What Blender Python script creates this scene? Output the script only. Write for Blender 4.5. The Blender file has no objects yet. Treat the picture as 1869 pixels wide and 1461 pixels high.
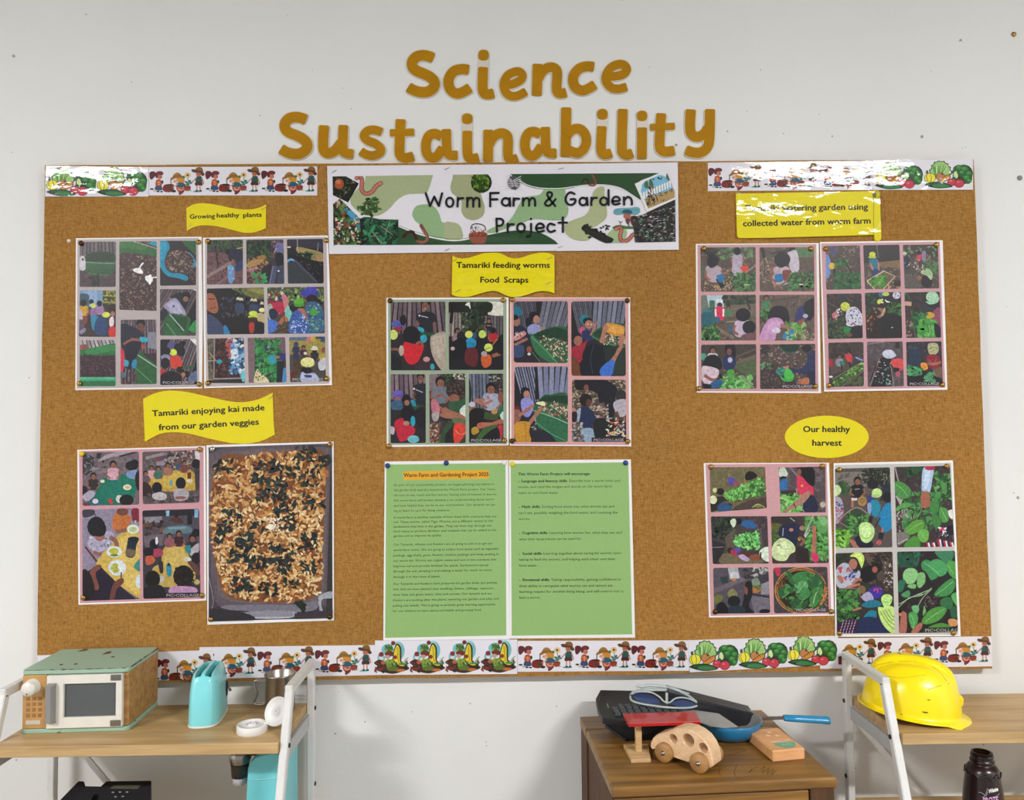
import bpy, math, random
from mathutils import Vector, Matrix, noise as mnoise
random.seed(7)
SC = bpy.context.scene
COL = SC.collection

# ------------------------------------------------------------------ camera
F_PX = 1425.0; CXP, CYP = 934.5, 730.5
CAM = Vector((0.0, -1.34, 1.25))
PITCH, YAW, ROLL = math.atan(2.97e-5 * F_PX), 0.011, -0.01
FW = Vector((math.sin(YAW) * math.cos(PITCH), math.cos(YAW) * math.cos(PITCH), math.sin(PITCH)))
_r = FW.cross(Vector((0, 0, 1))).normalized(); _u = _r.cross(FW)
RT = math.cos(ROLL) * _r + math.sin(ROLL) * _u
UP = -math.sin(ROLL) * _r + math.cos(ROLL) * _u
cd = bpy.data.cameras.new('camera'); cam = bpy.data.objects.new('camera', cd); COL.objects.link(cam)
m = Matrix((RT, UP, -FW)).transposed().to_4x4(); m.translation = CAM
cam.matrix_world = m
cd.sensor_fit = 'HORIZONTAL'; cd.sensor_width = 36.0; cd.lens = F_PX / 1869 * 36; cd.clip_start = 0.02
SC.camera = cam

# ------------------------------------------------------------------ world, exposure
w = bpy.data.worlds.new('world'); SC.world = w; w.use_nodes = True
w.node_tree.nodes['Background'].inputs[0].default_value = (0.96, 0.98, 1.0, 1)
w.node_tree.nodes['Background'].inputs[1].default_value = 0.62
SC.view_settings.view_transform = 'Standard'; SC.view_settings.look = 'None'
SC.view_settings.exposure = 0.0; SC.view_settings.gamma = 1.0; SC.view_settings.use_curve_mapping = False
LAMP_L = 335.0          # radiance of the ceiling panels
LAMP_XY = ((-2.15, -2.34), (1.60, -2.38))

# ------------------------------------------------------------------ maths helpers
def ray(x, y): return FW + RT * ((x - CXP) / F_PX) - UP * ((y - CYP) / F_PX)
def at(x, y, Y):
    d = ray(x, y); return CAM + d * ((Y - CAM.y) / d.y)
def atz(x, y, Z):
    d = ray(x, y); return CAM + d * ((Z - CAM.z) / d.z)
def atx(x, y, X):
    d = ray(x, y); return CAM + d * ((X - CAM.x) / d.x)
def atp(x, y, P, N):
    d = ray(x, y); return CAM + d * ((Vector(P) - CAM).dot(N) / d.dot(N))
def lin1(c): return c / 12.92 if c <= 0.04045 else ((c + 0.055) / 1.055) ** 2.4
_lc = {}
def hexc(h, gain=1.0):
    k = (h, gain)
    if k not in _lc:
        _lc[k] = tuple(min(1.0, lin1(int(h[i:i + 2], 16) / 255) * gain) for i in (0, 2, 4)) + (1.0,)
    return _lc[k]
def pts(s):
    if not isinstance(s, str): return list(s)
    return [tuple(float(v) for v in q.split(',')) for q in s.split()]
def crom(P, closed=True, n=4):
    L = len(P); out = []
    if L < 3: return list(P)
    rng = range(L) if closed else range(L - 1)
    for i in rng:
        g = lambda k: P[k % L] if closed else P[max(0, min(L - 1, k))]
        a, b, c, d = g(i - 1), g(i), g(i + 1), g(i + 2)
        for k in range(n):
            t = k / n
            out.append(tuple(0.5 * (2 * b[j] + (c[j] - a[j]) * t + (2 * a[j] - 5 * b[j] + 4 * c[j] - d[j]) * t * t
                             + (3 * b[j] - a[j] - 3 * c[j] + d[j]) * t ** 3) for j in range(len(b))))
    if not closed: out.append(tuple(P[-1]))
    return out
def sweep2(P, w, cap='sq', closed=False):
    """cross sections (left, right) of a stroke of width w along 2D points"""
    Q = []
    for q in P:
        if not Q or math.hypot(q[0] - Q[-1][0], q[1] - Q[-1][1]) > 1e-4: Q.append(q)
    if cap == 'sq' and not closed and len(Q) > 3:
        a_, b_ = Q[0], Q[-1]; Q = [a_] + [q for q in Q[1:-1] if min(math.hypot(q[0] - a_[0], q[1] - a_[1]), math.hypot(q[0] - b_[0], q[1] - b_[1])) > .2 * w] + [b_]
    h = w / 2; n = len(Q); out = []
    def tan(i):
        if closed: a, b = Q[(i - 1) % n], Q[(i + 1) % n]
        else: a, b = Q[max(0, i - 1)], Q[min(n - 1, i + 1)]
        dx, dy = b[0] - a[0], b[1] - a[1]; L = math.hypot(dx, dy) or 1
        return dx / L, dy / L
    def sec(x, y, t, hh): return ((x - t[1] * hh, y + t[0] * hh), (x + t[1] * hh, y - t[0] * hh))
    ends = []
    if not closed:
        if cap == 'round': ends = [(math.cos(a) * h, math.sin(a) * h) for a in (0.15, 0.5, 0.85, 1.2)]
        elif cap == 'sq': ends = [(w * 0.02, h * 0.76), (-w * .05, h * .93)]
    t = tan(0)
    for e, hh in ends: out.append(sec(Q[0][0] - t[0] * e, Q[0][1] - t[1] * e, t, hh))
    for i in range(n):
        if not closed and cap == 'sq' and i in (0, n - 1):
            tt = tan(i); s = 1 if i == 0 else -1
            out.append(sec(Q[i][0] + s * tt[0] * w * .12, Q[i][1] + s * tt[1] * w * .12, tt, h)); continue
        out.append(sec(Q[i][0], Q[i][1], tan(i), h))
    t = tan(n - 1)
    for e, hh in reversed(ends): out.append(sec(Q[-1][0] + t[0] * e, Q[-1][1] + t[1] * e, t, hh))
    if closed: out.append(out[0])
    return out

# ------------------------------------------------------------------ object helpers
def tag(o, label=None, cat=None, group=None, kind=None):
    if label: o['label'] = label
    if cat: o['category'] = cat
    if group: o['group'] = group
    if kind: o['kind'] = kind
    return o
def empty(name, loc, label, cat, group=None, rz=0.0):
    o = bpy.data.objects.new(name, None); COL.objects.link(o); o.location = loc; o.rotation_euler = (0, 0, rz)
    o.empty_display_size = 0.02
    return tag(o, label, cat, group)
class MB:
    def __init__(s): s.v = []; s.f = []; s.c = []; s.sm = []; s.mi = []
    def face(s, P, col=None, smooth=False, mi=0):
        b = len(s.v); s.v += [tuple(p) for p in P]; s.f.append(tuple(range(b, b + len(P)))); s.c.append(col); s.sm.append(smooth); s.mi.append(mi)
    def mesh(s, V, Fs, smooth=False, mi=0, M=None):
        b = len(s.v); s.v += [tuple(M @ Vector(p)) if M else tuple(p) for p in V]
        for f in Fs: s.f.append(tuple(b + i for i in f)); s.c.append(None); s.sm.append(smooth); s.mi.append(mi)
    def box(s, x0, y0, z0, x1, y1, z1, bev=0.0, M=None, mi=0):
        x0, x1 = sorted((x0, x1)); y0, y1 = sorted((y0, y1)); z0, z1 = sorted((z0, z1))
        b = min(bev, (x1 - x0) / 2.01, (y1 - y0) / 2.01, (z1 - z0) / 2.01)
        if b <= 0:
            V = [(x, y, z) for x in (x0, x1) for y in (y0, y1) for z in (z0, z1)]
            s.mesh(V, [(0, 1, 3, 2), (4, 6, 7, 5), (0, 4, 5, 1), (2, 3, 7, 6), (0, 2, 6, 4), (1, 5, 7, 3)], M=M, mi=mi); return
        V = []; idx = {}
        for ix in (0, 1):
            for iy in (0, 1):
                for iz in (0, 1):
                    X, Y, Z = (x0, x1)[ix], (y0, y1)[iy], (z0, z1)[iz]
                    dx, dy, dz = (b, -b)[ix], (b, -b)[iy], (b, -b)[iz]
                    for a, p in (('x', (X, Y + dy, Z + dz)), ('y', (X + dx, Y, Z + dz)), ('z', (X + dx, Y + dy, Z))):
                        idx[(ix, iy, iz, a)] = len(V); V.append(p)
        g = lambda *k: idx[k]
        Fs = []
        Fs += [[g(i, 0, 0, 'x'), g(i, 0, 1, 'x'), g(i, 1, 1, 'x'), g(i, 1, 0, 'x')][::(1 if i == 0 else -1)] for i in (0, 1)]
        Fs += [[g(0, i, 0, 'y'), g(1, i, 0, 'y'), g(1, i, 1, 'y'), g(0, i, 1, 'y')][::(1 if i == 0 else -1)] for i in (0, 1)]
        Fs += [[g(0, 0, i, 'z'), g(0, 1, i, 'z'), g(1, 1, i, 'z'), g(1, 0, i, 'z')][::(1 if i == 0 else -1)] for i in (0, 1)]
        for i in (0, 1):
            for j in (0, 1):
                Fs.append([g(i, j, 0, 'x'), g(i, j, 0, 'y'), g(i, j, 1, 'y'), g(i, j, 1, 'x')])
                Fs.append([g(i, 0, j, 'x'), g(i, 0, j, 'z'), g(i, 1, j, 'z'), g(i, 1, j, 'x')])
                Fs.append([g(0, i, j, 'y'), g(0, i, j, 'z'), g(1, i, j, 'z'), g(1, i, j, 'y')])
                for k in (0, 1): Fs.append([g(i, j, k, 'x'), g(i, j, k, 'y'), g(i, j, k, 'z')])
        s.mesh(V, Fs, M=M, mi=mi)
    def lathe(s, prof, n=32, M=None, smooth=True, mi=0, caps=True):
        V = []; Fs = []
        for r, z in prof:
            for k in range(n):
                a = 2 * math.pi * k / n; V.append((r * math.cos(a), r * math.sin(a), z))
        for i in range(len(prof) - 1):
            for k in range(n):
                k2 = (k + 1) % n; Fs.append((i * n + k, i * n + k2, (i + 1) * n + k2, (i + 1) * n + k))
        s.mesh(V, Fs, smooth, mi, M)
        if caps:
            b = len(s.v) - len(V)
            if prof[0][0] > 1e-6: s.f.append(tuple(b + k for k in range(n))[::-1]); s.c.append(None); s.sm.append(False); s.mi.append(mi)
            if prof[-1][0] > 1e-6: s.f.append(tuple(b + (len(prof) - 1) * n + k for k in range(n))); s.c.append(None); s.sm.append(False); s.mi.append(mi)
    def tube(s, P, r, n=10, closed=False, smooth=True, mi=0, flat=None):
        P = [Vector(p) for p in P]; L = len(P); V = []; Fs = []; up = Vector((0.13, 0.31, 0.94)).normalized()
        for i, p in enumerate(P):
            a = P[(i - 1) % L] if closed else P[max(0, i - 1)]; b = P[(i + 1) % L] if closed else P[min(L - 1, i + 1)]
            t = (b - a).normalized(); e1 = t.cross(up)
            if e1.length < 0.05: e1 = t.cross(Vector((1, 0, 0)))
            e1.normalize(); e2 = t.cross(e1)
            rr = r[i] if isinstance(r, (list, tuple)) else r
            for k in range(n):
                an = 2 * math.pi * k / n; V.append(p + e1 * rr * math.cos(an) + e2 * rr * (flat or 1) * math.sin(an))
        for i in range(L if closed else L - 1):
            for k in range(n):
                k2 = (k + 1) % n; j = (i + 1) % L; Fs.append((i * n + k, i * n + k2, j * n + k2, j * n + k))
        if not closed: Fs.append(tuple(range(n))[::-1]); Fs.append(tuple((L - 1) * n + k for k in range(n)))
        s.mesh(V, Fs, smooth, mi)
    def bar(s, A, B, wx, wy, bev=0.0, mi=0, side=(1, 0, 0)):
        A, B = Vector(A), Vector(B); d = B - A; L = d.length; z = d / L
        x = Vector(side) - z * z.dot(Vector(side)); x.normalize(); y = z.cross(x)
        M = Matrix((x, y, z)).transposed().to_4x4(); M.translation = A
        s.box(-wx / 2, -wy / 2, 0, wx / 2, wy / 2, L, bev, M, mi)
    def loops(s, LL, cap0=True, cap1=True, smooth=True, closed=True, mi=0):
        n = len(LL[0]); V = [p for l in LL for p in l]; Fs = []
        for i in range(len(LL) - 1):
            for k in range(n if closed else n - 1):
                k2 = (k + 1) % n; Fs.append((i * n + k, i * n + k2, (i + 1) * n + k2, (i + 1) * n + k))
        s.mesh(V, Fs, smooth, mi)
        if cap0: s.face(LL[0][::-1], mi=mi)
        if cap1: s.face(LL[-1], mi=mi)
    def build(s, name, mats, parent=None, label=None, merge=False):
        me = bpy.data.meshes.new(name); me.from_pydata(s.v, [], s.f)
        if not isinstance(mats, (list, tuple)): mats = [mats]
        for mt in mats: me.materials.append(mt)
        me.polygons.foreach_set('use_smooth', s.sm); me.polygons.foreach_set('material_index', s.mi)
        if any(c is not None for c in s.c):
            ca = me.color_attributes.new('Col', 'FLOAT_COLOR', 'CORNER'); buf = []
            for f, c in zip(s.f, s.c): buf += list(c or (1, 1, 1, 1)) * len(f)
            ca.data.foreach_set('color', buf)
        me.update()
        if merge:
            import bmesh
            bm = bmesh.new(); bm.from_mesh(me); bmesh.ops.remove_doubles(bm, verts=bm.verts, dist=1e-6)
            bmesh.ops.recalc_face_normals(bm, faces=bm.faces); bm.to_mesh(me); bm.free()
        o = bpy.data.objects.new(name, me); COL.objects.link(o)
        if parent is not None:
            o.parent = parent; o.matrix_parent_inverse = pinv(parent)
        if label: o['label'] = label
        return o
def pinv(p):
    M = Matrix.LocRotScale(p.location, p.rotation_euler, p.scale)
    if p.parent: M = pinv(p.parent).inverted() @ M if False else M
    return M.inverted()
def keep(o, parent):
    o.parent = parent; o.matrix_parent_inverse = pinv(parent); return o
def cut(o, cutters):
    """boolean difference baked into the mesh"""
    for c in cutters:
        md = o.modifiers.new('b', 'BOOLEAN'); md.operation = 'DIFFERENCE'; md.solver = 'EXACT'; md.object = c
    dg = bpy.context.evaluated_depsgraph_get(); dg.update()
    me = bpy.data.meshes.new_from_object(o.evaluated_get(dg)); o.modifiers.clear(); o.data = me; dg = None
    for c in cutters: bpy.data.objects.remove(c)
    return o

# ------------------------------------------------------------------ materials
def nd(nt, t, **k):
    n = nt.nodes.new(t)
    for a, b in k.items(): setattr(n, a, b)
    return n
def mat(name, col, rough=0.5, metal=0.0, var=0.0, vscale=20.0, bump=0.0, bscale=200.0, coat=0.0, spec=0.5, trans=0.0, stretch=(1, 1, 1), col2=None, thr=None):
    mt = bpy.data.materials.new(name); mt.use_nodes = True; nt = mt.node_tree; b = nt.nodes['Principled BSDF']
    c = hexc(col) if isinstance(col, str) else tuple(col) + (1,)
    b.inputs['Roughness'].default_value = rough; b.inputs['Metallic'].default_value = metal
    b.inputs['Specular IOR Level'].default_value = spec; b.inputs['Coat Weight'].default_value = coat
    b.inputs['Transmission Weight'].default_value = trans
    tc = nd(nt, 'ShaderNodeTexCoord'); mp = nd(nt, 'ShaderNodeMapping'); mp.inputs['Scale'].default_value = stretch
    nt.links.new(tc.outputs['Object'], mp.inputs[0])
    no = nd(nt, 'ShaderNodeTexNoise'); no.inputs['Scale'].default_value = vscale; no.inputs['Detail'].default_value = 5
    nt.links.new(mp.outputs[0], no.inputs['Vector'])
    rp = nd(nt, 'ShaderNodeValToRGB')
    k = max(var, 0.02)
    c2 = hexc(col2) if col2 else tuple(x * (1 - k) for x in c[:3]) + (1,)
    c1 = c if col2 else tuple(min(1, x * (1 + k)) for x in c[:3]) + (1,)
    lo, hi = thr or (0.35, 0.65)
    rp.color_ramp.elements[0].position = lo; rp.color_ramp.elements[1].position = hi
    rp.color_ramp.elements[0].color = c2; rp.color_ramp.elements[1].color = c1
    nt.links.new(no.outputs['Fac'], rp.inputs[0]); nt.links.new(rp.outputs[0], b.inputs['Base Color'])
    if bump > 0:
        n2 = nd(nt, 'ShaderNodeTexNoise'); n2.inputs['Scale'].default_value = bscale; n2.inputs['Detail'].default_value = 3
        nt.links.new(mp.outputs[0], n2.inputs['Vector'])
        bp = nd(nt, 'ShaderNodeBump'); bp.inputs['Strength'].default_value = 1.0; bp.inputs['Distance'].default_value = bump
        nt.links.new(n2.outputs['Fac'], bp.inputs['Height']); nt.links.new(bp.outputs[0], b.inputs['Normal'])
    return mt
def wood(name, light, dark, axis=0, rough=0.45, scale=14.0, ring=1.0, bump=0.0002):
    mt = bpy.data.materials.new(name); mt.use_nodes = True; nt = mt.node_tree; b = nt.nodes['Principled BSDF']
    tc = nd(nt, 'ShaderNodeTexCoord'); mp = nd(nt, 'ShaderNodeMapping')
    sc = [scale * 6] * 3; sc[axis] = scale * 0.5; mp.inputs['Scale'].default_value = sc
    nt.links.new(tc.outputs['Object'], mp.inputs[0])
    n1 = nd(nt, 'ShaderNodeTexNoise'); n1.inputs['Scale'].default_value = 1.0; n1.inputs['Detail'].default_value = 6; n1.inputs['Distortion'].default_value = ring
    nt.links.new(mp.outputs[0], n1.inputs['Vector'])
    rp = nd(nt, 'ShaderNodeValToRGB'); e = rp.color_ramp.elements
    e[0].position = 0.30; e[0].color = hexc(dark); e[1].position = 0.68; e[1].color = hexc(light)
    nt.links.new(n1.outputs['Fac'], rp.inputs[0])
    mp2 = nd(nt, 'ShaderNodeMapping'); sc2 = [scale * 40] * 3; sc2[axis] = scale * 1.5; mp2.inputs['Scale'].default_value = sc2
    nt.links.new(tc.outputs['Object'], mp2.inputs[0])
    n2 = nd(nt, 'ShaderNodeTexNoise'); n2.inputs['Detail'].default_value = 3; n2.inputs['Scale'].default_value = 1.0
    nt.links.new(mp2.outputs[0], n2.inputs['Vector'])
    mx = nd(nt, 'ShaderNodeMix', data_type='RGBA', blend_type='MULTIPLY'); mx.inputs[0].default_value = 0.35
    nt.links.new(rp.outputs[0], mx.inputs[6]); nt.links.new(n2.outputs['Fac'], mx.inputs[7])
    mx2 = nd(nt, 'ShaderNodeMix', data_type='RGBA', blend_type='MULTIPLY'); mx2.inputs[0].default_value = 1.0; mx2.inputs[7].default_value = (1.2, 1.2, 1.2, 1)
    nt.links.new(mx.outputs[2], mx2.inputs[6])
    nt.links.new(mx2.outputs[2], b.inputs['Base Color']); b.inputs['Roughness'].default_value = rough
    bp = nd(nt, 'ShaderNodeBump'); bp.inputs['Distance'].default_value = bump
    nt.links.new(n2.outputs['Fac'], bp.inputs['Height']); nt.links.new(bp.outputs[0], b.inputs['Normal'])
    return mt
def print_mat(name, rough, coat=0.0, wav=0.0, mott=0.12, plain=None):
    mt = bpy.data.materials.new(name); mt.use_nodes = True; nt = mt.node_tree; b = nt.nodes['Principled BSDF']
    tc = nd(nt, 'ShaderNodeTexCoord')
    no = nd(nt, 'ShaderNodeTexNoise'); no.inputs['Scale'].default_value = 260; no.inputs['Detail'].default_value = 4
    nt.links.new(tc.outputs['Object'], no.inputs['Vector'])
    mr = nd(nt, 'ShaderNodeMapRange'); mr.inputs[1].default_value = 0.3; mr.inputs[2].default_value = 0.7
    mr.inputs[3].default_value = 1 - mott * 1.6; mr.inputs[4].default_value = 1 + mott
    nt.links.new(no.outputs['Fac'], mr.inputs[0])
    mx = nd(nt, 'ShaderNodeMix', data_type='RGBA', blend_type='MULTIPLY'); mx.inputs[0].default_value = 1.0
    if plain: mx.inputs[6].default_value = hexc(plain, 1.08)
    else:
        at_ = nd(nt, 'ShaderNodeAttribute'); at_.attribute_name = 'Col'; nt.links.new(at_.outputs['Color'], mx.inputs[6])
    nt.links.new(mr.outputs[0], mx.inputs[7]); nt.links.new(mx.outputs[2], b.inputs['Base Color'])
    b.inputs['Roughness'].default_value = rough; b.inputs['Specular IOR Level'].default_value = 0.35
    if coat:
        b.inputs['Coat Weight'].default_value = coat; b.inputs['Coat Roughness'].default_value = 0.025; b.inputs['Specular IOR Level'].default_value = 0.12
        mp = nd(nt, 'ShaderNodeMapping'); mp.inputs['Scale'].default_value = (1, 1, 2.2); nt.links.new(tc.outputs['Object'], mp.inputs[0])
        a = nd(nt, 'ShaderNodeTexNoise'); a.inputs['Scale'].default_value = 9; a.inputs['Detail'].default_value = 3; nt.links.new(mp.outputs[0], a.inputs['Vector'])
        c = nd(nt, 'ShaderNodeTexNoise'); c.inputs['Scale'].default_value = 170; c.inputs['Detail'].default_value = 2; nt.links.new(mp.outputs[0], c.inputs['Vector'])
        md = nd(nt, 'ShaderNodeMath', operation='MULTIPLY_ADD'); md.inputs[1].default_value = 0.035
        nt.links.new(c.outputs['Fac'], md.inputs[0]); nt.links.new(a.outputs['Fac'], md.inputs[2])
        bp = nd(nt, 'ShaderNodeBump'); bp.inputs['Distance'].default_value = wav; nt.links.new(md.outputs[0], bp.inputs['Height'])
        nt.links.new(bp.outputs[0], b.inputs['Coat Normal'])
    return mt
PRINT = print_mat('photo_print', 0.42, mott=0.16)
PAPER = print_mat('white_paper', 0.5, mott=0.01, plain='e4e1e0')
LPRINT = print_mat('laminated_print', 0.4, coat=1.0, wav=0.0030, mott=0.04)
LPAPER = print_mat('laminated_paper', 0.4, coat=1.0, wav=0.0030, mott=0.01, plain='d9d6dc')
YPAPER = print_mat('laminated_yellow', 0.4, coat=1.0, wav=0.0030, mott=0.01, plain='dccc00')
INK = print_mat('ink', 0.5, mott=0.0)
METAL_W = mat('white_powder_coat', 'dcdad6', 0.35, var=0.03, vscale=60)
STEEL = mat('steel', '9a9590', 0.28, 1.0, var=0.1, vscale=80)
BRASS = mat('brass', 'b08a48', 0.3, 1.0, var=0.15, vscale=300)
DARKBRASS = mat('dark_brass', '5a4526', 0.35, 1.0, var=0.15, vscale=300)
BLACKP = mat('black_plastic', '1c1d20', 0.45, var=0.1, vscale=300, bump=0.0001, bscale=900)
GAIN = 0.98      # print colours are given as they look under this room's light

# ------------------------------------------------------------------ printing on sheets
def clip_poly(P, C):
    area = sum(C[i][0] * C[(i + 1) % len(C)][1] - C[(i + 1) % len(C)][0] * C[i][1] for i in range(len(C)))
    sg = 1 if area > 0 else -1
    for i in range(len(C)):
        a, b = C[i], C[(i + 1) % len(C)]
        if not P: return P
        ex, ey = b[0] - a[0], b[1] - a[1]
        d = [sg * (ex * (p[1] - a[1]) - ey * (p[0] - a[0])) for p in P]
        if min(d) >= 0: continue
        out = []
        for k in range(len(P)):
            p, q = P[k - 1], P[k]; dp, dq = d[k - 1], d[k]
            if (dp >= 0) != (dq >= 0):
                t = dp / (dp - dq); out.append((p[0] + (q[0] - p[0]) * t, p[1] + (q[1] - p[1]) * t))
            if dq >= 0: out.append(q)
        P = out
    return P
def rrect(Q, r):
    """rounded corners for a convex quad"""
    out = []; n = len(Q)
    for i in range(n):
        a, b, c = Q[i - 1], Q[i], Q[(i + 1) % n]
        la = math.hypot(a[0] - b[0], a[1] - b[1]); lc = math.hypot(c[0] - b[0], c[1] - b[1])
        p = (b[0] + (a[0] - b[0]) * r / la, b[1] + (a[1] - b[1]) * r / la); q = (b[0] + (c[0] - b[0]) * r / lc, b[1] + (c[1] - b[1]) * r / lc)
        for t in (0, 0.25, 0.5, 0.75, 1):
            out.append(tuple((1 - t) ** 2 * p[j] + 2 * t * (1 - t) * b[j] + t * t * q[j] for j in (0, 1)))
    return out
STEP = 6e-6
SKIN = '8a5a48'
class Ink:
    """flat printed areas stacked by microns on a sheet whose face lies at y = -d"""
    def __init__(s, d, T=None): s.mb = MB(); s.d = d; s.T = T or (lambda x, y: (x, y)); s.clip = None; s.rn = random.Random(11)
    def crop(s, ox, oy, k): s.T = lambda x, y: (ox + x / k, oy + y / k); return s
    def raw(s, col, P, adv=True):
        if s.clip: P = clip_poly(P, s.clip)
        if len(P) >= 3:
            s.mb.face([at(*s.T(*q[:2]), -s.d) for q in P], hexc(col, GAIN) if isinstance(col, str) else col)
        if adv: s.d += STEP
    def q(s, col, S): s.raw(col, pts(S))
    def p(s, col, S): s.raw(col, crom(pts(S)))
    def e(s, col, x, y, rx, ry, rot=0.0, n=14):
        c, k = math.cos(math.radians(rot)), math.sin(math.radians(rot))
        s.raw(col, [(x + rx * math.cos(a) * c - ry * math.sin(a) * k, y + rx * math.cos(a) * k + ry * math.sin(a) * c) for a in [2 * math.pi * i / n for i in range(n)]])
    def ln(s, col, w, S, smooth=True, cap='sq', closed=False):
        P = pts(S); P = crom(P, closed, 4) if smooth and len(P) > 2 else P
        L = sweep2(P, w, cap, closed)
        for a, b in zip(L, L[1:]): s.raw(col, [a[0], a[1], b[1], b[0]], False)
        s.d += STEP
    def sc(s, cols, x0, y0, x1, y1, n, size, asp=0.5, poly=None, rot=None):
        cols = cols.split() if isinstance(cols, str) else cols; d0 = s.d; R = s.rn
        for i in range(n):
            x, y = R.uniform(x0, x1), R.uniform(y0, y1)
            if poly and not inside((x, y), poly): continue
            z = size * R.uniform(0.5, 1.3); a0 = R.uniform(0, math.pi) if rot is None else math.radians(rot + R.uniform(-12, 12))
            ca, sa = math.cos(a0), math.sin(a0); P = []
            for k in range(5):
                a = 2 * math.pi * k / 5 + R.uniform(-.4, .4); u, v = math.cos(a) * z * R.uniform(.7, 1.1), math.sin(a) * z * asp * R.uniform(.7, 1.1)
                P.append((x + u * ca - v * sa, y + u * sa + v * ca))
            s.d = d0 + STEP * 0.5 * (i % 12); s.raw(R.choice(cols), P, False)
        s.d = d0 + STEP * 7
    def lv(s, cols, x0, y0, x1, y1, n, size, poly=None):
        cols = cols.split(); d0 = s.d; R = s.rn
        for i in range(n):
            x, y = R.uniform(x0, x1), R.uniform(y0, y1)
            if poly and not inside((x, y), poly): continue
            z = size * R.uniform(0.6, 1.25); a = R.uniform(0, 2 * math.pi); w_ = R.uniform(.3, .5)
            ca, sa = math.cos(a), math.sin(a)
            P = [(x + (u * ca - v * sa) * z, y + (u * sa + v * ca) * z) for u, v in ((-1, 0), (-.4, w_), (.3, w_ * .85), (1, 0), (.3, -w_), (-.4, -w_ * .9))]
            s.d = d0 + STEP * 0.5 * (i % 14); s.raw(R.choice(cols), P, False)
        s.d = d0 + STEP * 8
    def st(s, x0, y0, x1, y1, n, l0=0, l1=0, cols='6f6770 7d747c 5d5660', gap='1e1a20', g=0.22):
        """fence boards; l0/l1 = lean of the first and last board"""
        s.q(gap, [(x0 - abs(l0), y0), (x1 + abs(l1), y0), (x1 + abs(l1), y1), (x0 - abs(l0), y1)]); cols = cols.split()
        for i in range(n):
            a, b = i / n, (i + 1 - g) / n; la = l0 + (l1 - l0) * a
            xa, xb = x0 + (x1 - x0) * a, x0 + (x1 - x0) * b
            s.raw(cols[i % len(cols)], [(xa, y0), (xb, y0), (xb + la, y1), (xa + la, y1)], False)
        s.d += STEP
    def kid(s, x, y, h, hair='15121a', shirt='444455', hat=None, back=False, skin=SKIN, lean=0.0, body=2.0, pants=None, arms=True):
        L = lean * h
        if pants: s.p(pants, [(x - .55 * h + L * 1.5, y + 1.8 * h), (x + .55 * h + L * 1.5, y + 1.8 * h), (x + .5 * h + L * 1.8, y + (body + 1.4) * h), (x - .5 * h + L * 1.8, y + (body + 1.4) * h)])
        if shirt: s.p(shirt, [(x - .3 * h, y + .42 * h), (x + .3 * h, y + .42 * h), (x + .8 * h + L * .5, y + .75 * h), (x + .72 * h + L * 1.5, y + body * h), (x - .72 * h + L * 1.5, y + body * h), (x - .8 * h + L * .5, y + .75 * h)])
        if arms and shirt:
            s.ln(skin, .24 * h, [(x - .78 * h + L * .5, y + .95 * h), (x - .9 * h + L, y + 1.5 * h), (x - .45 * h + L, y + 1.9 * h)])
            s.ln(skin, .24 * h, [(x + .78 * h + L * .5, y + .95 * h), (x + .9 * h + L, y + 1.5 * h), (x + .5 * h + L, y + 1.95 * h)])
        if back: s.e(hair, x, y, .52 * h, .58 * h)
        else:
            s.e(hair, x, y - .05 * h, .5 * h, .55 * h); s.e(skin, x + .04 * h, y + .12 * h, .36 * h, .4 * h)
            s.e('2a1512', x - .1 * h, y + .08 * h, .06 * h, .04 * h); s.e('2a1512', x + .18 * h, y + .08 * h, .06 * h, .04 * h); s.e('70342e', x + .04 * h, y + .3 * h, .1 * h, .04 * h)
        if hat:
            s.e(hat, x, y - .18 * h, .78 * h, .26 * h); s.e(hat, x, y - .38 * h, .5 * h, .42 * h)
            s.ln(shade(hat, .8), .05 * h, [(x - .5 * h, y - .22 * h), (x, y - .1 * h), (x + .5 * h, y - .22 * h)])
    def text(s, t, x0, y0, x1, y1, cap, col='1c1c14', bold=0.0):
        if bold > 0:
            g = bold * cap / CAPH
            for dx, dy in ((-g, 0), (g, 0), (0, -g * .7), (0, g * .7)): s.text(t, x0 + dx, y0 + dy, x1 + dx, y1 + dy, cap, col)
            return
        V, Fs, W = glyphs(t, 0.0); a = math.atan2(y1 - y0, x1 - x0); L = math.hypot(x1 - x0, y1 - y0)
        kx = L / W; ky = cap / CAPH; ca, sa = math.cos(a), math.sin(a)
        P = [(x0 + u * kx * ca + v * ky * sa, y0 + u * kx * sa - v * ky * ca) for u, v in V]
        if s.clip is None:
            c = hexc(col, GAIN); b = len(s.mb.v); s.mb.v += [tuple(at(*s.T(*q), -s.d)) for q in P]
            for f in Fs: s.mb.f.append(tuple(b + i for i in f)[::-1]); s.mb.c.append(c); s.mb.sm.append(False); s.mb.mi.append(0)
        else:
            for f in Fs: s.raw(col, [P[i] for i in f], False)
        s.d += STEP
    def build(s, name, mt, parent, label=None): return s.mb.build(name, mt, parent, label)
def shade(h, k): return ''.join('%02x' % max(0, min(255, int(int(h[i:i + 2], 16) * k))) for i in (0, 2, 4))
def inside(p, Q):
    x, y = p; r = False
    for i in range(len(Q)):
        a, b = Q[i - 1], Q[i]
        if (a[1] > y) != (b[1] > y) and x < (b[0] - a[0]) * (y - a[1]) / (b[1] - a[1]) + a[0]: r = not r
    return r
_gc = {}
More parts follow.
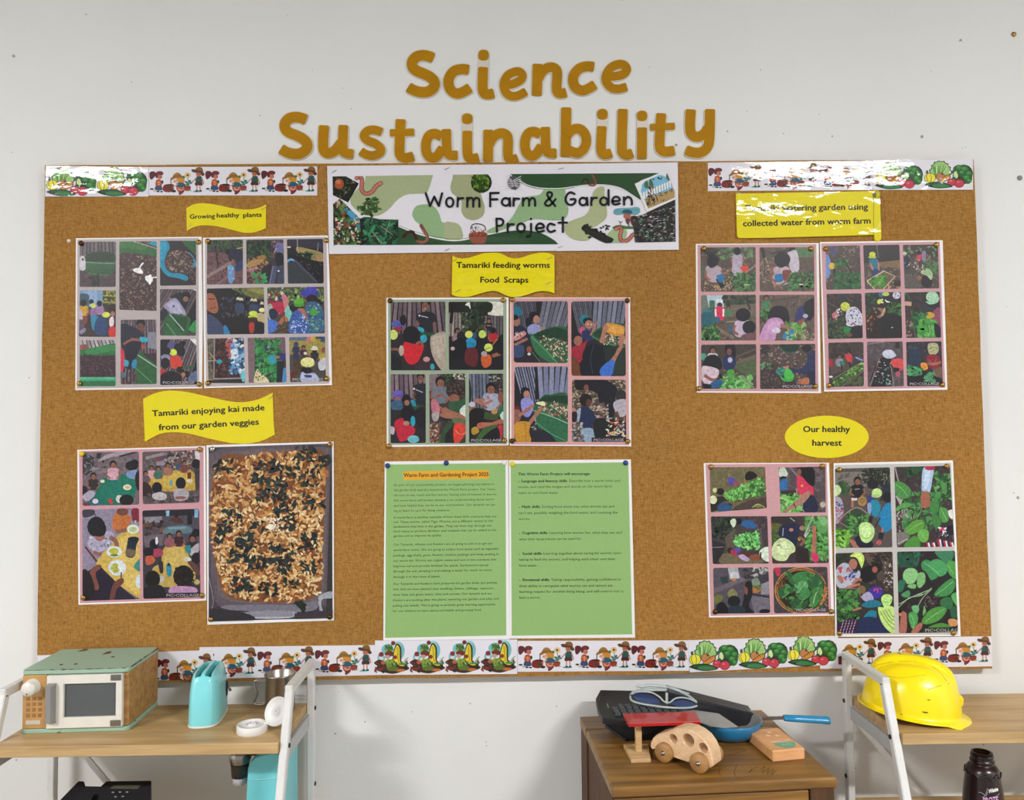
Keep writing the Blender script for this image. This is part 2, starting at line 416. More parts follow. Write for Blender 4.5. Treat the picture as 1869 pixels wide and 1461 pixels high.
def glyphs(t, bold):
    k = (t, bold)
    if k in _gc: return _gc[k]
    cu = bpy.data.curves.new('t', 'FONT'); cu.body = t; cu.size = 1.0; cu.resolution_u = 2; cu.offset = bold; cu.fill_mode = 'FRONT'
    o = bpy.data.objects.new('t', cu); COL.objects.link(o); dg = bpy.context.evaluated_depsgraph_get(); dg.update()
    me = o.evaluated_get(dg).to_mesh(); V = [(v.co.x, v.co.y) for v in me.vertices]; Fs = [tuple(p.vertices) for p in me.polygons]
    o.evaluated_get(dg).to_mesh_clear(); bpy.data.objects.remove(o); bpy.data.curves.remove(cu)
    mn = min(v[0] for v in V); V = [(v[0] - mn, v[1]) for v in V]; W = max(v[0] for v in V)
    _gc[k] = (V, Fs, W); return _gc[k]
CAPH = max(v[1] for v in glyphs('H', 0)[0])

def sheet_mesh(Q, d0, d1, mt, name, parent=None, label=None, T=None):
    """a sheet with outline Q (photo px) with its face at y=-d1 and its edge going back to y=-d0"""
    mb = MB(); T = T or (lambda x, y: (x, y))
    P = [T(*q) for q in Q]
    a = sum(P[i][0] * P[(i + 1) % len(P)][1] - P[(i + 1) % len(P)][0] * P[i][1] for i in range(len(P)))
    if a > 0: P = P[::-1]
    fr = [at(*q, -d1) for q in P]; bk = [Vector((f.x, -d0, f.z)) for f in fr]
    mb.face(fr)
    for i in range(len(P)): mb.face([fr[i - 1], fr[i], bk[i], bk[i - 1]][::-1])
    return mb.build(name, mt, parent, label)

# ================================================================== ROOM
WALL = mat('wall_paint', 'e3e2de', 0.6, var=0.02, vscale=2.5, bump=0.0006, bscale=45)
nt = WALL.node_tree; _b = nt.nodes['Principled BSDF']
# sparse dents and specks in the paint
tc = nd(nt, 'ShaderNodeTexCoord'); vo = nd(nt, 'ShaderNodeTexVoronoi'); vo.inputs['Scale'].default_value = 13
nz = nd(nt, 'ShaderNodeTexNoise'); nz.inputs['Scale'].default_value = 240
ad = nd(nt, 'ShaderNodeVectorMath', operation='MULTIPLY_ADD'); ad.inputs[1].default_value = (.004, .004, .004)
nt.links.new(tc.outputs['Object'], nz.inputs['Vector']); nt.links.new(nz.outputs['Color'], ad.inputs[0]); nt.links.new(tc.outputs['Object'], ad.inputs[2]); nt.links.new(ad.outputs[0], vo.inputs['Vector'])
rp = nd(nt, 'ShaderNodeValToRGB'); rp.color_ramp.elements[0].position = 0.028; rp.color_ramp.elements[0].color = hexc('a8a09a'); rp.color_ramp.elements[1].position = 0.05; rp.color_ramp.elements[1].color = (1, 1, 1, 1)
nt.links.new(vo.outputs['Distance'], rp.inputs[0])
mx = nd(nt, 'ShaderNodeMix', data_type='RGBA', blend_type='MULTIPLY'); mx.inputs[0].default_value = 1
src = _b.inputs['Base Color'].links[0].from_socket
nt.links.new(src, mx.inputs[6]); nt.links.new(rp.outputs[0], mx.inputs[7]); nt.links.new(mx.outputs[2], _b.inputs['Base Color'])
CHIPM = mat('chipped_paint', 'a29d98', .8)
def struct(name, mb, mt): return tag(mb.build(name, mt), kind='structure')
RX, RY, RH = 3.0, -5.6, 2.6
mb = MB(); mb.box(-RX, 0, 0, RX, 0.1, RH); WB = struct('wall_back', mb, WALL)
_R = random.Random(5)
for x, y in pts("475,211 570,128 641,199 569,241 1185,123 1363,203 1495,209 1388,128 1328,240 1430,244 1519,249 1756,271 1762,269 22,278 53,690 887,1355 888,1362 666,1318 612,1340 858,1285 1795,1360 1561,1403 30,1388 1552,1300 579,1258 618,1263 1016,1290 752,1300 1700,130 240,150 1838,560 1850,900"):
    P = at(x, y, -.0002); r = _R.uniform(.0008, .0017); mb = MB(); mb.face([P + Vector((r * _R.uniform(.6, 1.2) * math.cos(a), 0, r * _R.uniform(.6, 1.3) * math.sin(a))) for a in [i * .785 for i in range(8)]]); mb.build('paint_chip', CHIPM, WB)
mb = MB(); mb.box(-RX - .1, RY, 0, -RX, 0.1, RH); struct('wall_left', mb, WALL)
mb = MB(); mb.box(RX, RY, 0, RX + .1, 0.1, RH); struct('wall_right', mb, WALL)
FLOOR = mat('floor_vinyl', '86847f', 0.4, var=0.06, vscale=30)
mb = MB(); mb.box(-RX, RY, -0.05, RX, 0.0, 0); struct('floor', mb, FLOOR)
CEIL = mat('ceiling_paint', '9c9b98', 0.8)
mb = MB(); mb.box(-RX, RY, RH, RX, 0.1, RH + .1); struct('ceiling', mb, CEIL)
mb = MB(); mb.box(-RX, -0.012, 0, RX, 0, 0.09, 0.003); struct('baseboard_back', mb, mat('baseboard_paint', 'c8c4be', 0.4))
EM = bpy.data.materials.new('lamp_diffuser'); EM.use_nodes = True
_p = EM.node_tree.nodes['Principled BSDF']; _p.inputs['Emission Color'].default_value = (0.985, 0.985, 1.0, 1); _p.inputs['Emission Strength'].default_value = LAMP_L
for i, (lx, ly) in enumerate(LAMP_XY):
    t = empty('ceiling_light', (lx, ly, RH - .03), 'white ceiling light panel ' + ('above the left half of the room', 'above the right half of the room')[i], 'light', 'ceiling light panels')
    mb = MB()
    for a in (-1, 1):
        mb.box(lx - .42, ly + a * .08 - .012, RH - .03, lx + .42, ly + a * .08 + .012, RH - .001)
        mb.box(lx + a * .41 - .012, ly - .07, RH - .03, lx + a * .41 + .012, ly + .07, RH - .001)
    mb.build('frame', METAL_W, t)
    mb = MB(); mb.box(lx - .395, ly - .066, RH - .02, lx + .395, ly + .066, RH - .008); mb.build('diffuser', EM, t)

# ================================================================== NOTICE BOARD
def hessian():
    mt = bpy.data.materials.new('hessian'); mt.use_nodes = True; nt = mt.node_tree; b = nt.nodes['Principled BSDF']
    tc = nd(nt, 'ShaderNodeTexCoord'); outs = []
    for ax, sc in ((0, (500, 60, 110)), (2, (110, 60, 500))):
        mp = nd(nt, 'ShaderNodeMapping'); mp.inputs['Scale'].default_value = sc; nt.links.new(tc.outputs['Object'], mp.inputs[0])
        n = nd(nt, 'ShaderNodeTexNoise'); n.inputs['Scale'].default_value = 1; n.inputs['Detail'].default_value = 3; nt.links.new(mp.outputs[0], n.inputs['Vector']); outs.append(n.outputs['Fac'])
    md = nd(nt, 'ShaderNodeMath', operation='ADD'); nt.links.new(outs[0], md.inputs[0]); nt.links.new(outs[1], md.inputs[1])
    rp = nd(nt, 'ShaderNodeValToRGB'); e = rp.color_ramp.elements
    e[0].position = 0.28; e[0].color = hexc('7a5424'); e[1].position = 0.74; e[1].color = hexc('b58a50')
    x = e.new(0.5); x.color = hexc('9c7038')
    hv = nd(nt, 'ShaderNodeMath', operation='MULTIPLY'); hv.inputs[1].default_value = 0.5; nt.links.new(md.outputs[0], hv.inputs[0]); nt.links.new(hv.outputs[0], rp.inputs[0])
    big = nd(nt, 'ShaderNodeTexNoise'); big.inputs['Scale'].default_value = 3.0; big.inputs['Detail'].default_value = 4; nt.links.new(tc.outputs['Object'], big.inputs['Vector'])
    mr = nd(nt, 'ShaderNodeMapRange'); mr.inputs[1].default_value = .3; mr.inputs[2].default_value = .7; mr.inputs[3].default_value = .9; mr.inputs[4].default_value = 1.12; nt.links.new(big.outputs['Fac'], mr.inputs[0])
    mx = nd(nt, 'ShaderNodeMix', data_type='RGBA', blend_type='MULTIPLY'); mx.inputs[0].default_value = 1; nt.links.new(rp.outputs[0], mx.inputs[6]); nt.links.new(mr.outputs[0], mx.inputs[7])
    nt.links.new(mx.outputs[2], b.inputs['Base Color']); b.inputs['Roughness'].default_value = 0.9; b.inputs['Specular IOR Level'].default_value = 0.1
    bp = nd(nt, 'ShaderNodeBump'); bp.inputs['Distance'].default_value = 0.0004; nt.links.new(md.outputs[0], bp.inputs['Height']); nt.links.new(bp.outputs[0], b.inputs['Normal'])
    return mt
HESS = hessian()
board = empty('notice_board', (0.019, -0.01, 0.843), 'wide notice board covered in brown hessian on the white wall', 'board')
def edgepts(x0, y0, x1, y1, n, amp):
    R = random.Random(int(x0 + y0)); return [(x0 + (x1 - x0) * i / n + (R.uniform(-amp, amp) if 0 < i else 0), y0 + (y1 - y0) * i / n + (R.uniform(-amp, amp) if 0 < i else 0)) for i in range(n)]
BQ = edgepts(82, 302, 1777, 291, 24, .8) + edgepts(1777, 291, 1811, 1221, 12, .8) + edgepts(1811, 1221, 67, 1250, 24, .8) + edgepts(67, 1250, 82, 302, 12, .8)
sheet_mesh(BQ, 0.0008, 0.0200, HESS, 'hessian_cover', board)
mb = MB(); A, B_ = at(92, 312, -.01), at(1800, 1212, -.01); mb.box(A.x + .006, -0.0185, B_.z + .006, B_.x - .006, -0.0010, A.z - .006); mb.build('backing_board', mat('fibre_board', '8a6238', .8), board)
DB = 0.0205

# ================================================================== LETTERS ON THE WALL
GOLD = mat('gold_card', 'ad7a06', 0.6, var=0.06, vscale=25, spec=.15)
FILM = mat('clear_film', 'd8cfc0', 0.35, var=0.01)
TLET = dict(
 S=dict(st=[("1388,158 1345,142 1300,137 1245,150 1214,185 1214,230 1245,262 1300,285 1355,312 1390,350 1388,395 1345,430 1290,437 1230,425 1182,398", 86)]),
 c=dict(st=[("1672,252 1610,250 1550,270 1512,320 1508,375 1530,425 1575,448 1625,435 1682,400", 84)]),
)
# (name of the letter, word, strokes in zoom px, dot or None); strokes: (points, width, smooth)
Z1 = lambda x, y: (480 + x / 4.45, 70 + y / 4.45)
Z2 = lambda x, y: (900 + x / 4.45, 70 + y / 4.45)
S_ = "1384,160 1345,145 1300,137 1248,148 1214,185 1214,230 1245,262 1300,285 1355,312 1390,350 1388,395 1345,430 1290,437 1230,424 1180,396"
LET = [
 ('S', 'Science', Z1, [(S_, 86, 1)], None),
 ('c', 'Science', Z1, [("1672,255 1610,250 1550,268 1512,320 1508,375 1530,425 1575,448 1625,435 1682,400", 84, 1)], None),
 ('i', 'Science', Z1, [("1788,235 1784,400 1800,448 1832,455 1875,446", 82, 1)], (1791, 136, 43, 180, 228)),
 ('e', 'Science', Z2, [("118,378 175,365 225,335 238,300 215,272 175,272 120,300 88,360 95,420 130,462 180,470 225,455 268,430", 70, 1)], None),
 ('n', 'Science', Z2, [("362,208 355,464", 82, 0), ("366,330 395,275 440,240 490,238 520,275 516,400 528,440 555,448 594,440", 80, 1)], None),
 ('c', 'Science', Z2, [("820,232 760,227 700,245 658,295 650,350 672,400 720,423 770,410 828,375", 82, 1)], None),
 ('e', 'Science', Z2, [("930,310 1010,305 1065,285 1085,250 1060,215 1010,212 955,240 918,300 922,355 960,400 1020,410 1086,393", 72, 1)], None),
 ('S', 'Sustainability', lambda x, y: Z1(x - 1035, y + 502), [(S_, 86, 1)], None),
 ('u', 'Sustainability', Z1, [("495,708 488,870 505,925 545,930 590,905 640,840", 84, 1), ("652,706 648,890 668,930 732,940", 80, 1)], None),
 ('s', 'Sustainability', Z1, [("965,762 905,744 850,752 820,790 850,830 910,855 955,895 945,932 890,952 835,942 793,915", 72, 1)], None),
 ('t', 'Sustainability', Z1, [("1118,658 1108,900 1120,955 1160,972 1222,958", 82, 1), ("1032,768 1226,762", 60, 0)], None),
 ('a', 'Sustainability', Z1, [("1450,800 1400,775 1350,790 1325,850 1330,930 1370,970 1415,955 1460,890", 80, 1), ("1488,738 1494,900 1515,945 1580,950", 78, 1)], None),
 ('i', 'Sustainability', Z1, [("1660,752 1660,915 1675,970 1705,978 1752,968", 80, 1)], (1659, 653, 43, 700, 745)),
 ('n', 'Sustainability', lambda x, y: Z2(x - 400, y + 536), [("362,208 358,464", 82, 0), ("366,330 395,275 440,240 490,238 520,275 520,400 532,440 560,450 600,440", 80, 1)], None),
 ('a', 'Sustainability', lambda x, y: Z1(x + 804, y - 17), [("1450,800 1400,775 1350,790 1325,850 1330,930 1370,970 1415,955 1460,890", 80, 1), ("1488,738 1494,900 1515,945 1580,950", 78, 1)], None),
 ('b', 'Sustainability', Z2, [("594,562 588,960", 84, 0), ("600,790 640,745 700,735 745,775 758,840 735,900 690,930 640,920 600,900", 80, 1)], None),
 ('i', 'Sustainability', Z2, [("884,715 876,880 890,935 920,942 962,930", 80, 1)], (888, 617, 43, 662, 708)),
 ('l', 'Sustainability', Z2, [("1054,575 1046,880 1060,935 1092,945 1134,932", 82, 1)], None),
 ('i', 'Sustainability', Z2, [("1210,725 1208,978", 82, 0)], (1210, 630, 42, 676, 720)),
 ('t', 'Sustainability', Z2, [("1366,610 1352,850 1366,905 1405,920 1474,912", 82, 1), ("1278,722 1476,714", 58, 0)], None),
 ('y', 'Sustainability', Z2, [("1606,578 1600,720 1615,780 1660,800 1715,775 1750,720", 84, 1), ("1762,576 1758,800 1740,885 1690,925 1630,928 1566,908", 84, 1)], None),
]
def stroke_solid(mb, T, P, w_, smooth, d0, d1, closed=False):
    P = pts(P); P = crom(P, closed, 6) if smooth else [(P[0][0] + (P[1][0] - P[0][0]) * i / 4, P[0][1] + (P[1][1] - P[0][1]) * i / 4) for i in range(5)]
    L = sweep2(P, w_, 'sq', closed)
    F = [[at(*T(*q), -(d1 + i_ * 4e-6)) for q in s] for i_, s in enumerate(L)]; K = [[Vector((p.x, -d0, p.z)) for p in s] for s in F]
    for i in range(len(L) - 1):
        a, b = F[i], F[i + 1]; mb.face([a[0], a[1], b[1], b[0]])
        mb.face([a[0], b[0], K[i + 1][0], K[i][0]]); mb.face([a[1], K[i][1], K[i + 1][1], b[1]])
    for i in (0, -1): mb.face([F[i][0], F[i][1], K[i][1], K[i][0]])
def disc_solid(mb, T, x, y, r, d0, d1, n=20):
    P = []
    for k in range(n):
        a = 2 * math.pi * k / n; c, s = math.cos(a), math.sin(a); P.append((x + r * math.copysign(abs(c) ** .8, c), y + r * math.copysign(abs(s) ** .8, s)))
    F = [at(*T(*q), -d1) for q in P]; mb.face(F[::-1]); K = [Vector((p.x, -d0, p.z)) for p in F]
    for i in range(n): mb.face([F[i - 1], F[i], K[i], K[i - 1]])
cnt = {}
ORD = ['first', 'second', 'third', 'fourth']
tot = {}
for n_, wd, *_ in LET: tot[(n_, wd)] = tot.get((n_, wd), 0) + 1
for n_, wd, T, sts, dot in LET:
    k = cnt.get((n_, wd), 0); cnt[(n_, wd)] = k + 1
    which = '' if tot[(n_, wd)] == 1 else ORD[k] + ' '
    case = 'capital' if n_.isupper() else 'small'
    film = MB(); face = MB()
    for j_, (P, w_, sm) in enumerate(sts):
        e_ = j_ * 0.0003; stroke_solid(film, T, P, w_ + 13, sm, 0.0005, 0.0018 + e_); stroke_solid(face, T, P, w_ - 2, sm, 0.0018, 0.0026 + e_)
    if dot:
        x, y, r, ya, yb = dot; disc_solid(film, T, x, y, r + 6, 0.0005, 0.0018); disc_solid(face, T, x, y, r, 0.0018, 0.0026)
        stroke_solid(film, T, [(x, ya - 10), (x, yb + 14)], 88, 0, 0.0005, 0.00175)
    o = film.build('cutout_letter', FILM)
    tag(o, 'gold cutout %s letter %s, the %s%s in the wall word %s' % (case, n_, which, n_, wd), 'letter', 'gold cutout letters of the word ' + wd)
    face.build('letter_face', GOLD, o)

# ================================================================== PINS
def pin(px, py, d, mt, label, r=0.0044, group='pins on the notice board', name='push_pin', cone=0):
    P = at(px, py, -d); mb = MB(); M = Matrix.Translation(P) @ Matrix.Rotation(math.pi / 2, 4, 'X')
    h = r * .75
    mb.lathe([(r, 0), (r * 1.0, h * .18), (r * .9, h * .5), (r * .62, h * .82), (r * .25, h * .98), (0.0001, h)], 14, M, caps=False)
    mb.tube([P + Vector((0, .0002, 0)), P + Vector((0, .008, 0))], .0005, 6)
    tag(mb.build(name, mt), label, 'pin', group)
CORN = ['top left', 'top right', 'bottom left', 'bottom right']
BLUE = mat('blue_pin_plastic', '173c7a', 0.3); YEL = mat('yellow_pin_plastic', 'e6c81e', 0.3); WHT = mat('white_pin_plastic', 'e8e6e0', 0.3)
SILV = mat('silver_pin', 'c8c6c0', 0.25, 1.0)

# ================================================================== BORDER STRIPS
def motif_kids(k):
    k.p('5a2024', "35,190 60,172 95,182 105,215 60,268 38,250"); k.e('6b2a2c', 145, 198, 42, 27); k.e('b5705a', 146, 240, 27, 26); k.e('5a2024', 112, 225, 14, 28)
    k.e('2a1512', 160, 236, 5, 4); k.p('b0432e', "108,275 158,275 166,345 104,345"); k.e('d89a3a', 136, 312, 12, 28); k.e('1f3a2a', 173, 298, 13, 20)
    k.ln('b5705a', 12, "112,285 130,315 165,305"); k.p('35466a', "102,345 165,345 170,390 98,390"); k.e('2c3a2c', 60, 378, 22, 10); k.e('b8b0a0', 95, 398, 26, 10); k.e('20382c', 128, 406, 18, 9); k.e('20382c', 166, 408, 16, 9)
    k.p('7a261c', "182,352 208,326 296,326 296,388 270,412 212,412 180,392"); k.e('3a1a12', 252, 330, 42, 10); k.ln('2a2220', 9, "268,278 268,322"); k.ln('4a120c', 5, "190,360 290,358")
    k.p('c8862e', "335,235 390,236 416,268 408,306 372,308 345,296 328,262")
    k.e('d9a080', 318, 288, 26, 20); k.e('2a1512', 308, 290, 4, 4); k.p('8e6228', "258,272 268,250 292,236 330,226 375,224 402,238 396,250 340,250 300,262 272,276"); k.p('9a6e30', "288,240 302,206 334,188 366,200 386,232 340,238"); k.ln('6a4520', 8, "290,240 335,226 386,232"); k.p('25586a', "335,308 400,305 432,350 328,356"); k.ln('d9a080', 11, "345,320 310,345 290,360"); k.p('b5563f', "328,356 412,366 414,405 385,425 345,408"); k.p('6e2a30', "365,395 410,395 398,425 365,446 352,432")
    k.ln('e8c0a8', 8, "345,370 375,395 400,380"); k.e('1e201a', 298, 402, 26, 15); k.e('2a3a20', 262, 380, 14, 16)
    k.ln('4a7a40', 7, "450,248 458,290 455,345"); k.e('d0a860', 450, 218, 32, 30); k.e('e4c47c', 450, 218, 25, 23); k.e('6a2a18', 450, 218, 13, 13)
    k.p('4a7040', "392,230 415,225 420,250 400,255"); k.e('3c6b55', 436, 300, 20, 12, 20); k.e('2f5f4a', 472, 285, 16, 10, -30); k.e('3c7058', 450, 325, 22, 12); k.p('8a3a28', "413,345 480,345 472,396 424,396"); k.ln('6a2418', 6, "415,352 478,352"); k.e('9a9a74', 470, 396, 26, 5)
    k.p('24504c', "546,236 602,236 606,302 540,302"); k.ln('b5785c', 11, "548,245 520,275 492,305"); k.e('54808c', 480, 306, 19, 15); k.ln('3a5a66', 4, "462,300 500,310"); k.ln('b5785c', 10, "604,250 618,290 626,325")
    k.p('4a2424', "536,300 606,300 608,338 574,334 534,338"); k.ln('c08a68', 13, "552,336 550,392", 0); k.ln('c08a68', 13, "582,336 588,392", 0); k.e('4f9078', 556, 406, 52, 8); k.e('1f4a55', 550, 398, 16, 10); k.e('1f4a55', 590, 398, 16, 10)
    k.e('b06a50', 568, 206, 28, 29); k.e('2a1512', 560, 204, 4, 4); k.e('2a1512', 578, 204, 4, 4); k.p('5a3420', "490,158 520,150 560,172 610,180 634,205 625,224 600,222 585,192 540,190 505,182"); k.p('7d5a2c', "535,160 548,132 580,124 608,138 618,180 580,176"); k.ln('50301c', 7, "538,158 575,172 616,180")
def motif_veg(k):
    k.p('2f4a26', "165,262 158,225 180,205 178,170 205,158 210,130 240,125 262,112 290,122 320,118 335,142 362,150 370,180 392,195 388,225 402,245 390,290 300,310 200,310")
    k.p('9cc274', "175,262 170,230 190,212 188,178 214,164 220,140 245,134 265,122 290,132 315,130 328,150 352,158 360,188 382,200 378,228 390,246 380,280 300,300 205,300")
    for i in range(9): k.p(('5f9c48', '4a8a3c', 'c4dc9a')[i % 3], [(190 + i * 20, 175 + (i % 3) * 22), (202 + i * 20, 165 + (i % 2) * 20), (225 + i * 12, 255), (230 + i * 9, 300), (215 + i * 10, 280)])
    k.e('24381c', 520, 285, 108, 122, 20); k.p('225a26', "415,208 450,175 485,168 530,180 565,190 600,235 618,275 622,330 612,375 580,398 540,385 520,330 480,300 440,255")
    for x, y, r in ((480, 200, 32), (540, 215, 34), (585, 270, 30), (560, 320, 32), (590, 360, 26), (510, 260, 28)): k.e('3a8038', x, y, r, r * .8); k.e('5aa04c', x - 6, y - 8, r * .45, r * .3)
    k.p('cfe0a0', "425,262 450,248 470,300 455,330 425,320"); k.p('3a5a4a', "395,255 425,215 440,225 410,275")
    k.e('3a3a12', 167, 322, 63, 62); k.e('ece03c', 167, 322, 57, 56); k.ln('3a3a12', 6, "135,285 128,320 150,372"); k.ln('3a3a12', 6, "170,272 182,320 175,375"); k.p('3a4a3a', "125,268 122,240 138,228 148,240 145,268")
    k.e('4a2c14', 277, 306, 49, 52); k.e('bb7c4a', 277, 306, 43, 46); k.e('5a3018', 298, 278, 10, 10)
    k.p('4a2c0c', "235,375 345,286 385,296 378,335 290,382"); k.p('d48d38', "245,372 348,293 376,300 370,330 290,375"); [k.ln('6a3c10', 5, [(285 + i * 22, 338 - i * 16), (298 + i * 22, 362 - i * 17)], 0) for i in range(4)]
    for x, y, rx, ry in ((402, 376, 50, 46), (482, 392, 56, 52)): k.e('6a1226', x, y, rx, ry); k.e('c43a4c', x, y, rx - 6, ry - 6); k.e('de7a84', x - 12, y - 16, 12, 8)
    k.p('2a5a2a', "400,325 430,312 445,330 425,345")
    k.p('142a14', "108,405 130,385 180,372 300,372 400,415 395,435 300,448 210,440"); k.p('22562a', "140,402 190,380 300,382 380,415 300,420 200,412"); k.p('3a7a44', "195,425 220,398 300,395 388,425 300,440")
def motif_compost(k):
    k.e('74b6c0', 252, 232, 85, 68); k.e('74b6c0', 362, 248, 80, 112); k.e('74b6c0', 165, 335, 45, 62); k.e('8ac4cc', 360, 190, 40, 50)
    k.p('3a2418', "80,392 150,350 200,375 300,418 440,400 490,392 470,425 495,462 400,500 300,522 200,505 130,490 90,458 120,430"); k.sc('1e120c 5a3420 7a2f24', 95, 380, 480, 500, 40, 24, .5)
    k.e('dcdcd8', 305, 196, 34, 28); k.e('6b2a2a', 306, 156, 26, 25); k.e('d8d0cc', 165, 335, 26, 22); k.e('7a2c2c', 166, 290, 29, 29)
    k.e('3f6a2f', 256, 222, 50, 48); k.lv('2f5a28 6a8a3a 8aa050', 215, 185, 300, 265, 14, 22); k.e('6f2a20', 262, 285, 56, 32); k.e('b89a88', 240, 320, 34, 22)
    k.p('2e2a12', "340,165 376,172 402,230 405,390 460,415 450,445 390,440 330,400 300,340 318,225"); k.p('e0c82c', "348,180 366,188 384,240 388,380 440,420 400,430 345,398 310,335 326,232"); k.ln('5a4a14', 6, "352,200 358,300 372,390"); k.ln('7a6a1c', 4, "370,210 376,310")
    k.p('8fa890', "428,388 452,345 488,322 470,352 440,395"); k.e('8a2c22', 330, 324, 24, 24); k.e('b0563f', 190, 388, 28, 24); k.e('3a8044', 420, 405, 60, 12)
    k.e('6a8a2f', 270, 395, 52, 45); k.lv('4a7a28 8aa040 3a5a20', 225, 350, 340, 470, 26, 24); k.e('c06a34', 390, 480, 62, 18); k.e('5a6a24', 300, 462, 70, 28); k.e('7a2a1c', 150, 470, 34, 22)
def strip(Q, motif, spots, lvl, label, box, hpx, skew, pm=LPAPER, names='printed_picture'):
    d1 = DB + 0.0005 + lvl * 0.0009
    o = sheet_mesh(pts(Q), 0.0201, d1, pm, 'border_strip'); tag(o, label, 'border strip', 'picture border strips of the notice board')
    x0, x1, y0, y1 = box
    C = pts(Q)
    for px, py, wpx in spots:
        kx = wpx / (x1 - x0); ky = hpx / (y1 - y0)
        k = Ink(d1 + 2e-5, lambda x, y: (px + (x - x0) * kx, py + (y - y0) * ky + (x - x0) * kx * skew))
        if C:   # clip to the paper, expressed in motif units
            k.clip = [((q[0] - px) / kx + x0, (q[1] - py - (q[0] - px) * skew) / ky + y0) for q in C]
        motif(k); k.build(names, LPRINT, o)
    return o
KB, VB, CB = (35, 638, 124, 446), (105, 625, 110, 446), (80, 495, 130, 535)
strip("84,303 271,305 271,359 82,359", motif_veg, [(84.5, 304, 91), (177, 304, 91)], 1, 'white border strip of two vegetable piles at the top left corner of the board', VB, 54, 0.0)
strip("271,305 579,304 579,357 271,357", motif_kids, [(273, 305, 101), (375, 304.5, 101), (477, 304, 102)], 0, 'white border strip of gardening children just left of the worm farm banner, top edge', KB, 51, 0.0)
strip("1292,297 1594,293.5 1594,347 1292,349", motif_kids, [(1293, 299.5, 100), (1394, 298, 100), (1494, 297, 100)], 0, 'white border strip of gardening children above the watering garden sign, top edge', KB, 49, -0.012)
strip("1594,293 1776,290 1776,346.5 1594,347", motif_veg, [(1597, 294.5, 87), (1687, 293, 88)], 1, 'white border strip of two vegetable piles at the top right corner of the board', VB, 51, -0.012)
strip("68,1197 389,1187.5 389,1239 68,1252", motif_kids, [(76, 1203.5, 103), (180, 1200.5, 103), (283, 1196, 105)], 1, 'white border strip of gardening children behind the toy microwave, bottom left', KB, 55, -0.03)
strip("364,1182 687,1178 684,1233 364,1240", motif_kids, [(365, 1184, 104), (470, 1182, 104.5), (575, 1179.5, 104)], 0, 'white border strip of gardening children behind the steel mug, bottom edge', KB, 54, -0.02)
strip("684.5,1170 944,1168 944,1231 682,1233", motif_compost, [(682.5 + 65 * i, 1170.5 - .7 * i, 64.5) for i in range(4)], 1, 'white border strip of four food scrap heaps with banana peels, bottom middle', CB, 62, 0.0)
strip("944.5,1170.5 1259,1169.5 1258,1225 944.5,1227", motif_kids, [(946, 1171.5, 103), (1049.5, 1171, 103), (1152.5, 1171, 103)], 0, 'white border strip of gardening children below the right green page, bottom edge', KB, 54, 0.0)
strip("1256,1169.5 1530,1161 1530,1213.5 1259,1228", motif_veg, [(1258, 1169.5, 89.5), (1348, 1165.5, 89.5), (1438, 1161, 89.5)], 1, 'tilted white border strip of three vegetable piles, bottom edge', VB, 56, -0.02)
strip("1497,1166 1810,1162 1811,1217 1497,1221.5", motif_kids, [(1499, 1167, 102), (1602, 1164.5, 102), (1705, 1163, 104)], 0, 'white border strip of gardening children behind the yellow helmet, bottom right corner', KB, 52, -0.01)
for px, py in ((591, 1167), (0, 0)):
    pass

# ================================================================== BANNER
bn = empty('banner', at(918, 380, -DB), 'white banner reading Worm Farm & Garden Project across the board top', 'banner')
BD = DB + 0.0022
for i, Q in enumerate(("597,303 811,301 812,461 600.5,464", "810,301 1017,299.5 1018,458 811,461", "1015,299.5 1237,296.5 1239,456 1016,458.5")):
    o = sheet_mesh(pts(Q), 0.0201, BD + (0.0003 if i == 2 else 0.00015 * (1 - i)), LPAPER, 'banner_sheet', bn)
k = Ink(BD + 0.0004).crop(590, 290, 5.664)
ART = [(607, 320), (910, 318), (1232, 313.5), (1233, 441), (1016, 446), (609, 448)]
def setclip(k, P_):   # P_ in photo px
    x0, y0 = k.T(0, 0); x1, y1 = k.T(1, 1); sx, sy = x1 - x0, y1 - y0
    k.clip = [((q[0] - x0) / sx, (q[1] - y0) / sy) for q in P_]
setclip(k, ART)
k.p('a3ad84', "465,120 700,110 1000,110 1130,120 1128,190 1095,300 1060,352 960,362 870,368 800,400 740,450 700,500 620,565 540,590 400,570 310,500 280,440 310,360 380,290 430,230")
k.p('a0a57c', "1380,120 1700,120 1640,220 1620,300 1640,400 1670,500 1650,590 1560,635 1470,610 1428,540 1430,440 1380,390 1330,350 1315,290 1335,210")
k.p('8fae80', "1060,470 1140,490 1195,560 1225,650 1270,662 1340,658 1400,680 1435,740 1425,830 1200,820 1090,790 1010,690 950,640 920,570 960,490")
k.p('a7ae86', "1255,665 1340,658 1400,680 1435,740 1425,830 1330,835 1255,830")
k.p('2a4a2a', "380,620 600,630 780,705 1000,790 1250,845 1420,850 1600,810 1870,755 2100,740 2300,790 2420,910 2000,960 400,960 380,900")
k.ln('f0f0ec', 9, "760,682 1000,780 1250,838 1430,842 1600,805 1880,748"); k.ln('223a22', 4, "780,690 1000,770 1250,822 1430,828 1600,795 1700,775")
k.clip = None; setclip(k, ART)
